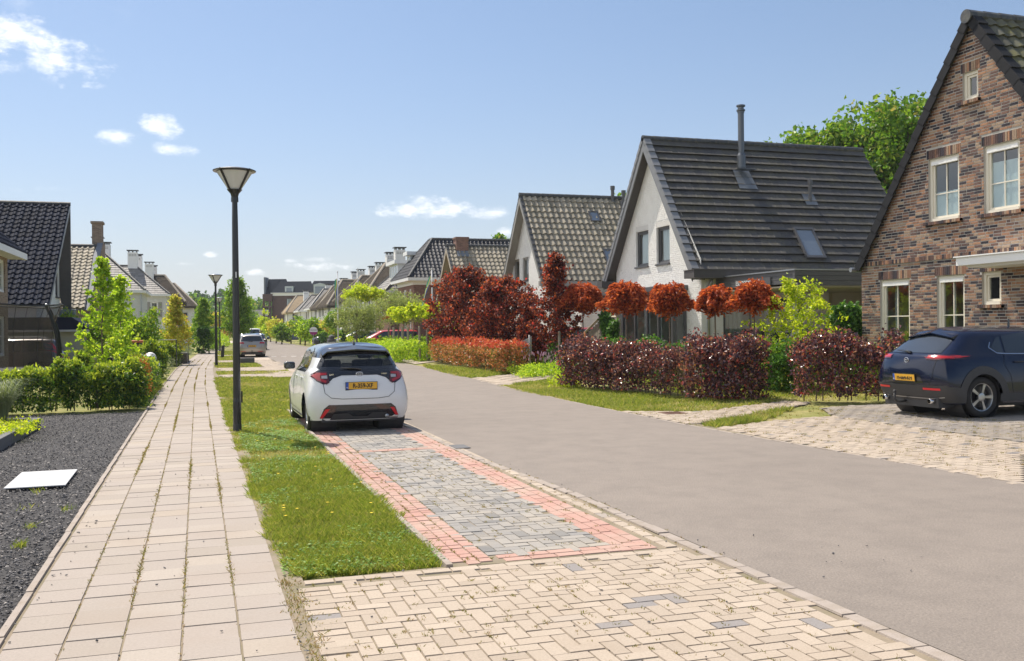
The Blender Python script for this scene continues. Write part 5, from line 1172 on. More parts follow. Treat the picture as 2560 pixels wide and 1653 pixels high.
def make_wheel(par, x, y, r, wd, style, side):
    rr = r*.68; mb = MB(); M_ = Matrix.Translation((x, y, r)) @ Matrix.Rotation(R(-90)*side, 4, 'X')
    h = wd/2
    mb.lathe([(rr, -h*.9), (rr+.02, -h), (r-.035, -h), (r-.008, -h*.8), (r, -h*.5), (r, h*.5), (r-.008, h*.8), (r-.035, h), (rr+.02, h), (rr, h*.9), (rr, h*.2)], 36, M=M_, caps=False)
    w_ = mb.build('wheel', m_rubber, par, smooth=True)
    mb = MB(); mb.lathe([(rr+.012, h*.93), (rr-.01, h*.86), (rr-.025, h*.5), (rr-.03, -h*.5)], 32, M=M_, caps=False)
    n = {'star': 7, 'split': 10, 'five': 5}[style]
    for k in range(n):
        t = 2*math.pi*(k if style != 'split' else (k//2)+(.045 if k % 2 else -.045)+0)/(n if style != 'split' else 5); c, s = math.cos(t), math.sin(t)
        w0, w1 = {'star': (.02, .03), 'split': (.012, .014), 'five': (.035, .05)}[style]
        q = [(.05, -w0), (rr-.015, -w1), (rr-.015, w1), (.05, w0)]
        q3 = [Vector((a*c-b*s, a*s+b*c, z)) for z in (h*.55, h*.82) for a, b in q]; q3 = [M_@v for v in q3]
        mb.add(q3, [(0,1,2,3), (7,6,5,4), (0,4,5,1), (1,5,6,2), (2,6,7,3), (3,7,4,0)])
    mb.lathe([(0, h*.5), (.075, h*.5), (.07, h*.84), (.035, h*.9), (0, h*.9)], 20, M=M_)
    mb.build('rim', m_alloy, w_)
    mb = MB(); mb.lathe([(0, h*.1), (rr-.035, h*.1), (rr-.035, h*.05), (0, h*.05)], 24, M=M_); mb.build('brake_disc', m_darkalloy, w_)
def make_car(name, label, loc, rz, p, group=None):
    T_ = thing(name, label, p.get('cat', 'car'), loc, rz, group); me = car_shell(p)
    bvh = BVHTree.FromPolygons([v.co.copy() for v in me.vertices], [tuple(f.vertices) for f in me.polygons])
    wr, wb, W = p['wr'], p['wb'], p['W']/2; ra = wr+p.get('gap', .045)
    bm = bmesh.new(); bm.from_mesh(me); kill = []
    for f in bm.faces:
        c = f.calc_center_median()
        if abs(c.y) > .45 and any(math.hypot(c.x-cx, c.z-wr) < ra+.0 for cx in (0, wb)): kill.append(f)
    screen = []
    if p.get('see'):
        rw = [q for q in p['parts'] if q[0] == 'rear_window'][0][1]; sws = [q[1] for q in p['parts'] if q[0] == 'side_window' and q[2] == 'left']; cx_, cz_ = 0, 1.17
        rw = [(a*.97, cz_+(b-cz_)*.93) for a, b in rw]
        for f in bm.faces:
            c = f.calc_center_median(); n_ = f.normal
            if f in kill: continue
            if n_.x < -.15 and c.x < .7 and inpoly(c.y, c.z, rw): kill.append(f)
            elif abs(n_.y) > .4 and c.z > 1.0 and any(inpoly(c.x, c.z, q) for q in sws): kill.append(f)
            elif n_.x > .15 and c.z > 1.04 and c.z < p['H']-.08 and c.x > 1.2 and abs(c.y) < p['W']*.36: kill.append(f); screen.append([v.co.copy() for v in f.verts])
    bmesh.ops.delete(bm, geom=kill, context='FACES'); roofm = p.get('roof'); mats = [p['paint'], roofm or p['paint']]
    if roofm:
        for f in bm.faces:
            c = f.calc_center_median(); f.material_index = 1 if c.z > p['roofz'](c.x) else 0
    for f in bm.faces: f.smooth = True
    me2 = bpy.data.meshes.new('body'); bm.to_mesh(me2); bm.free()
    for mm in mats: me2.materials.append(mm)
    body = bpy.data.objects.new('body', me2); COL.objects.link(body); body.parent = T_; bpy.data.meshes.remove(me)
    # arches: lip or cladding, dark wells, floor
    for cx in (0, wb):
        for s in (1, -1):
            ax = 'left' if s > 0 else 'right'; n = 22; wi = p.get('clad', .03)
            a0, a1 = (-.1, math.pi+.1)
            pol = []
            for k in range(n):
                t0, t1 = a0+(a1-a0)*k/n, a0+(a1-a0)*(k+1)/n
                pol.append([(cx+math.cos(t)*(ra-.012+dr), wr+math.sin(t)*(ra-.012+dr)) for t, dr in ((t0, 0), (t0, wi), (t1, wi), (t1, 0))])
            m_ = multi(bvh, pol, ax, .010 if wi > .05 else .005, .05); o = m_.build('wheel_arch', p.get('cladm') or p['paint'], body, smooth=True)
            mb = MB(); mb.lathe([(ra+.02, 0), (ra+.02, -.42)], 28, M=Matrix.Translation((cx, s*(W-.09), wr)) @ Matrix.Rotation(R(-90)*s, 4, 'X'), caps=False)
            mb.lathe([(0, -.40), (ra+.02, -.40)], 28, M=Matrix.Translation((cx, s*(W-.09), wr)) @ Matrix.Rotation(R(-90)*s, 4, 'X'), caps=False)
            mb.build('wheel_well', m_blackpl, body)
            make_wheel(T_, cx, s*(W-p.get('tw', .215)/2-.05), wr, p.get('tw', .205), p.get('rim', 'star'), s)
    if screen:
        mb = MB(); [mb.poly(q) for q in screen]; mb.build('windscreen', m_cabin, T_)
        mb = MB(); mb.box(-.38, wb-.2, -W+.12, W-.12, .30, .36); mb.box(-.45, -.30, -W+.2, W-.2, .36, .90); mb.build('cabin_floor', m_blackpl, T_, fixn=True)
        for x_, y_, w_, h_ in ((1.25, .36, .23, .66), (1.25, -.36, .23, .66), (.18, .0, .60, .50)):
            mb = MB(); M_ = Matrix.Translation((x_, y_, .52)) @ Matrix.Rotation(R(-16), 4, 'Y'); mb.box(-.07, .07, -w_, w_, 0, h_, M=M_, bev=.05); mb.box(0, .5, -w_, w_, -.12, .04, M=Matrix.Translation((x_, y_, .52)), bev=.04)
            for hy in ((0,) if w_ < .4 else (-.36, .36)): mb.box(-.05, .05, hy-.13, hy+.13, h_+.03, h_+.20, M=M_, bev=.04)
            mb.build('seat', m_seat, T_, smooth=True)
    mb = MB(); mb.box(-p['ro']+.15, wb+p['fo']-.2, -W+.25, W-.25, .17, .34); mb.build('underbody', m_blackpl, T_, fixn=True)
    for item in p['parts']:
        nm, polys, ax, mt = item[:4]; off = item[4] if len(item) > 4 else .004; par = body
        if not isinstance(polys[0][0], (tuple, list)): polys = [polys]
        o = multi(bvh, polys, ax, off, p.get('cell', .035)).build(nm, mt, T_, smooth=True)
        if len(item) > 5: item[5](o)
    return T_, bvh, body
def surf(bvh, axis, u, v):
    o, d = {'rear': (Vector((-6, u, v)), Vector((1, 0, 0))), 'left': (Vector((u, 6, v)), Vector((0, -1, 0))), 'right': (Vector((u, -6, v)), Vector((0, 1, 0))), 'top': (Vector((u, v, 6)), Vector((0, 0, -1)))}[axis]
    return bvh.ray_cast(o, d)[0]
def plate(T_, bvh, y, z, txt, w=.52, h=.115, tilt=0, back=True):
    p = surf(bvh, 'rear', y, z); x = p.x-.02
    M_ = Matrix.Translation((x, y, z)) @ Matrix.Rotation(tilt, 4, 'Y')
    mb = MB(); mb.box(0, .012, -w/2-.008, w/2+.008, -h/2-.02, h/2+.006, M=M_); o = mb.build('number_plate', m_ink, T_, fixn=True)
    mb = MB(); mb.box(-.003, 0, -w/2, w/2-.045, -h/2, h/2, M=M_); mb.build('plate_face', m_plate, o, fixn=True)
    mb = MB(); mb.box(-.003, 0, w/2-.044, w/2, -h/2, h/2, M=M_); mb.build('plate_band', m_plateblue, o, fixn=True)
    if txt:
        t = text('lettering', txt, (x-.005, y-.022, z-h*.30), (R(90), 0, R(-90)), h*.90, m_ink, o, .001, 'CENTER', .0028, .86)
        text('lettering', 'NL', (x-.005, y+w/2-.022, z-h*.34), (R(90), 0, R(-90)), h*.26, m_white, o, .001, 'CENTER', .0)
def mirror_pt(poly): return [(-a, b) for a, b in poly]
def both(poly): return [poly, mirror_pt(poly)]
def box_part(T_, nm, b, mt, M=None, bev=.01):
    mb = MB(); mb.box(*b, M=M, bev=bev); return mb.build(nm, mt, T_, smooth=False)
def door_mirror(T_, x, y, z, side, m1, m2=None):
    mb = MB(); mb.box(x-.07, x+.10, y, y+side*.20, z, z+.135, bev=.035); o = mb.build('wing_mirror', m1, T_, smooth=True)
    mb = MB(); mb.box(x-.075, x-.068, min(y+side*.03, y+side*.18), max(y+side*.03, y+side*.18), z+.025, z+.11); mb.build('mirror_glass', m2 or m_glassdark, o, fixn=True)
# --- white hatchback, the near car on the second parking bay
ss = lambda L, w=.007: sum((stroke(l, w) for l in L), [])
p_white = paint('pearl white paint', (.80, .81, .81), .7, .32); p_black = paint('black roof paint', (.012, .014, .020), 1, .2)
HATCH = dict(W=1.745, H=1.50, ro=.62, wb=2.56, fo=.76, belt=1.0, wr=.31, tw=.205, zb=.20, rim='five', rx=[.10, .02, .0, .05, .13, .17, .36, .40, .55, .70], paint=p_white, roof=p_black,
    roofz=lambda x: 1.24 if x > -.2 else 1.19, parts=[])
sidewin = [(.52, 1.00), (.40, 1.05), (.30, 1.14), (.50, 1.33), (.75, 1.385), (1.25, 1.40), (1.75, 1.35), (2.15, 1.10), (2.22, 1.0), (1.3, .985)]
HATCH['see'] = True
HATCH['parts'] = [
    ('rear_window', [(-.66, 1.045), (.66, 1.045), (.60, 1.17), (.54, 1.29), (0, 1.315), (-.54, 1.29), (-.60, 1.17)], 'rear', m_cabin, .006),
    ('window_border', stroke([(-.64, 1.06), (.64, 1.06)], .05)+stroke([(.65, 1.06), (.585, 1.18), (.52, 1.285)], .06)+stroke([(-.65, 1.06), (-.585, 1.18), (-.52, 1.285)], .06)+stroke([(.55, 1.28), (0, 1.30), (-.55, 1.28)], .06), 'rear', m_blackgl, .008),
    ('tailgate_trim', [(-.71, .86), (-.60, .80), (-.53, .82), (-.44, .90), (-.30, .945), (.30, .945), (.44, .90), (.53, .82), (.60, .80), (.71, .86), (.75, .98), (.66, 1.035), (-.66, 1.035), (-.75, .98)], 'rear', m_blackgl, .006),
    ('bumper_trim', [(-.66, .24), (.66, .24), (.60, .40), (.52, .465), (-.52, .465), (-.60, .40)], 'rear', m_blackgl, .006),
    ('diffuser', [(-.50, .215), (.50, .215), (.44, .32), (.20, .325), (.12, .27), (-.12, .27), (-.20, .325), (-.44, .32)], 'rear', m_blackpl, .012),
    ('tailgate_seam', ss([[(-.60, .80), (-.58, .66), (-.48, .58), (-.3, .56), (.3, .56), (.48, .58), (.58, .66), (.60, .80)]], .008), 'rear', m_ink, .005),
    ('door_seam', ss([[(.50, .99), (.52, .86), (.60, .62), (.62, .5)], [(1.32, .98), (1.34, .6), (1.34, .30)], [(2.2, .96), (2.22, .6), (2.18, .32)], [(.62, .5), (.66, .3), (2.18, .32)]], .008), 'left', m_ink, .004),
    ('side_sill', [(.36, .19), (2.2, .19), (2.2, .25), (.36, .26)], 'left', m_blackpl, .008), ]
for s_ in ('left', 'right'): HATCH['parts'] += [('side_window', [(.52, 1.0), (.42, 1.05), (.36, 1.13), (.55, 1.325), (.80, 1.375), (1.30, 1.385), (1.30, .995)], s_, m_cabin, .006), ('side_window', [(1.36, .99), (1.36, 1.385), (1.7, 1.35), (2.02, 1.14), (2.12, .98)], s_, m_cabin, .006), ('window_border', stroke([(.52, 1.005), (.42, 1.05), (.37, 1.13), (.55, 1.32), (.80, 1.37), (1.30, 1.38), (1.7, 1.345), (2.02, 1.14), (2.10, .99), (.52, 1.005)], .05), s_, m_blackgl, .008),
    ('pillar', [(1.30, .99), (1.36, .99), (1.36, 1.39), (1.30, 1.39)], s_, m_blackgl, .007)]
for q in both([(.50, .83), (.55, .80), (.70, .86), (.80, .95), (.70, 1.005), (.53, 1.0)]): HATCH['parts'].append(('tail_lamp', q, 'rear', m_lampdark, .012))
for q in both([(.56, .825), (.68, .87), (.76, .945), (.68, .985), (.54, .985), (.54, .955), (.64, .945), (.64, .90), (.54, .86)]): HATCH['parts'].append(('tail_lamp_lens', q, 'rear', m_lampred, .016))
for q in both([(.53, .895), (.62, .895), (.62, .94), (.53, .945)]): HATCH['parts'].append(('indicator', q, 'rear', m_lampclear, .018))
for q in both([(.50, .405), (.57, .40), (.655, .265), (.62, .24)]): HATCH['parts'].append(('reflector', q, 'rear', m_reflect, .018))
Y1, bv, bd = make_car('parked_car', 'white hatchback with black roof in the near parking bay, plate R-359-XF', (2.44, 16.62, .003), R(91), HATCH)
plate(Y1, bv, -.02, .775, 'R-359-XF', .52, .112, R(-4))
mb = MB()      # spoiler lip over the rear window
for s_ in (1,):
    pts = [(-.58, 1.27), (-.5, 1.335), (0, 1.37), (.5, 1.335), (.58, 1.27)]
    for a, b in zip(pts, pts[1:]):
        pa_, pb_ = surf(bv, 'rear', *a), surf(bv, 'rear', *b); 
        mb.add([pa_+Vector((-.10, 0, .01)), pb_+Vector((-.10, 0, .01)), pb_+Vector((.12, 0, .075)), pa_+Vector((.12, 0, .075)), pa_+Vector((-.10, 0, -.012)), pb_+Vector((-.10, 0, -.012)), pb_+Vector((.05, 0, -.03)), pa_+Vector((.05, 0, -.03))], [(0,1,2,3), (4,7,6,5), (0,4,5,1), (2,6,7,3), (0, 3, 7, 4), (1, 5, 6, 2)])
mb.build('spoiler', p_black, Y1, fixn=True)
mb = MB(); q = surf(bv, 'rear', .05, 1.05); mb.tube([q+Vector((-.035, -.07, -.0)), q+Vector((-.03, .0, .012)), q+Vector((-.02, .26, .02))], [.028, .020, .008], 8); mb.tube([q+Vector((.02, -.07, 0)), q+Vector((-.04, -.07, 0))], .022, 10); mb.build('rear_wiper', m_blackgl, Y1, smooth=True)
q = surf(bv, 'top', .10, 0); mb = MB(); mb.add([q+Vector((-.05, 0, .075)), q+Vector((.08, .03, -.01)), q+Vector((.08, -.03, -.01)), q+Vector((-.09, -.025, -.01)), q+Vector((-.09, .025, -.01)), q+Vector((-.08, 0, .075))], [(0, 1, 2), (0, 2, 3, 5), (0, 5, 4, 1), (5, 3, 4)]); mb.build('antenna', m_blackgl, Y1, fixn=True)
def oval(mb, c, ax, a, b, r=.005, n=24, rot=None):
    mb.tube([c+Vector((0, a*math.cos(2*math.pi*k/n), b*math.sin(2*math.pi*k/n))) for k in range(n+1)], r, 6, caps=False)
q = surf(bv, 'rear', 0, .965)+Vector((-.013, 0, 0)); mb = MB(); oval(mb, q, 0, .055, .038, .006); oval(mb, q+Vector((0, 0, .010)), 0, .048, .013, .0045); oval(mb, q+Vector((0, 0, -.003)), 0, .016, .030, .0045); mb.build('badge', m_chrome, Y1, smooth=True)
text('lettering', 'YARIS', (q.x+.02, .50, .955), (R(90), 0, R(-90)), .030, m_chrome, Y1, .002, 'LEFT', .001); text('lettering', 'HYBRID', (q.x+.02, -.37, .955), (R(90), 0, R(-90)), .028, m_chrome, Y1, .002, 'LEFT', .001)
for x_ in (.72, 1.52):
    q = surf(bv, 'left', x_, .885); mb = MB(); mb.box(q.x-.09, q.x+.09, q.y+.006, q.y+.03, q.z-.014, q.z+.014, bev=.008); mb.build('door_handle', p_white, Y1, smooth=True)
for s_ in (1, -1): door_mirror(Y1, 1.98, s_*.80, .98, s_, p_black)
mb = MB(); mb.tube([(-.58, -.45, .255), (-.2, -.45, .25)], [.032, .03], 12); mb.box(-.5, -.2, -.66, -.30, .2, .29, bev=.03); mb.build('exhaust', m_alloy, Y1, smooth=True)
# --- dark blue SUV on the right driveway
p_blue = simple('dark blue paint', (.003, .008, .030), .15, 0, var=.03, coat=.35, spec=.4)
SUV = dict(W=1.795, H=1.54, ro=.88, wb=2.655, fo=.86, belt=1.03, wr=.345, tw=.215, zb=.24, zk=1.06, rim='split', clad=.135, cladm=m_blackpl, gap=.055, rx=[.18, .06, .0, .03, .09, .14, .56, .66, .80, .95], paint=p_blue,
    ins=(.0, .0, .0, .035, .09, .13, .24, .31, .58, 1), bonnet=1.02)
def win_r(poly): return poly
SUV['parts'] = [
    ('rear_window', [(-.60, 1.085), (.60, 1.085), (.56, 1.2), (.50, 1.35), (0, 1.375), (-.50, 1.35), (-.56, 1.2)], 'rear', m_glassdark, .006),
    ('bumper_trim', [(-.80, .26), (.80, .26), (.86, .42), (.82, .56), (.60, .545), (-.60, .545), (-.82, .56), (-.86, .42)], 'rear', m_blackpl, .008),
    ('bumper_line', stroke([(-.74, .36), (-.5, .33), (.5, .33), (.74, .36)], .014), 'rear', m_alloy, .014),
    ('tailgate_seam', ss([[(-.62, .98), (-.60, .70), (-.52, .565)], [(.62, .98), (.60, .70), (.52, .565)]], .007), 'rear', m_ink, .005),
    ('plate_recess', [(-.42, .585), (.42, .585), (.34, .74), (-.34, .74)], 'rear', m_blackgl, .004),
    ]
for s_ in ('right', 'left'): SUV['parts'] += [
    ('side_window', [(.28, 1.16), (.40, 1.09), (.52, 1.08), (.54, 1.345), (.46, 1.335)], s_, m_glassdark, .006), ('side_window', [(.57, 1.08), (.59, 1.36), (1.2, 1.42), (1.28, 1.42), (1.28, 1.065)], s_, m_glassdark, .006), ('side_window', [(1.34, 1.065), (1.34, 1.42), (1.75, 1.38), (2.1, 1.17), (2.2, 1.04)], s_, m_glassdark, .006),
    ('window_trim', stroke([(.24, 1.17), (.38, 1.075), (.55, 1.063), (2.25, 1.03)], .016)+stroke([(.24, 1.17), (.30, 1.26)], .014), s_, m_chrome, .008), ('sill_cladding', [(.34, .24), (2.3, .24), (2.3, .40), (.34, .40)], s_, m_blackpl, .010),
    ('side_bumper_cladding', [(-.84, .26), (-.37, .26), (-.37, .50), (-.84, .56)], s_, m_blackpl, .009), ('door_seam', ss([[(.52, 1.06), (.46, .9), (.58, .70), (.62, .42)], [(1.31, 1.06), (1.33, .7), (1.33, .42)]], .007), s_, m_ink, .004)]
for q in both([(.42, .985), (.60, .975), (.80, .99), (.86, 1.04), (.62, 1.06), (.42, 1.055)]): SUV['parts'].append(('tail_lamp', q, 'rear', m_lampdark, .010))
for q in both([(.44, 1.0), (.60, .995), (.80, 1.005), (.80, 1.03), (.60, 1.045), (.44, 1.04)]): SUV['parts'].append(('tail_lamp_lens', q, 'rear', m_lampred, .014))
SUV['parts'].append(('tail_lamp_side', [(-.80, .985), (-.42, 1.01), (-.38, 1.045), (-.50, 1.055), (-.78, 1.045)], 'right', m_lampred, .008))
for q in both([(.40, .475), (.72, .475), (.72, .51), (.40, .51)]): SUV['parts'].append(('reflector', q, 'rear', m_reflect, .016))
MZ, bm_, bd = make_car('parked_car', 'dark blue suv with tow bar parked in front of the brick house, plate H-664-KH', (12.36, 13.76, .125), R(1), SUV)
plate(MZ, bm_, .0, .665, 'H-664-KH', .52, .112, R(-8))
q = surf(bm_, 'rear', 0, .965); mb = MB(); oval(mb, q+Vector((-.012, 0, 0)), 0, .05, .04, .006); mb.tube([q+Vector((-.012, .045, .012)), q+Vector((-.012, .02, .012)), q+Vector((-.012, 0, -.012)), q+Vector((-.012, -.02, .012)), q+Vector((-.012, -.045, .012))], .004, 6); mb.build('badge', m_chrome, MZ, smooth=True)
text('lettering', 'CX-30', (q.x-.0, .56, .77), (R(90), 0, R(-90)), .05, m_chrome, MZ, .004, 'LEFT', .001)
text('lettering', 'e-SKYACTIV', (q.x-.0, -.38, .77), (R(90), 0, R(-90)), .026, m_chrome, MZ, .004, 'LEFT', .0005)
q = surf(bm_, 'rear', .12, 1.09); mb = MB(); mb.tube([q+Vector((-.03, -.12, .0)), q+Vector((-.02, .0, .02)), q+Vector((-.01, .24, .04))], [.026, .018, .008], 8); mb.build('rear_wiper', m_blackgl, MZ, smooth=True)
mb = MB(); pts = [(-.52, 1.33), (0, 1.41), (.52, 1.33)]
for a, b in zip(pts, pts[1:]):
    A_, B_ = surf(bm_, 'rear', *a), surf(bm_, 'rear', *b); mb.add([A_+Vector((-.06, 0, .02)), B_+Vector((-.06, 0, .02)), B_+Vector((.14, 0, .085)), A_+Vector((.14, 0, .085)), A_+Vector((-.06, 0, .0)), B_+Vector((-.06, 0, .0)), B_+Vector((.05, 0, -.02)), A_+Vector((.05, 0, -.02))], [(0,1,2,3), (4,7,6,5), (0,4,5,1), (2,6,7,3), (0, 3, 7, 4), (1, 5, 6, 2)])
mb.build('spoiler', p_blue, MZ, fixn=True)
mb = MB(); mb.tube([(-.70, .12, .25), (-.92, .12, .24), (-.97, .12, .28), (-.97, .12, .40)], .022, 8); mb.lathe([(0, -.03), (.025, -.02), (.03, 0), (.02, .025), (0, .03)], 12, (-.97, .12, .42)); mb.build('tow_bar', m_blackpl, MZ, smooth=True)
for y_ in (-.55, .55):
    mb = MB(); mb.lathe([(.036, 0), (.04, 0), (.04, .14), (.036, .14), (.036, 0)], 18, M=Matrix.Translation((-.84, y_, .285)) @ Matrix.Rotation(R(90), 4, 'Y'), caps=False); mb.build('tailpipe', m_chrome, MZ, smooth=True)
q = surf(bm_, 'right', .78, .93); mb = MB(); mb.box(q.x-.1, q.x+.1, q.y-.035, q.y-.006, q.z-.014, q.z+.014, bev=.008); mb.build('door_handle', p_blue, MZ, smooth=True)
door_mirror(MZ, 2.05, -.86, 1.02, -1, p_blue)
mb = MB(); mb.lathe([(0, 0), (.022, 0), (.016, .11), (.01, .13), (0, .13)], 10, tuple(surf(bm_, 'top', 1.45, -.0))); mb.build('antenna', m_blackgl, MZ)
# --- estates and the other parked cars
def estate(paintm, H_=1.48, W_=1.83, ro=1.0, wb=2.79, rear=None, kind='estate', lamps='wide', rim='star', txt=None):
    rx = {'estate': [.12, .03, .0, .04, .10, .13, .30, .36, .5, .7], 'hatch': [.10, .02, 0, .05, .12, .16, .34, .40, .55, .7], 'van': [.06, .02, 0, .02, .04, .06, .10, .14, .3, .5]}[kind]
    P_ = dict(W=W_, H=H_, ro=ro, wb=wb, fo=.85, belt=.97 if kind != 'van' else 1.1, wr=.33, tw=.215, zb=.2, rim=rim, rx=rx, paint=paintm, parts=[], cell=.06, ins=(.0, .0, .0, .035, .08, .12, .22, .28, .56, 1))
    b = P_['belt']; t = H_-.14; w_ = W_/2
    P_['parts'] = [('rear_window', [(-w_*.74, b+.05), (w_*.74, b+.05), (w_*.60, t), (-w_*.60, t)], 'rear', m_glassdark, .006),
        ('bumper_trim', [(-w_*.7, .23), (w_*.7, .23), (w_*.66, .33), (-w_*.66, .33)], 'rear', m_blackpl, .008), ('tailgate_seam', ss([[(-w_*.68, .8), (-w_*.62, .58), (w_*.62, .58), (w_*.68, .8)]], .009), 'rear', m_ink, .005)]
    for s_ in ('left', 'right'):
        P_['parts'] += [('side_window', [(-ro+.42, b+.06), (-ro+.50, t-.02), (.45, t+.02), (.5, b+.03)], s_, m_glassdark, .006), ('side_window', [(.56, b+.03), (.53, t+.02), (1.33, t+.03), (1.33, b+.02)], s_, m_glassdark, .006), ('side_window', [(1.40, b+.02), (1.40, t+.03), (1.8, t), (2.25, b+.18), (2.35, b+.02)], s_, m_glassdark, .006)]
    for q in both([(w_*.50, b-.10), (w_*.92, b-.11), (w_*.93, b-.0), (w_*.55, b-.0)] if lamps == 'wide' else [(w_*.70, b-.22), (w_*.90, b-.22), (w_*.80, b+.40), (w_*.68, b+.40), (w_*.74, b+.05)]): P_['parts'].append(('tail_lamp', q, 'rear', m_lampred, .012))
    for q in both([(w_*.40, .36), (w_*.75, .36), (w_*.75, .39), (w_*.40, .39)]): P_['parts'].append(('reflector', q, 'rear', m_reflect, .012))
    return P_
def mk(name, label, loc, rz, P_, txt=None, rails=False, mir=True, sp=None):
    T_, bv_, _ = make_car(name, label, loc, rz, P_)
    plate(T_, bv_, 0, .72 if txt != 'van' else .6, txt if txt and txt != 'van' else '', .52, .11)
    if mir:
        for s_ in (1, -1): door_mirror(T_, P_['wb']-.72, s_*(P_['W']/2-.03), P_['belt']-.02, s_, P_['paint'])
    if rails:
        for s_ in (1, -1):
            mb = MB(); mb.tube([(-.2, s_*.58, P_['H']-.06), (-.1, s_*.58, P_['H']+.0), (1.6, s_*.58, P_['H']+.01), (1.75, s_*.58, P_['H']-.07)], .016, 6); mb.build('roof_rail', m_alloy, T_)
    mb = MB(); q = surf(bv_, 'rear', 0, P_['belt']+.04); mb.tube([q+Vector((-.03, -.05, 0)), q+Vector((-.015, .26, .02))], [.022, .008], 6); mb.build('rear_wiper', m_blackgl, T_)
    return T_, bv_
PS, bp = mk('parked_car', 'silver estate car with tow bar parked on the left of the road, plate XL-636-D', (2.78, 63.9, 0), R(90), estate(paint('champagne silver paint', (.42, .39, .35), .8, .3, .5)), 'XL-636-D', True)
mb = MB(); mb.tube([(-.9, 0, .3), (-1.08, 0, .3), (-1.1, 0, .44)], .025, 8); mb.build('tow_bar', m_blackpl, PS)
mk('parked_car', 'dark grey estate parked in front of the silver estate', (3.2, 78.5, 0), R(88), estate(paint('grey blue paint', (.10, .12, .15), .9, .3, .3)), None, False)
mk('parked_car', 'blue hatchback parked third along the left of the road', (4.15, 85.5, 0), R(86), estate(paint('mid blue paint', (.05, .10, .22), .9, .3, .3), kind='hatch'), None, False)
mk('parked_van', 'white van parked farthest along the left of the road', (5.2, 112, 0), R(84), dict(estate(paint('white van paint', (.72, .72, .72), .5), 1.95, 1.9, kind='van', lamps='tall'), cat='van'), 'van')
mk('parked_car', 'brown estate car with tall red tail lamps standing behind the trampoline', (-6.05, 40.6, 0), R(178), estate(paint('brown grey paint', (.10, .085, .075), 1, .3, .4), 1.54, 1.86, lamps='tall', rim='five'), None, True)
mk('parked_car', 'red car behind the red leaved maples in front of the pan tiled white house', (16.4, 38.6, .12), R(180), estate(paint('dark red paint', (.30, .012, .02), 1, .3), 1.60, 1.8, kind='hatch'), None)
mk('parked_car', 'black boxy car beside the red car, behind the dark red columnar tree', (18.3, 41.5, .12), R(4), estate(paint('black paint', (.02, .022, .028), 1, .3), 1.66, 1.85, kind='van', lamps='tall'), None)
mk('parked_car', 'silver grey small car standing in the carport of the white house', (17.35, 26.1, .12), R(-2), dict(estate(paint('silver grey paint', (.48, .48, .50), .8, .3, .4), 1.50, 1.7, ro=.6, wb=2.5, kind='hatch', lamps='tall'), roof=None), None)
mk('parked_car', 'bright red hatchback behind the clipped hedge below the olive toned trees', (13.6, 66.5, .12), R(176), estate(paint('bright red paint', (.52, .02, .02), 1, .3), 1.55, 1.75, kind='hatch'), None)
mk('parked_car', 'dark blue car half hidden behind the tree trunks beside the bright red hatchback', (12.6, 72.5, .12), R(180), estate(paint('navy paint', (.02, .035, .07), 1, .3), 1.46, 1.8, kind='hatch'), None)
mk('parked_car', 'black estate car behind yellow green hedge at the far flagpole', (13.6, 96, .12), R(183), estate(paint('deep black paint', (.012, .014, .02), 1, .25), 1.62, 1.85), None)
mk('parked_car', 'dark car parked behind the round estate sign', (13.2, 112, .12), R(100), estate(paint('graphite paint', (.03, .035, .045), 1, .3), 1.5, 1.8), None)
mk('parked_car', 'blue estate car far along the right side hedges', (13.8, 138, .12), R(185), estate(paint('royal blue paint', (.02, .05, .16), 1, .3), 1.55, 1.8), None)
mk('parked_car', 'pale silver car beyond the blue estate far on the right', (14.6, 160, .12), R(185), estate(paint('pale silver paint', (.55, .55, .53), 1, .3), 1.5, 1.8), None)
mk('parked_car', 'dark car behind the hedge left of the lamp row, partly hidden', (.2, 128, .05), R(70), estate(paint('slate paint', (.05, .06, .08), 1, .3), 1.45, 1.8), None)
# ---------------------------------------------------------------- plants
def PA(px, py, a):
    d = pixdir(px, py); k = a/d.y; return Vector((d.x*k, a, H+d.z*k))
def PB(px, py, b):
    d = pixdir(px, py); k = b/d.x; return Vector((b, d.y*k, H+d.z*k))
m_bark = simple('bark', (.17, .13, .095), .9, var=.35, vs=18, bmp=.6, bs=30)
m_stake = simple('round timber stake', (.42, .33, .22), .85, var=.25, vs=9, bmp=.3)
m_gstake = simple('weathered timber', (.34, .30, .24), .9, var=.25, vs=9, bmp=.3)
m_strap = simple('black tree strap', (.02, .02, .02), .7, var=0)
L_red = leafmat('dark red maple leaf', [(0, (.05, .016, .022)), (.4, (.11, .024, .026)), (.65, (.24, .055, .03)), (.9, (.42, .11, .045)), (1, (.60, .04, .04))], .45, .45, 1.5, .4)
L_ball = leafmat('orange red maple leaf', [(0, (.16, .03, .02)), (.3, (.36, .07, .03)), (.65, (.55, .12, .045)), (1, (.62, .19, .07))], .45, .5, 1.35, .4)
L_beech = leafmat('copper beech leaf', [(0, (.035, .018, .034)), (.45, (.085, .030, .045)), (.7, (.20, .062, .065)), (.88, (.42, .22, .17)), (.95, (.55, .05, .055)), (1, (.30, .22, .08))], .34, .3, 1.35, .85)
L_phot = leafmat('red tipped photinia leaf', [(0, (.08, .13, .03)), (.3, (.24, .19, .05)), (.55, (.50, .22, .09)), (.85, (.62, .20, .10)), (1, (.70, .36, .20))], .38, .42, 1.25, .45)
L_phtop = leafmat('scarlet photinia tip', [(0, (.50, .07, .05)), (1, (.66, .15, .08))], .4, .35, 1.25, .6)
L_ivy = leafmat('ivy leaf', [(0, (.035, .10, .018)), (.6, (.08, .19, .03)), (1, (.19, .34, .06))], .35, .45, 1.3, .4)
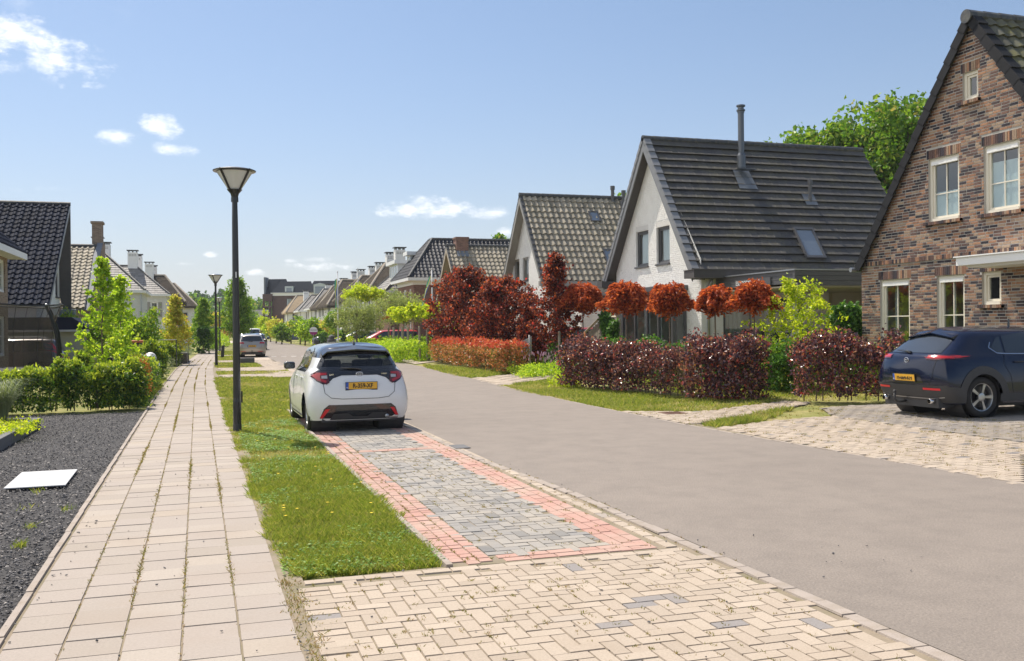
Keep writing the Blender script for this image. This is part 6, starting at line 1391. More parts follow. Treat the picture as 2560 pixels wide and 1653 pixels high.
L_laur = leafmat('laurel leaf', [(0, (.03, .08, .016)), (.45, (.07, .155, .025)), (.75, (.18, .27, .035)), (1, (.42, .46, .06))], .42, .38, 1.4, .5)
L_tip = leafmat('fresh laurel tip', [(0, (.28, .36, .035)), (1, (.46, .50, .06))], .5, .35, 1.3, .5)
L_bright = leafmat('fresh green maple leaf', [(0, (.18, .30, .025)), (.5, (.32, .45, .035)), (1, (.52, .58, .07))], .55, .4, 1.35, .4)
L_lime = leafmat('lime yellow leaf', [(0, (.28, .38, .02)), (.6, (.48, .55, .03)), (1, (.62, .62, .08))], .55, .4, 1.3, .4)
L_gold = leafmat('gold green leaf', [(0, (.34, .38, .05)), (.6, (.56, .54, .10)), (.9, (.66, .50, .14)), (1, (.62, .26, .13))], .55, .4, 1.25, .4)
L_green = leafmat('mid green leaf', [(0, (.09, .18, .02)), (.6, (.18, .30, .03)), (1, (.33, .43, .06))], .48, .4, 1.35, .4)
L_dark = leafmat('dark clipped hedge leaf', [(0, (.02, .06, .01)), (1, (.06, .14, .02))], .35, .45, 1.2, .4)
L_olive = leafmat('olive toned leaf', [(0, (.20, .25, .09)), (.5, (.33, .38, .14)), (1, (.48, .50, .22))], .45, .45, 1.2, .4)
L_oak = leafmat('woodland leaf', [(0, (.06, .14, .015)), (.6, (.14, .26, .025)), (.9, (.27, .37, .04)), (1, (.34, .28, .09))], .45, .45, 1.3, .35)
L_dead = leafmat('dead rusty leaf', [(0, (.26, .07, .02)), (.6, (.42, .14, .035)), (1, (.36, .22, .06))], .4, .6, 1.2, .2)
L_grey = leafmat('grey green grass', [(0, (.16, .20, .12)), (1, (.30, .34, .20))], .4, .5, 1.1)
def leaves(P, size, asp=.6, flat=0., dirs=None, fold=.18):
    """leaf shaped quads at the points P"""
    n = len(P); nrm = rng.normal(size=(n, 3)); nrm[:, 2] = nrm[:, 2]*(1-.5*min(1, flat))+flat*1.2; nrm /= np.linalg.norm(nrm, axis=1)[:, None]
    t = rng.normal(size=(n, 3)) if dirs is None else dirs+rng.normal(size=(n, 3))*.5
    t -= nrm*(t*nrm).sum(1)[:, None]; t /= np.linalg.norm(t, axis=1)[:, None]+1e-9; b = np.cross(nrm, t)
    s = (size*rng.uniform(.6, 1.3, n))[:, None]
    V = np.stack([P-t*s*.5, P+b*s*asp*.5+nrm*s*fold-t*s*.05, P+t*s*.5, P-b*s*asp*.5+nrm*s*fold-t*s*.05], 1)
    return V.reshape(-1, 3)
def leafobj(name, P, size, mat, par, asp=.6, flat=0., dirs=None):
    V = leaves(P, size, asp, flat, dirs); return npmesh(name, V, np.arange(len(V)).reshape(-1, 4), mat, par)
def ball(n, c, r, pw=.45):
    d = rng.normal(size=(n, 3)); d /= np.linalg.norm(d, axis=1)[:, None]; return np.array(c)+d*(rng.random(n)**pw)[:, None]*np.array(r)
def crown_pts(ells, nleaf, ncl, cr, pw=.45, drop=.0):
    """clumps inside a set of ellipsoids; leaves scattered round each clump"""
    vol = np.array([r[0]*r[1]*r[2] for c, r in ells])**.8; k = (vol/vol.sum()*ncl).astype(int)+1
    C = np.concatenate([ball(m, c, r, pw) for m, (c, r) in zip(k, ells)]); w_ = rng.uniform(.4, 1.6, len(C)); w_ /= w_.sum()
    idx = rng.choice(len(C), nleaf, p=w_); g = rng.normal(size=(nleaf, 3))*np.array([1, 1, .7])*cr*rng.uniform(.6, 1.3, (len(C), 1))[idx]
    return C[idx]+g, C
def limbs(mb, base, top, C, n, r0):
    base, top = Vector(base), Vector(top); idx = rng.choice(len(C), min(n, len(C)), replace=False)
    for i in idx:
        e = Vector(C[i]); t = random.uniform(.15, .85); s = base.lerp(top, t)
        if e.z < s.z: s = base.lerp(top, max(.0, t-.3))
        mid = s.lerp(e, .5)+Vector((random.uniform(-.06, .06), random.uniform(-.06, .06), .12*(e-s).length)); mb.tube([s, mid, e], [r0*(1-t*.6), r0*.55, r0*.18], 5)
def tree(name, label, foot, ells, mat, nleaf, size, group=None, cat='tree', ncl=60, cr=.16, trunk=.05, asp=.7, flat=.2, nl=14, h0=None, pw=.45, stakes=None, bark=None, extra=None, lean=(0, 0)):
    x, y = foot; z0 = gz(x); T_ = thing(name, label, cat, (x, y, z0), 0, group)
    P, C = crown_pts(ells, nleaf, ncl, cr, pw); top = (lean[0], lean[1], max(c[2]+r[2]*.6 for c, r in ells)); lo = min(c[2]-r[2] for c, r in ells)
    leafobj('crown', P, size, mat, T_, asp, flat)
    if extra: 
        P2, C2 = crown_pts(extra[0], extra[1], max(6, ncl//3), cr, pw); leafobj('crown_tips', P2, size, extra[2], T_, asp, flat)
    mb = MB(); n = 7; mb.tube([(top[0]*(i/n)**1.5+.03*math.sin(i*1.7)*(i > 0), top[1]*(i/n)**1.5, top[2]*i/n) for i in range(n+1)], [trunk*(1-.75*i/n)*(1.25 if i == 0 else 1) for i in range(n+1)], 9)
    mb.build('trunk', bark or m_bark, T_, smooth=True)
    mb = MB(); limbs(mb, (0, 0, max(.1, lo)), top, C, nl, trunk*.42); mb.build('branches', bark or m_bark, T_, smooth=True)
    return T_
def airy(name, label, foot, prof, h, mat, nleaf, size, nbr=46, group=None, cat='tree', cr=.07, trunk=.035, asp=.7, flat=.2, up=.55, lo=.18, bark=None, bias=None, tuft=5, squash=1.):
    """tree grown along its boughs: leaf tufts sit on the outer part of each bough, sky shows between them. prof: radius at relative height 0..1"""
    x, y = foot; z0 = gz(x); T_ = thing(name, label, cat, (x, y, z0), 0, group); C = []; mb = MB(); ps = [p[0] for p in prof]; rs = [p[1] for p in prof]
    for i in range(nbr):
        t = lo+(1-lo)*(i+.5)/nbr; r = float(np.interp(t, ps, rs))*random.uniform(.6, 1.15); a = i*2.399+random.uniform(-.5, .5)
        if bias: r *= 1+bias[1]*math.cos(a-bias[0])
        tip = Vector((r*math.cos(a), r*math.sin(a)*squash, h*t)); b = Vector((.02*math.sin(t*9), .02*math.cos(t*7), max(h*.10, h*t-up*r-.02))); mid = b.lerp(tip, .5)+Vector((0, 0, -.06*r))
        mb.tube([b, mid, tip], [trunk*.32*(1-t*.6)+.002, trunk*.2*(1-t*.5), .0015], 4, caps=False)
        for k in range(tuft):
            f = 1-.75*(k/tuft)**1.0; p = (b.lerp(mid, f*2) if f < .5 else mid.lerp(tip, f*2-1)); C.append((p.x+random.gauss(0, .05*r), p.y+random.gauss(0, .05*r), p.z+random.gauss(0, .05*r)+.02))
    C = np.array(C); w_ = rng.uniform(.3, 1.7, len(C)); idx = rng.choice(len(C), nleaf, p=w_/w_.sum()); P = C[idx]+rng.normal(size=(nleaf, 3))*np.array([1, 1, .75])*cr*rng.uniform(.6, 1.35, (len(C), 1))[idx]
    leafobj('crown', P, size, mat, T_, asp, flat); mb.build('branches', bark or m_bark, T_)
    mb = MB(); n = 8; mb.tube([(.02*math.sin(q*1.3), .02*math.cos(q*1.1)-.02, h*q/n*.97) for q in range(n+1)], [trunk*(1-.85*q/n) for q in range(n+1)], 8); mb.build('trunk', bark or m_bark, T_, smooth=True); return T_
def stakes(label, x, y, offs, h, r=.035, mat=None, rails=None, name='tree_stakes', group=None):
    T_ = thing(name, label, 'tree stakes', (x, y, gz(x)), 0, group)
    for dx, dy in offs:
        mb = MB(); mb.lathe([(r, 0), (r, h-.02), (r*.7, h), (0, h)], 10, (dx, dy, 0)); mb.build('stake', mat or m_stake, T_, smooth=False)
    for (a, b, z) in rails or []:
        mb = MB(); p, q = Vector((*offs[a], z)) if isinstance(a, int) else Vector((*a, z)), Vector((*offs[b], z)) if isinstance(b, int) else Vector((*b, z))
        d = (q-p).normalized(); s = Vector((-d.y, d.x, 0))*(r+.004)
        vs = [p+s+Vector((0, 0, -.04)), q+s+Vector((0, 0, -.04)), q+s+Vector((0, 0, .04)), p+s+Vector((0, 0, .04))]; vs += [v-2*s for v in vs]
        mb.add(vs, [(0,1,2,3), (7,6,5,4), (0,4,5,1), (2,6,7,3), (0, 3, 7, 4), (1, 5, 6, 2)]); mb.build('strap', m_strap, T_)
    return T_
# --- red leaved ball maples with stake frames in front of the white house
BM = [(32.8, 2.80, .74, .62), (29.0, 2.68, .72, .60), (25.9, 2.55, .62, .54), (23.2, 2.46, .48, .44), (21.25, 2.50, .50, .46)]
ordn = ['farthest ball maple, over the wooden fence end', 'ball maple second from the far end, before the glazed bay', 'middle ball maple of five, before the bay window corner', 'smaller ball maple before the white side wall and downpipe', 'nearest ball maple, partly covering the house sign']
for (a, z, r, rz_), lb in zip(BM, ordn):
    ell = [((0, 0, z-.05), (r*.8, r*.8, rz_*.75)), ((0, 0, z-.22), (r, r, rz_*.45)), ((.05, .05, z+.12), (r*.55, r*.55, rz_*.5))]
    T_ = thing('ball_maple', 'red orange '+lb, 'tree', (13.2, a, .12), 0, 'red ball maples in a row'); n_ = int(4200*(r/.6)**2); th_ = rng.uniform(0, 6.283, n_); rr_ = r*rng.random(n_)**.45*(1+.42*(vnoise(th_*1.3+a, th_*0+a, 1.9, 11)-.5)*2)*rng.uniform(.85, 1.15, n_)
    q_ = np.clip(rr_/r, 0, 1); top_ = z-.12+rz_*np.sqrt(np.clip(1-q_**2.2, 0, 1)); bot_ = z-.12-rz_*(1.0-.55*q_); zz_ = bot_+(top_-bot_)*rng.random(n_)**.6; P_ = np.stack([rr_*np.cos(th_), rr_*np.sin(th_), zz_-.12+.24*(vnoise(th_*2.2+a, rr_*3, 1.6, 3)-.5)+rng.normal(0, .03, n_)], 1); P_ = P_[rng.random(n_) < .25+1.4*vnoise(P_[:, 0]+a, P_[:, 1]+P_[:, 2]*1.5, 7., 5)]; th_ = np.arctan2(P_[:, 1], P_[:, 0])
    leafobj('crown', P_, .14, L_ball, T_, .45, .6, np.stack([np.cos(th_), np.sin(th_), -.35+0*th_], 1)*2.2)
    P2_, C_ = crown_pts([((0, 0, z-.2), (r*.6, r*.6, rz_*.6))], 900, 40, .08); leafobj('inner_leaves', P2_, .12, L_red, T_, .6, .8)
    mb = MB(); mb.tube([(0, 0, 0), (.015, 0, 1.0), (0, 0, z-.2)], [.03, .024, .018], 8); mb.build('trunk', m_bark, T_, smooth=True)
    mb = MB(); limbs(mb, (0, 0, z-.5), (0, 0, z-.1), C_, 14, .016); mb.build('branches', m_bark, T_)
    stakes('low stake frame under the '+lb.split(',')[0].replace(' second from the far end', ' that is second farthest').replace('smaller ball maple before the white side wall and downpipe', 'smaller ball maple at the white side wall'), 13.2, a, [(-.3, -.18), (.28, -.2), (.0, .3)], 1.18, .045, m_gstake, [(0, 1, .95), (1, 2, .95)], group='low stake frames of the ball maples')
# --- dark red maples
airy('red_maple', 'large dark red maple, broad crown, leftmost of the dark red trees', (12.5, 46.9), [(.1, .8), (.22, 2.0), (.4, 2.3), (.6, 2.1), (.8, 1.7), (.93, 1.1), (1, .5)], 4.55, L_red, 19000, .14, 92, 'dark red maples', cr=.14, trunk=.06, up=.55, lo=.15, tuft=6)
airy('red_maple', 'dark red maple between the broad maple and the dark column', (12.4, 40.2), [(.1, .6), (.25, 1.5), (.45, 1.85), (.65, 1.75), (.82, 1.4), (.94, .9), (1, .4)], 3.75, L_red, 12500, .13, 66, 'dark red maples', cr=.12, trunk=.05, up=.5, lo=.17, tuft=6, bias=(-1.57, .18))
tree('red_columnar_tree', 'narrow dark red column of drooping foliage behind the mailbox', (12.3, 36.2), [((0, 0, 1.0), (.60, .60, .95)), ((0, 0, 2.2), (.38, .38, 1.0))], L_red, 9500, .10, None, ncl=200, cr=.08, trunk=.04, flat=.5, nl=14, pw=.55)
airy('red_maple', 'slender dark red maple with one tall leader beside the mailbox', (12.3, 33.3), [(.2, .3), (.33, .8), (.5, .95), (.65, .7), (.78, .48), (.9, .3), (1, .15)], 4.25, L_red, 5400, .12, 46, 'dark red maples', cr=.10, trunk=.04, up=.5, lo=.28, tuft=5)
stakes('single weathered stake beside the slender dark red maple', 12.2, 32.6, [(0, 0)], 1.45, .05, m_gstake)
# --- hedges
def hedge(name, label, p0, p1, w_, h, mat, n, size, asp=.6, flat=.2, group=None, cat='hedge', gap=.03, lump=.12, stems=0, tips=None, top_only=.0, clump=True, cr=.07, dz=0):
    x0, y0 = p0; x1, y1 = p1; L = math.hypot(x1-x0, y1-y0); th = math.atan2(y1-y0, x1-x0); z0 = gz((x0+x1)/2)+dz
    T_ = thing(name, label, cat, (x0, y0, z0), th, group)
    def samp(m, face=None):
        u = rng.uniform(0, L, m); k = rng.random(m); q = rng.random(m)**.35; s = np.sign(rng.random(m)-.5)
        v = np.where(k < .60, s*w_/2*q, rng.uniform(-w_/2, w_/2, m)); z = np.where(k < .60, gap+(h-gap)*rng.random(m)**.9, h*(1-.25*rng.random(m)**2))
        lm = (vnoise(u+x0, z*1.5, 1.7, 5)-.5)*2*lump; v = v*(1+lm); z = z*(1+(vnoise(u+x0*3, v, 1.9, 6)-.5)*lump*1.6)
        e = np.minimum(u, L-u); v = v*np.clip(.55+e/.25, .55, 1)
        edge = np.clip((np.abs(v)/(w_/2)-.6)/.4, 0, 1); z = np.where(z > h*.8, z-edge*.18*h, z); return np.stack([u, v, z], 1)
    if clump:
        C = samp(max(20, n//14)); idx = rng.integers(0, len(C), n); P = C[idx]+rng.normal(size=(n, 3))*cr
    else: P = samp(n)
    P[:, 2] = np.maximum(P[:, 2], gap); P[:, 2] *= h/np.percentile(P[:, 2], 95); leafobj('foliage', P, size, mat, T_, asp, flat)
    if tips:
        m = tips[1]; C = samp(m*4); C[:, 2] *= h/np.percentile(C[:, 2], 92); C = C[C[:, 2] > h*tips[2]][:m]; d = np.tile(np.array([0, 0, 1.]), (len(C)*4, 1)); P = np.repeat(C, 4, 0)+rng.normal(size=(len(C)*4, 3))*.03+np.array([0, 0, .05]); leafobj('foliage_tips', P, size*1.05, tips[0], T_, asp, .0, d*1.6)
    if stems:
        mb = MB(); 
        for k in range(stems):
            u = L*(k+.5)/stems+random.uniform(-.1, .1); v = random.uniform(-.08, .08); q = [(u, v, 0), (u+random.uniform(-.05, .05), v, h*.4), (u+random.uniform(-.1, .1), v+random.uniform(-.1, .1), h*.9)]; mb.tube(q, [.014, .010, .004], 5)
            for _ in range(4): z = random.uniform(.25, .8)*h; e = Vector((u+random.uniform(-.3, .3), random.uniform(-w_/2, w_/2), z+.25)); mb.tube([(u, v, z), e], [.006, .002], 4)
        mb.build('stems', m_bark, T_)
    return T_
hedge('beech_hedge', 'dense left section of copper beech hedge beside the garden driveway', (9.95, 25.4), (10.35, 21.9), 1.05, 1.24, L_beech, 14500, .085, group='copper beech hedge sections', stems=12, cr=.08, gap=.10, lump=.3)
hedge('beech_hedge', 'thinning middle section of copper beech hedge with bare stems showing', (10.35, 21.9), (10.6, 20.0), .85, 1.15, L_beech, 4600, .075, group='copper beech hedge sections', stems=14, cr=.08, gap=.12, lump=.35)
hedge('beech_hedge', 'rounded copper beech clump at the end of the hedge before the lawn gap', (10.55, 19.6), (11.5, 18.3), 1.0, 1.30, L_beech, 9500, .085, group='copper beech hedge sections', stems=8, cr=.09, gap=.06, lump=.35)
hedge('beech_hedge', 'separate open copper beech hedge with straight stems beside the blue suv', (11.75, 17.35), (13.6, 16.5), .75, 1.34, L_beech, 6600, .082, group='copper beech hedge sections', stems=9, cr=.085, gap=.14, lump=.3)
T_ = thing('bare_shrub', 'leafless twiggy shrub in the gap of the copper beech hedge', 'shrub', (10.65, 19.95, .06)); mb = MB()
for k in range(22):
    a = random.uniform(0, 6.3); e = Vector((math.cos(a)*random.uniform(.1, .45), math.sin(a)*random.uniform(.1, .4), random.uniform(.5, 1.15))); mb.tube([(0, 0, 0), e*.5+Vector((.02, 0, .05)), e], [.009, .006, .002], 4)
    for _ in range(4): s = e*random.uniform(.5, .95); mb.tube([s, s+Vector((random.uniform(-.15, .15), random.uniform(-.15, .15), random.uniform(.02, .2)))], [.004, .0015], 3)
mb.build('twigs', simple('pale twig', (.38, .27, .17), .9), T_)
hedge('photinia_hedge', 'red tipped photinia hedge beside the mailbox', (10.62, 32.9), (11.15, 46.5), 1.15, 1.02, L_phot, 21000, .105, asp=.42, flat=.0, stems=30, tips=(L_phtop, 1900, .86), cr=.09, gap=.10, lump=.2)
hedge('ivy_hedge', 'long low ivy hedge under the ball maples', (12.5, 34.0), (13.05, 19.3), .55, 1.10, L_ivy, 20000, .085, asp=.85, flat=.1, cr=.06, gap=.0, lump=.25)
hedge('ivy_hedge', 'ivy covered low hedge behind the photinia hedge', (12.1, 36.5), (12.8, 50), .45, .86, L_ivy, 11000, .09, asp=.85, flat=.1, cr=.06, gap=.0)
hedge('ivy_screen', 'short ivy covered screen at the end of the wooden fence', (13.75, 31.1), (13.75, 32.2), .3, 2.0, L_ivy, 5200, .09, asp=.85, cr=.05, gap=.2, lump=.2)
hedge('ivy_wall', 'tall ivy covered wall beside the carport and brick house', (15.6, 21.35), (19.0, 21.35), .4, 2.0, L_ivy, 11000, .10, asp=.85, cr=.06, gap=.0, lump=.2)
hedge('ground_cover', 'flowering perennials and green ground cover behind the mailbox', (10.7, 29.6), (11.3, 33.0), 1.5, .33, L_bright, 5200, .075, cat='plants', group=None, cr=.07, gap=.0, lump=.8)
hedge('garden_shrub', 'bushy green perennials between mailbox and copper beech hedge', (11.7, 28.5), (12.0, 32.0), .8, .5, L_green, 4500, .085, cat='shrub', cr=.08, gap=.0, lump=.6)
hedge('ground_cover', 'lime green ladys mantle tuft at foot of beech hedge', (9.55, 26.0), (9.9, 25.3), .55, .30, L_lime, 900, .07, cat='plants', cr=.06, gap=.0, lump=.5)
T_ = thing('bistort', 'pink bistort flower spikes behind the mailbox', 'flowers', (11.2, 31.5, .1)); mb = MB(); mb2 = MB()
for k in range(46):
    x, y, h = random.uniform(-.7, .5), random.uniform(-1.6, 1.4), random.uniform(.4, .72); mb.tube([(x, y, 0), (x+.02, y, h)], [.004, .003], 4); mb2.tube([(x+.02, y, h), (x+.02, y, h+.05), (x+.02, y, h+.11)], [.010, .017, .006], 6)
mb.build('stalks', L_green, T_); mb2.build('flower_spikes', simple('pink flower', (.55, .30, .42), .8), T_)
# young yellow green maple before the carport
airy('young_maple', 'lime green young maple with upswept boughs in front of the carport', (14.3, 21.0), [(.15, 1.2), (.35, 1.5), (.55, 1.35), (.75, 1.05), (.88, .75), (1, .35)], 2.75, L_lime, 4600, .10, 44, cr=.075, trunk=.028, flat=.3, up=1.0, lo=.2, bark=simple('pale bark', (.5, .46, .38), .8), asp=.55, squash=.8)
hedge('garden_shrub', 'green leafy shrubs under the lime maple behind the copper beech hedge', (12.6, 20.2), (16.0, 19.6), .9, 1.05, L_green, 7500, .085, cat='shrub', cr=.09, gap=.0, lump=.6)
# big trees behind the white house
for k, (px, py, a, lb) in enumerate(((2010, 335, 52, 'leftmost of the tall trees seen over the white house roof ridge'), (2130, 265, 50, 'tall tree seen behind the right end of the white house ridge'), (2270, 235, 47, 'tallest background tree, beside the brick gable'), (2210, 330, 56, 'lower background tree filling the gap above the dark roof'))):
    t = PA(px, py, a); hz = t.z
    tree('oak_tree', 'broad green '+lb, (t.x, a), [((0, 0, hz*.72), (4.2, 3.8, hz*.27)), ((1.5, 0, hz*.55), (4.0, 3.5, hz*.28)), ((-2.2, .5, hz*.5), (3.2, 3, hz*.3)), ((.3, 0, hz*.86), (2.2, 2.2, hz*.13))], L_oak, 15000, .34, 'background trees behind the white house', ncl=230, cr=.42, trunk=.3, flat=.1, nl=34, pw=.42)
for px, py, a, lb in ((1250, 592, 88, 'small tree top between the chimney house and the pan tiled white house'), (1596, 492, 62, 'tree tip over the ridge of the pan tiled white house')):
    t = PA(px, py, a); tree('oak_tree', 'green '+lb, (t.x, a), [((0, 0, t.z*.75), (2.4, 2.2, t.z*.27)), ((1.2, 0, t.z*.6), (2.5, 2.2, t.z*.3))], L_oak, 5000, .34, 'background trees behind the white house', ncl=90, cr=.35, trunk=.18, nl=16)
# middle distance right
tree('globe_catalpa', 'nearest lime yellow globe tree on twin stakes, brightest of the row', (10.95, 48.4), [((0, 0, 2.5), (.62, .62, .42)), ((.1, .1, 2.7), (.4, .4, .25))], L_lime, 2600, .13, 'lime yellow globe trees', ncl=60, cr=.10, trunk=.04, flat=.6, nl=10)
for (px, a, z, r, n, lb) in ((1033, 51.5, 2.6, .45, 1300, 'second lime yellow globe tree, behind the brightest one'), (1008, 54.5, 2.45, .62, 1900, 'flat topped lime globe tree third in the row'), (986, 58, 2.65, .45, 1100, 'small lime globe tree, fourth in the row')):
    x = PA(px, 800, a).x; tree('globe_catalpa', lb, (x, a), [((0, 0, z), (r, r, .36))], L_lime, n, .13, 'lime yellow globe trees', ncl=40, cr=.10, trunk=.035, flat=.6, nl=8)
x = PA(972, 800, 62).x; tree('globe_catalpa', 'nearly bare brown globe tree at the far end of the row', (x, 62), [((0, 0, 2.35), (.45, .45, .28))], L_dead, 260, .10, None, ncl=20, cr=.08, trunk=.035, flat=.3, nl=20)
for (px, a, lb) in ((1068, 47.9, 'stake pair under the nearest lime globe tree'), (1020, 52.5, 'stake at the second lime globe tree'), (1006, 54.2, 'stake at the third lime globe tree'), (984, 57.5, 'stake at the fourth lime globe tree'), (972, 61.5, 'stake at the nearly bare globe tree')):
    x = PA(px, 860, a).x; stakes('tall weathered '+lb, x, a, [(0, 0), (-.35, .2)] if a < 50 else [(0, 0)], 1.75, .06, m_gstake)
for (px, a, z0_, z1_, r, lb) in ((880, 62, 1.35, 3.75, 1.55, 'left grey green round crowned tree above the bright hedge'), (985, 60, 1.7, 4.1, 1.5, 'right grey green round crowned tree before the tall brick house')):
    x = PA(px, 800, a).x; zc = (z0_+z1_)/2; tree('olive_tree', lb, (x+.3, a), [((0, 0, zc), (r, r*1.1, (z1_-z0_)/2)), ((.8, .3, zc-.2), (r*.7, r*.8, (z1_-z0_)*.38))], L_olive, 9500, .13, 'grey green round crowned trees', ncl=200, cr=.16, trunk=.08, flat=.0, nl=26, asp=.4)
t = PA(912, 738, 76); tree('flat_crowned_tree', 'yellow green flat crowned tree behind the grey green pair', (t.x, 76), [((0, 0, 4.35), (1.75, 1.5, .55)), ((-.5, 0, 4.8), (.5, .5, .35))], L_lime, 5200, .17, ncl=110, cr=.18, trunk=.09, flat=.4, nl=16)
for px, a, h, lb in ((857, 64, 2.3, 'dark conifer column left of the tree trunks'), (906, 66, 2.2, 'dark conifer column between the tree trunks'), (925, 68, 2.2, 'dark conifer column right of the tree trunks')):
    x = PA(px, 800, a).x; hh = 1.6; tree('conifer_column', 'small '+lb, (x, a), [((0, 0, .85), (.26, .26, .85))], L_dark, 1300, .09, 'small dark conifer columns', ncl=50, cr=.05, trunk=.03, nl=4)
x = PA(818, 820, 82).x; tree('young_tree', 'bronze leaved young tree left of the banner flagpole', (x, 82), [((0, 0, 2.0), (.75, .75, .75))], L_gold, 1000, .15, ncl=40, cr=.14, trunk=.035, nl=16)
x = PA(838, 800, 78).x; tree('young_tree', 'green young tree with orange tips right beside the banner flagpole', (x, 78), [((0, 0, 2.3), (.9, .9, .9)), ((.3, 0, 2.7), (.6, .6, .5))], L_green, 2400, .15, ncl=60, cr=.16, trunk=.05, nl=16)
hedge('clipped_hedge', 'bright green hedge end nearest the road ahead of the white hatchback', (9.95, 47.3), (10.35, 56.0), 1.7, .96, L_bright, 12500, .11, cr=.09, gap=.02, lump=.25)
hedge('clipped_hedge', 'bright green hedge running back beside the stone gatepost', (9.6, 58.5), (10.4, 66), 1.3, .92, L_bright, 6500, .13, cr=.09, gap=.02, lump=.2)
hedge('clipped_hedge', 'dark flat topped hedge behind the globe tree stakes', (11.0, 63.5), (17., 64.5), .8, 1.0, L_green, 6500, .13, cr=.07, gap=.0, lump=.08)
hedge('garden_shrub', 'loose green shrubs at the stakes left of the photinia hedge', (10.6, 48.0), (11.7, 51), .9, .8, L_bright, 2600, .10, cat='shrub', cr=.1, gap=.0, lump=.8)
hedge('tall_grass', 'tall grass and shrubs in front of the red brick gabled house', (12.5, 51.5), (14.8, 53), 1.4, 1.1, L_green, 5200, .12, cat='plants', asp=.25, cr=.12, gap=.0, lump=.7)
tree('garden_shrub', 'bright green bush left of the broad dark red maple', (13.1, 50.5), [((0, 0, 1.4), (.8, .9, .9))], L_bright, 2600, .12, cat='shrub', ncl=70, cr=.12, trunk=.03, nl=8)
for (p0, p1, w_, h, mt, n, lb) in (((9.95, 71), (10.5, 77), 1.3, 1.05, L_lime, 3800, 'yellow green clipped hedge block behind the round sign'), ((10.9, 79), (15.5, 80), 1.0, 1.2, L_lime, 3600, 'long yellow green hedge below the banner flagpole'), ((10.0, 67.5), (10.3, 70.3), .8, .75, L_olive, 1200, 'grey clipped hedge left of the stone gatepost'),
        ((10.9, 92), (11.3, 96), 1.2, 1.25, L_dark, 1700, 'dark green square hedge block far right side'), ((11.2, 100), (11.8, 108), 1.2, 1.1, L_lime, 2400, 'far lime hedge'), ((11.5, 112), (13.5, 122), 1.5, 1.3, L_green, 2600, 'far green hedge beside the distant cars'), ((12.5, 128), (14.5, 145), 2., 1.4, L_green, 3000, 'most distant green hedge on the right')):
    hedge('clipped_hedge', lb if len(lb.split()) > 3 else lb+' along the right side gardens', p0, p1, w_, h, mt, n, .16, cr=.09, gap=.02, lump=.1)
for k, (px, py, a, r, mt, lb) in enumerate(((655, 800, 150, 1.5, L_lime, 'lime tree crown left of the street end'), (690, 815, 128, 1.3, L_gold, 'gold green tree by the dark block'), (727, 818, 120, .8, L_gold, 'thin bronze shrub before the green wall'), (750, 815, 112, 1.1, L_green, 'bushy green tree before the first far white semi'), (762, 822, 104, 1.0, L_bright, 'rounded bright shrub at the far white semi'), (790, 820, 98, .9, L_green, 'green shrub before the second far white semi'), (648, 812, 170, 1.6, L_bright, 'bright round crown at the street end'), (676, 820, 142, 1.2, L_bright, 'bright shrub right of the parked cars'), (704, 826, 118, 1.0, L_green, 'low green tree above the far hedge'))):
    t = PA(px, py, a); tree('young_tree', 'distant '+lb, (t.x, a), [((0, 0, t.z), (r, r, r*.95)), ((.2*r, 0, t.z-r*.5), (r, r, r*.7))], mt, 1500, .26, 'small trees at the far end of the street', ncl=50, cr=.22, trunk=.08, nl=6)
for k, (a, x) in enumerate(((86, 10.9), (89, 11.1), (95, 11.2))):
    tree('young_tree', ['thin young street tree first behind the white blocks', 'thin young street tree second behind the white blocks', 'thin young street tree third behind the white blocks'][k], (x, a), [((0, 0, 1.35), (.7, .7, .3))], L_green, 700, .14, 'thin young street trees', ncl=24, cr=.12, trunk=.04, nl=5)
# ---------------- left side
P_, F_ = [((0, 0, 1.55), (.62, .62, .75)), ((-.35, 0, 1.35), (.5, .5, .5)), ((0, 0, 2.6), (.30, .30, .75)), ((.02, 0, 3.25), (.12, .12, .35)), ((.4, 0, 1.75), (.4, .4, .4))], None
airy('young_maple', 'bright green young maple tied to two round stakes on the left', (-2.55, 27.0), [(.2, .55), (.32, .92), (.5, .75), (.65, .45), (.8, .32), (.92, .2), (1, .08)], 3.62, L_bright, 2300, .115, 44, 'young maples behind the laurel hedge', cr=.045, trunk=.035, up=.75, lo=.26, tuft=6)
airy('young_maple', 'thinner young maple just behind the bright staked one', (-2.3, 29.4), [(.2, .4), (.35, .7), (.5, .55), (.7, .3), (.9, .15), (1, .06)], 3.3, L_bright, 1500, .11, 28, 'young maples behind the laurel hedge', cr=.08, trunk=.028, up=.75, lo=.28, tuft=5)
stakes('pair of round timber stakes with black straps at the bright young maple', -2.55, 27.0, [(-.19, 0), (.22, .05)], 1.05, .045, m_stake, [(0, (0, 0), .88), ((0, 0), 1, 1.0)])
stakes('single round stake with strap at the thinner young maple', -2.35, 29.2, [(.27, 0), (-.2, .1)], 1.25, .045, m_stake, [((0, 0), 0, 1.15)])
hedge('laurel_hedge', 'dense dark laurel clump at the left edge in front of the trampoline', (-5.6, 22.75), (-3.05, 22.75), .7, .80, L_laur, 7200, .105, asp=.36, flat=.0, group='laurel shrubs along the front gardens', stems=10, tips=(L_tip, 420, .80), cr=.07, gap=.06, lump=.35)
hedge('laurel_hedge', 'upright laurel with yellow tips between dense clump and sparse plant', (-3.1, 22.9), (-2.62, 22.9), .5, 1.02, L_laur, 2300, .10, asp=.36, group='laurel shrubs along the front gardens', stems=4, tips=(L_tip, 120, .80), cr=.06, gap=.1, lump=.4)
hedge('laurel_hedge', 'small sparse yellow green laurel between two larger ones', (-2.55, 22.9), (-2.15, 22.9), .45, .72, L_laur, 900, .10, asp=.36, group='laurel shrubs along the front gardens', stems=4, tips=(L_tip, 110, .6), cr=.07, gap=.1, lump=.4)
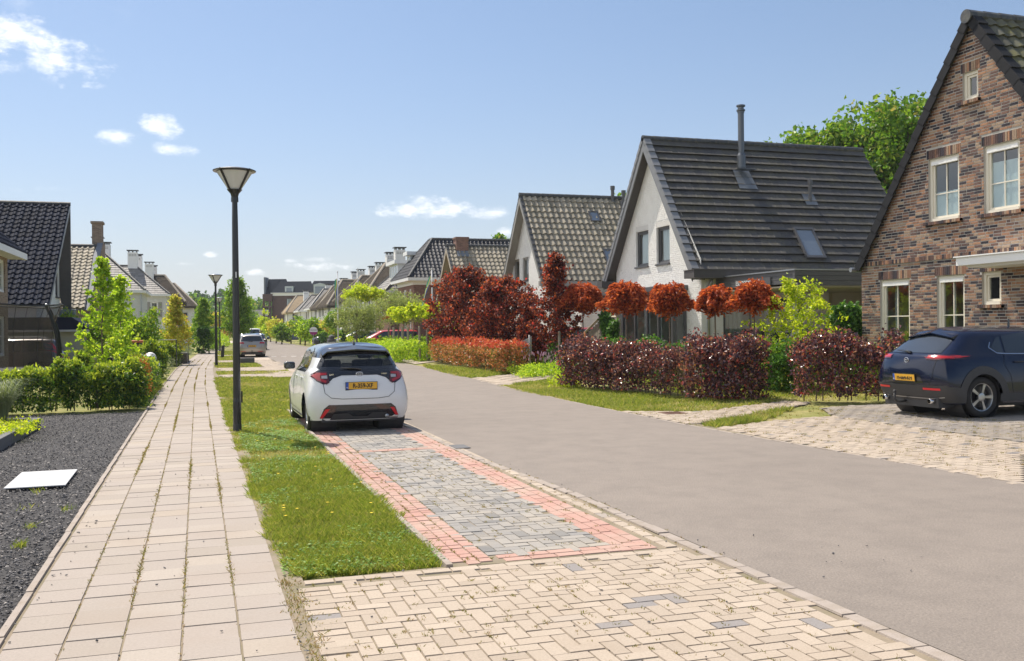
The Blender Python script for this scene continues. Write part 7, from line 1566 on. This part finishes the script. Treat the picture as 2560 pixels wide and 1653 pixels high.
hedge('laurel_hedge', 'broad dark laurel clump beside the path with bright tips', (-2.2, 22.8), (-1.45, 23.3), .85, .93, L_laur, 5800, .105, asp=.36, group='laurel shrubs along the front gardens', stems=6, tips=(L_tip, 330, .76), cr=.07, gap=.06, lump=.3)
hedge('dead_shrub', 'rust brown dead shrub in the laurel hedge beside the path', (-1.62, 24.0), (-1.5, 24.6), .45, 1.0, L_dead, 1700, .085, asp=.36, cat='shrub', stems=6, cr=.07, gap=.05, lump=.4)
hedge('laurel_hedge', 'long laurel row running along the left side of the path', (-1.78, 24.8), (-1.75, 31.5), .7, .88, L_laur, 7600, .10, asp=.36, group='laurel shrubs along the front gardens', stems=10, tips=(L_tip, 560, .74), cr=.08, gap=.04, lump=.4)
hedge('laurel_hedge', 'single upright laurel bush at the end of the gravel beside the path', (-1.85, 36.0), (-1.55, 36.3), .75, 1.2, L_laur, 2700, .11, asp=.38, group='laurel shrubs along the front gardens', stems=4, tips=(L_tip, 150, .7), cr=.08, gap=.12, lump=.4)
for p0, p1, w_, h, n, lb in (((-3.9, 33), (-3.2, 33.2), .8, .95, 2400, 'dark round laurel behind the trampoline pole'), ((-3.3, 35), (-2.3, 35.4), .7, .8, 1900, 'low laurel behind the staked young maples'), ((-3.4, 38), (-1.9, 38.5), 1.0, 1.05, 3600, 'laurel mass beside the white bag'), ((-4.5, 42), (-1.8, 43), 1.2, 1.2, 5200, 'yellow tipped laurel row behind the terracotta pot')):
    hedge('laurel_hedge', lb, p0, p1, w_, h, L_laur, n, .11, asp=.4, group='laurel shrubs along the front gardens', tips=(L_tip, n//14, .7), cr=.09, gap=.04, lump=.5)
hedge('pleached_shrub', 'row of leafy shrubs on thin stems behind the wire rail', (-6.5, 47.5), (-2.2, 48.5), 1.0, 2.35, L_green, 10500, .13, cat='shrub', cr=.16, gap=.7, lump=.5, stems=8, tips=(L_tip, 300, .7))
hedge('garden_shrub', 'dark shrub mass under the leafy row on the left', (-7.5, 50), (-2.0, 51), 1.2, 1.35, L_green, 7000, .13, cat='shrub', cr=.12, gap=0, lump=.4)
hedge('clipped_hedge', 'long flat topped hedge ending dark beside the footpath', (-12, 75), (-.55, 75), 1.0, 1.85, L_green, 8500, .15, cr=.06, gap=0, lump=.05)
hedge('clipped_hedge', 'dark block end of the tall hedge beside the footpath', (-.55, 75.0), (.25, 74.9), 1.15, 1.9, L_dark, 3000, .13, cr=.05, gap=0, lump=.03)
hedge('clipped_hedge', 'green hedge continuing beyond the dark hedge block', (-.2, 84), (.6, 92), 1.2, 1.7, L_green, 3400, .16, cr=.08, gap=0, lump=.15)
hedge('garden_shrub', 'round yellow green laurel near the long planter', (-1.9, 50.3), (-1.55, 50.8), 1.0, 1.0, L_laur, 2400, .11, asp=.4, cat='shrub', tips=(L_tip, 260, .5), cr=.09, gap=.02, lump=.3)
hedge('ornamental_grass', 'loose meadow grass in the left bed beside the footpath', (-2.5, 38.5), (-1.9, 47), .8, .6, L_grey, 2600, .16, asp=.10, cat='plants', cr=.12, gap=0, lump=.6, flat=-.3)
airy('young_tree', 'gold and orange leaved young tree tied to stakes left of the path', (-1.46, 52.), [(.25, .5), (.4, .8), (.6, .62), (.8, .32), (1, .1)], 3.5, L_gold, 3800, .13, 46, cr=.09, trunk=.03, up=.8, lo=.35)
stakes('cluster of pale stakes at the gold leaved young tree', -1.46, 52., [(-.2, -.1), (.0, .15), (.18, -.1)], 1.15, .045, m_gstake)
airy('young_tree', 'conical green young tree behind the dark hedge block', (-.2, 77.5), [(.2, .9), (.4, 1.2), (.6, .85), (.8, .5), (1, .12)], 4.15, L_green, 4500, .16, 50, cr=.13, trunk=.05, up=.6, lo=.25)
airy('street_tree', 'tall narrow street tree rising behind the nearest lamp post', (2.95, 95), [(.2, .9), (.35, 1.6), (.55, 1.5), (.75, 1.0), (.9, .5), (1, .15)], 6.6, L_green, 9000, .21, 74, cr=.2, trunk=.08, up=.6, lo=.27, tuft=6)
tree('street_tree', 'second narrow street tree, half hidden behind the tall one', (4.9, 118), [((0, 0, 3.0), (1.1, 1.1, 1.2)), ((0, 0, 4.4), (.6, .6, .9))], L_green, 3000, .2, ncl=90, cr=.2, trunk=.08, nl=12)
tree('young_tree', 'yellow orange leaved tree right of the conical green one', (1.4, 120), [((0, 0, 2.9), (1.5, 1.3, .7)), ((-.3, 0, 3.4), (.7, .7, .4))], L_gold, 2400, .2, ncl=70, cr=.16, trunk=.05, nl=14)
tree('garden_shrub', 'reddish shrub low between the second and third lamps', (2.0, 128), [((0, 0, 1.2), (1.2, 1, .9))], L_phot, 1300, .2, cat='shrub', ncl=40, cr=.16, trunk=.04, nl=6)
hedge('garden_shrub', 'loose green planting beside the far bend of the footpath', (.2, 97), (2.0, 112), 1.3, 1.2, L_bright, 3600, .17, cat='shrub', cr=.16, gap=0, lump=.6)
# distant wood: a far darker band and a nearer brighter one
def wood(name, label, x0, x1, y, hs, n, size, mat, seed):
    ncl = int((x1-x0)/3.0); r = np.random.default_rng(seed); X = r.uniform(x0, x1, ncl*5); Hh = hs*(.78+.32*vnoise(X, X*0+seed, .06, seed)); Z = Hh*r.random(ncl*5)**.6; Y = y+r.uniform(-12, 12, ncl*5)
    idx = r.integers(0, len(X), n); P = np.stack([X, Y, Z], 1)[idx]+r.normal(size=(n, 3))*np.array([1.6, 1.6, 1.1]); o = leafobj(name, P, size, mat, None, .8, .3); tag(o, label, 'woodland', kind='stuff')
m_wood = leafmat('far wood leaf', [(0, (.035, .08, .025)), (1, (.10, .17, .05))], .3, .8, 1.2, .1)
wood('far_wood', 'dark distant wood closing the horizon on the left', -190, 20, 470, 21, 26000, 2.2, m_wood, 3)
wood('near_wood', 'brighter strip of distant woodland before the dark wood', -140, 25, 360, 12.5, 22000, 1.5, L_oak, 4)
wood('far_wood', 'distant trees behind the gardens on the right', 60, 260, 330, 12, 12000, 2.0, m_wood, 5)
# ---------------------------------------------------------------- street furniture and small things
m_pole = simple('black lacquered pole', (.018, .019, .021), .32, var=.2, vs=8, coat=.3)
m_lampglass = simple('frosted lamp glass', (.62, .63, .62), .25, var=.04, coat=.5)
def lamp(first=None):
    T_ = thing('street_lamp', 'x', 'street lamp'); 
    mb = MB(); mb.lathe([(.068, -.05), (.068, .5), (.066, .52), (.064, .56), (.05, 3.6), (.045, 3.92), (.062, 3.92), (.062, 4.0), (.05, 4.0)], 20); mb.build('pole', m_pole, T_, smooth=False)
    mb = MB(); mb.lathe([(.072, -.05), (.072, .11), (.070, .115)], 20); mb.build('foot_collar', m_blackpl, T_)
    mb = MB(); mb.lathe([(.05, 3.98), (.07, 4.06), (.12, 4.12), (.13, 4.13), (.0, 4.13)], 24); 
    for k in range(4):
        t = math.pi/4+k*math.pi/2; c, s = math.cos(t), math.sin(t); q = [(.10, 4.08), (.34, 4.44), (.345, 4.47), (.315, 4.44), (.10, 4.13)]
        pts = [Vector((r_*c, r_*s, z)) for r_, z in q]; n = Vector((-s, c, 0))*.014; m_ = len(pts); mb.add([p+n for p in pts]+[p-n for p in pts], [tuple(range(m_)), tuple(range(2*m_-1, m_-1, -1))]+[(i, (i+1) % m_, m_+(i+1) % m_, m_+i) for i in range(m_)])
    hd = mb.build('lamp_head', m_pole, T_, fixn=True)
    mb = MB(); mb.lathe([(.10, 4.12), (.30, 4.43), (.0, 4.445)], 28); mb.build('lamp_glass', m_lampglass, hd, smooth=False)
    mb = MB(); mb.lathe([(.29, 4.435), (.355, 4.44), (.36, 4.455), (.33, 4.47), (.22, 4.485), (.29, 4.475)], 32); mb.build('lamp_rim', m_pole, hd)
    mb = MB(); mb.lathe([(.31, 4.455), (.24, 4.49), (.12, 4.515), (0, 4.52)], 28); mb.build('lamp_cover', simple('pale lamp cover', (.45, .5, .55), .2, var=0, coat=.5), hd, smooth=True)
    mb = MB(); mb.box(-.073, -.06, -.035, -.02, 2.62, 2.72, M=Matrix.Rotation(R(72), 4, 'Z')); mb.build('number_tag', m_white, T_, fixn=True)
    return T_
lp = lamp(); lp.location = (.50, 17.12, 0); lp['label'] = 'tall black street lamp with cone head on the grass verge, nearest to the camera'; lp['group'] = 'street lamps along the footpath'
for (x, y), lb in (((.49, 49.5), 'second street lamp, beside the small grass plot'), ((1.13, 84.), 'third street lamp, left of the lamp tree'), ((2.62, 117.6), 'fourth street lamp, partly behind the tall street tree'), ((4.6, 152), 'fifth and smallest street lamp visible far down the path')): dup(lp, (x, y, 0), R(20), lb)
# trampoline
m_net = bpy.data.materials.new('safety net'); m_net.use_nodes = True; nt = m_net.node_tree; nt.nodes.clear()
o_ = nt.nodes.new('ShaderNodeOutputMaterial'); tr_ = nt.nodes.new('ShaderNodeBsdfTransparent'); df_ = nn(nt, 'ShaderNodeBsdfDiffuse', Color=(.10, .085, .07, 1)); mx_ = nt.nodes.new('ShaderNodeMixShader'); mx_.inputs[0].default_value = .42
nt.links.new(tr_.outputs[0], mx_.inputs[1]); nt.links.new(df_.outputs[0], mx_.inputs[2]); nt.links.new(mx_.outputs[0], o_.inputs[0])
TR = thing('trampoline', 'round trampoline with dark safety net and curved padded poles at the left edge', 'trampoline', (-5.3, 27.8, 0)); r = 1.65
mb = MB(); n = 32
def ring(rr, z, wob=0): return [Vector((rr*math.cos(2*math.pi*k/n), rr*math.sin(2*math.pi*k/n), z+wob*math.cos(8*math.pi*k/n))) for k in range(n)]
rows = [ring(r*.88, .75), ring(r*.86, 1.3), ring(r*.90, 1.9), ring(r*1.03, 2.42, .03)]
for a, b in zip(rows, rows[1:]):
    for k in range(n): mb.quad(a[k], a[(k+1) % n], b[(k+1) % n], b[k])
mb.build('net', m_net, TR, smooth=True)
mb = MB(); t = ring(r*1.03, 2.42, .03); mb.tube(t+[t[0]], .022, 6, caps=False); mb.build('top_rim', m_blackpl, TR)
mb = MB(); mb.lathe([(0, .74), (r*.9, .74), (r*.9, .7), (r*1.02, .7), (r*1.02, .76), (r*.9, .78)], 32); mb.build('mat', m_blackpl, TR)
for k in range(6):
    a = R(-24)+k*math.pi/3; c, s = math.cos(a), math.sin(a); mb = MB(); mb.tube([Vector((q*c, q*s, z)) for q, z in ((r*1.12, 0), (r*1.12, 1.2), (r*1.09, 1.7), (r*1.0, 2.15), (r*.93, 2.4))], .042, 8); mb.build('pole', m_strap, TR, smooth=True)
    mb = MB(); mb.lathe([(0, 0), (.035, .01), (.035, .05), (0, .07)], 8, (r*.93*c, r*.93*s, 2.4)); mb.build('pole_cap', m_zinc, TR)
for k in range(7):
    a = R(-60)+k*.45; c, s = math.cos(a), math.sin(a); mb = MB(); mb.tube([Vector((q*c, q*s, z)) for q, z in ((r*.90, .8), (r*.885, 1.4), (r*.93, 2.0), (r*1.03, 2.4))], .008, 4); mb.build('net_cord', m_strap, TR)
# planter, board
m_planter = simple('anthracite concrete edging', (.13, .13, .135), .8, var=.15, vs=3, bmp=.3)
PL = thing('raised_planter', 'low anthracite concrete planter corner on the gravel at left edge', 'planter', (0, 0, 0))
for k in range(4): 
    mb = MB(); mb.box(-3.0, -2.88, 15.6+.92*k, 15.6+.92*k+.91, -.02, .17, bev=.008); mb.build('edging_block', m_planter, PL)
for k in range(3):
    mb = MB(); mb.box(-3.0-1.0*k-.99 if k else -3.99, -3.0-1.0*k-.002, 19.17, 19.29, -.02, .17, bev=.008); mb.build('edging_block', m_planter, PL)
mb = MB(); mb.box(-6, -3.0, 13, 19.17, -.02, .13); mb.build('soil', m_soil, PL, fixn=True)
hedge('ground_cover', 'yellow green creeping plants inside the low planter', (-3.25, 16.0), (-3.25, 18.7), .75, .12, L_lime, 2600, .05, cat='plants', cr=.06, gap=.0, lump=.8, dz=.12)
T_ = thing('ornamental_grass', 'fountain of blue green grass blades in the low planter', 'plants', (-3.45, 19.0, .12)); V = []
for k in range(620):
    a = random.uniform(0, 6.3); L = random.uniform(.35, .95); o = random.uniform(.15, .75); c, s = math.cos(a), math.sin(a); p = [Vector((c*.05, s*.05, 0)), Vector((c*o*.3*L, s*o*.3*L, L*.55)), Vector((c*o*.75*L, s*o*.75*L, L*.85)), Vector((c*o*1.1*L, s*o*1.1*L, L*.8))]; w_ = Vector((-s, c, 0))*.004
    V.append((p, w_))
mb = MB()
for p, w_ in V:
    for a, b, f in zip(p, p[1:], (1, .8, .4)): mb.quad(a-w_, a+w_, b+w_*f, b-w_*f)
mb.build('blades', L_grey, T_)
T_ = thing('cream_flower', 'cream plume flowers at the left edge above the planter', 'flowers', (-3.75, 18.6, .12)); mb = MB(); mb2 = MB()
for k in range(7):
    x, y, h = random.uniform(-.12, .2), random.uniform(-.3, .3), random.uniform(.75, 1.0); mb.tube([(x, y, 0), (x+.03, y, h)], [.005, .003], 4)
    for _ in range(14): q = Vector((x+.03+random.gauss(0, .03), y+random.gauss(0, .03), h+random.uniform(-.04, .12))); mb2.lathe([(0, 0), (.012, .012), (0, .026)], 5, tuple(q))
mb.build('stalks', L_green, T_)['kind'] = 'stuff'; mb2.build('plumes', simple('cream petal', (.62, .56, .36), .9), T_)
WB = thing('white_board', 'white panel lying flat on the dark gravel', 'board', (0, 0, 0)); m_board = simple('white board', (.50, .505, .51), .5, var=.03)
for k, (y0, y1) in enumerate(((11.72, 12.34), (12.35, 13.0))):
    mb = MB(); M_ = Matrix.Rotation(R(1.5), 4, 'Z'); mb.box(-2.02, -1.40-.0, y0+.05, y1+.05, .010, .020, M=Matrix.Translation((.14, -.03, 0)) @ Matrix.Rotation(R(1.2), 4, 'Z')) ; mb.build('panel', m_board, WB, fixn=True)
# white bag, terracotta pot, wire rails, long planter
T_ = thing('rubble_bag', 'crumpled white bag lying between laurel shrubs on the left', 'bag', (-2.0, 32.6, 0)); bm = bmesh.new(); bmesh.ops.create_icosphere(bm, subdivisions=5, radius=1)
for v in bm.verts:
    c = v.co.copy(); k = 1+.16*math.sin(c.x*7+c.y*3)*math.cos(c.z*9+c.x*4)+.07*math.sin(c.y*19+c.x*13); v.co = Vector((c.x*.55*k, c.y*.35*k, max(-.02, .5+c.z*.56*k*(.75+.25*math.sin(c.x*3)))))
me = bpy.data.meshes.new('bag_body'); bm.to_mesh(me); bm.free(); me.materials.append(simple('white plastic sheet', (.72, .72, .73), .4, var=.08, bmp=.6, bs=12)); o = bpy.data.objects.new('bag_body', me); COL.objects.link(o); o.parent = T_
for p in me.polygons: p.use_smooth = True
t = PA(342, 850, 40); T_ = thing('flower_pot', 'terracotta rimmed dark pot among the left shrubs', 'pot', (t.x, 40, 0)); mb = MB(); mb.lathe([(.14, .6), (.2, 1.28), (.17, 1.28), (.1, .65)], 20); mb.build('pot', m_darkwood, T_, smooth=True); mb = MB(); mb.lathe([(.2, 1.28), (.24, 1.30), (.24, 1.36), (.2, 1.38), (0, 1.36)], 20); mb.build('rim', simple('terracotta', (.55, .17, .07), .7), T_)
T_ = thing('wire_rail', 'thin steel rail on posts across the left gardens', 'fence', (0, 0, 0))
for (x0, x1, y, z) in ((-4.6, -1.35, 49.0, 1.30), (-4.0, -.9, 55.5, 1.44)):
    mb = MB(); mb.tube([(x0, y, z), (x1, y, z)], .018, 6); mb.build('rail', m_zinc, T_)
    for x in (x0, x1): mb = MB(); mb.tube([(x, y, 0), (x, y, z)], .022, 6); mb.build('post', m_anth, T_)
T_ = thing('long_planter', 'dark slatted planter box beside the footpath on the left', 'planter', (-.95, 53, 0)); mb = MB()
for k in range(5): mb.box(-.45, .0, 0, 6, .02+.11*k, .12+.11*k)
mb.build('box', m_darkwood, T_, fixn=True); hedge('ornamental_grass', 'grey green grasses in the dark slatted planter', (-1.2, 53.2), (-1.2, 58.8), .5, .95, L_grey, 3200, .14, asp=.12, cat='plants', cr=.12, gap=.45, lump=.4)
# mailbox
m_steel = simple('brushed steel', (.45, .44, .42), .35, metal=.8, var=.1)
T_ = thing('mailbox', 'stainless steel mailbox on two posts beside the photinia hedge', 'mailbox', (11.28, 33.3, .08), R(-22))
for y in (-.17, .17): mb = MB(); mb.tube([(0.02, y, 0), (0.02, y, 1.36)], .026, 10); mb.build('post', m_steel, T_, smooth=True)
mb = MB(); mb.prism([(-.20, .62), (-.20, 1.12), (.12, 1.28), (.12, .62)], lambda p, d: (p[0]-.03, d, p[1]), -.14, .14); mb.build('box', simple('mailbox paint', (.36, .37, .34), .4, metal=.5), T_, fixn=True)
mb = MB(); mb.prism([(-.27, 1.09), (-.27, 1.115), (.12, 1.31), (.12, 1.285)], lambda p, d: (p[0]-.02, d, p[1]), -.165, .165); mb.build('lid', m_steel, T_, fixn=True)
mb = MB(); mb.box(-.236, -.231, -.12, .12, .66, 1.0); mb.build('door', simple('copper toned flap', (.36, .2, .15), .35, metal=.6), T_, fixn=True); mb = MB(); mb.box(-.24, -.236, -.03, .03, .76, .88); mb.build('number_card', m_white, T_, fixn=True)
# wooden fence between the white houses
T_ = thing('wooden_fence', 'sloping timber garden fence between the two white gabled houses', 'fence', (13.9, 0, .1)); mb = MB(); mb2 = MB()
y = 35.4; k = 0
while y > 31.2:
    h = .75+min(1.0, (35.4-y)/2.6)*.95; h = min(h, 1.72)+.2; mb.box(0, .03, y-.22, y-.02, .1, h); y -= .23
mb.build('boards', m_gstake, T_, fixn=True); mb2.tube([(-.03, 35.4, .98), (-.03, 32.75, 1.95), (-.03, 31.2, 1.96)], .045, 6); mb2.build('top_rail', simple('pale timber', (.52, .44, .33), .8), T_)
for y, h in ((35.45, 1.05), (31.25, 2.08), (32.7, 2.0)): mb = MB(); mb.box(-.06, .06, y-.06, y+.06, 0, h, bev=.01); mb.lathe([(.06, h), (.07, h+.04), (0, h+.10)], 8, (0, y, 0)); mb.build('post', m_gstake, T_)
# flagpoles with banners
def bannermat():
    mt, nt, b = newmat('striped banner cloth'); uv = nn(nt, 'ShaderNodeTexCoord').outputs['Generated']; s = nn(nt, 'ShaderNodeSeparateXYZ'); nt.links.new(uv, s.inputs[0])
    c = ramp(nt, s.outputs[1], [(0, (.03, .10, .30)), (.30, (.03, .10, .30)), (.33, (.60, .50, .06)), (.55, (.60, .50, .06)), (.58, (.05, .32, .20)), (1, (.05, .32, .20))], 'CONSTANT'); nt.links.new(c, b.inputs['Base Color']); b.inputs['Roughness'].default_value = .8; return mt
m_banner = bannermat()
def flag(x, y, ht, label, bl, dirv):
    T_ = thing('flagpole', label, 'flagpole', (x, y, 0)); mb = MB(); mb.tube([(0, 0, 0), (0, 0, ht)], [.055, .03], 10); mb.lathe([(0, 0), (.05, .03), (.05, .07), (0, .11)], 10, (0, 0, ht)); mb.build('pole', m_white, T_, smooth=True)
    mb = MB(); n = 14; rows = []
    for i in range(n+1):
        t = i/n; z = ht-.35-bl*t; off = dirv*t; rows.append([Vector((-.06+off*.6-.10*s+.03*math.sin(t*7+s*3), .16*s-.08+.02*math.sin(t*9), z-.1*s)) for s in (0, .25, .5, .75, 1)])
    for a, b in zip(rows, rows[1:]):
        for k in range(4): mb.quad(a[k], a[k+1], b[k+1], b[k])
    mb.build('banner', m_banner, T_, smooth=True); return T_
x = PA(845, 800, 62).x; flag(x, 62, 5.35, 'white flagpole with hanging green yellow blue banner on the left', 2.0, 0)
x = PA(1081, 800, 58).x; flag(x, 58, 5.35, 'white flagpole with banner blown sideways before the tall brick house', 2.1, -1.0)
x = PA(896, 800, 86).x; T_ = thing('flagpole', 'thin bare flagpole with red cord farther back on the right', 'flagpole', (x, 86, 0)); mb = MB(); mb.tube([(0, 0, 0), (0, 0, 7.2)], [.06, .035], 8); mb.build('pole', m_white, T_)
# round sign
T_ = thing('round_sign', 'round white and purple estate agent sign on a thin post', 'sign', (6.1, 57.6, 0) if False else tuple(Vector((PA(784, 860, 66).x, 66, 0)))); mb = MB(); mb.tube([(0, 0, 0), (0, 0, 1.4)], .02, 6); mb.build('post', m_zinc, T_)
mb = MB(); n = 28; rr = .28; zc = 1.62; th = R(16)
disc = [(rr*math.cos(2*math.pi*k/n), rr*math.sin(2*math.pi*k/n)) for k in range(n)]
f_ = lambda p, d: (p[0]*math.cos(th), d-p[0]*math.sin(th), zc+p[1])
mb.prism(disc, f_, -.01, .01); mb.build('disc', m_white, T_, fixn=True); mb = MB(); mb.prism([p for p in disc if p[1] < -.04]+[], f_, -.014, -.0105); mb.build('lower_band', simple('purple sign paint', (.30, .03, .16), .5, var=0), T_, fixn=True)
text('lettering', 'TE KOOP', (0, -.02, zc+.03), (R(90), 0, -th), .11, m_ink, T_, .001, 'CENTER')
# verge posts
T_ = thing('marker_post', 'short stake with yellow black tape on the verge behind the lamp', 'post', (.79, 23.3, 0)); mb = MB(); mb.box(-.018, .018, -.018, .018, 0, .30); mb.build('stake', m_strap, T_, fixn=True)
mb = MB()
for k in range(9): a = random.uniform(0, 6.3); p = Vector((-.03, 0, .20)); q = p+Vector((-.05+math.cos(a)*.06, .02, math.sin(a)*.07)); mb.quad(p, p+Vector((.01, 0, .03)), q+Vector((.01, 0, .03)), q)
mb.build('tape', simple('yellow tape', (.75, .60, .03), .5), T_)
T_ = thing('marker_post', 'leaning black post on the grass beside the silver estate', 'post', (1.46, 76.2, 0)); 
T_.location = (1.0, 64.0, 0); mb = MB(); mb.box(-.10, .10, -.08, .08, 0, .78, M=Matrix.Rotation(R(4), 4, 'Y')); mb.build('post', m_blackpl, T_, fixn=True)
T_ = thing('stone_block', 'low dark stone block on the grass plot by the second lamp', 'block', (2.15, 52.6, 0)); mb = MB(); mb.box(-.45, .3, -.15, .15, 0, .26, bev=.02); mb.build('block', m_planter, T_)
t = PA(829, 850, 66); T_ = thing('gatepost', 'dark carved stone gatepost at the hedge behind the white hatchback roof', 'post', (t.x, 66, 0)); mb = MB(); mb.box(-.26, .26, -.26, .26, 0, 1.0, bev=.03); mb.lathe([(.3, 1.0), (.3, 1.06), (.16, 1.1), (.22, 1.2), (.16, 1.3), (0, 1.36)], 16); mb.build('post', m_planter, T_)
# drain cover at the garden path, manhole in the gutter
T_ = thing('drain_cover', 'rusty square drain cover in the pale path edge on the right', 'drain cover', (8.75, 17.05, .004)); mb = MB(); mb.box(-.22, .22, -.22, .22, 0, .006)
for k in range(6): mb.box(-.18, .18, -.17+.06*k, -.15+.06*k, .006, .010)
mb.build('cover', simple('rusty iron', (.20, .11, .08), .85, var=.3), T_, fixn=True)
T_ = thing('drain_cover', 'small grey gully cover at the parking bay corner beside the road', 'drain cover', (3.48, 13.45, .004)); mb = MB(); mb.box(-.11, .11, -.2, .2, 0, .008); mb.build('cover', m_planter, T_, fixn=True)
# ---------------------------------------------------------------- summer haze in the air
def haze():
    mt = bpy.data.materials.new('haze'); mt.use_nodes = True; nt = mt.node_tree; nt.nodes.clear()
    o = nt.nodes.new('ShaderNodeOutputMaterial'); v = nn(nt, 'ShaderNodeVolumePrincipled', Color=(.86, .92, 1., 1), Density=.00028, Anisotropy=.0); nt.links.new(v.outputs[0], o.inputs['Volume'])
    mb = MB(); mb.box(-2600, 2600, -400, 3600, -1.1, 40); h = mb.build('haze', mt, uv=False); tag(h, kind='stuff')
haze()
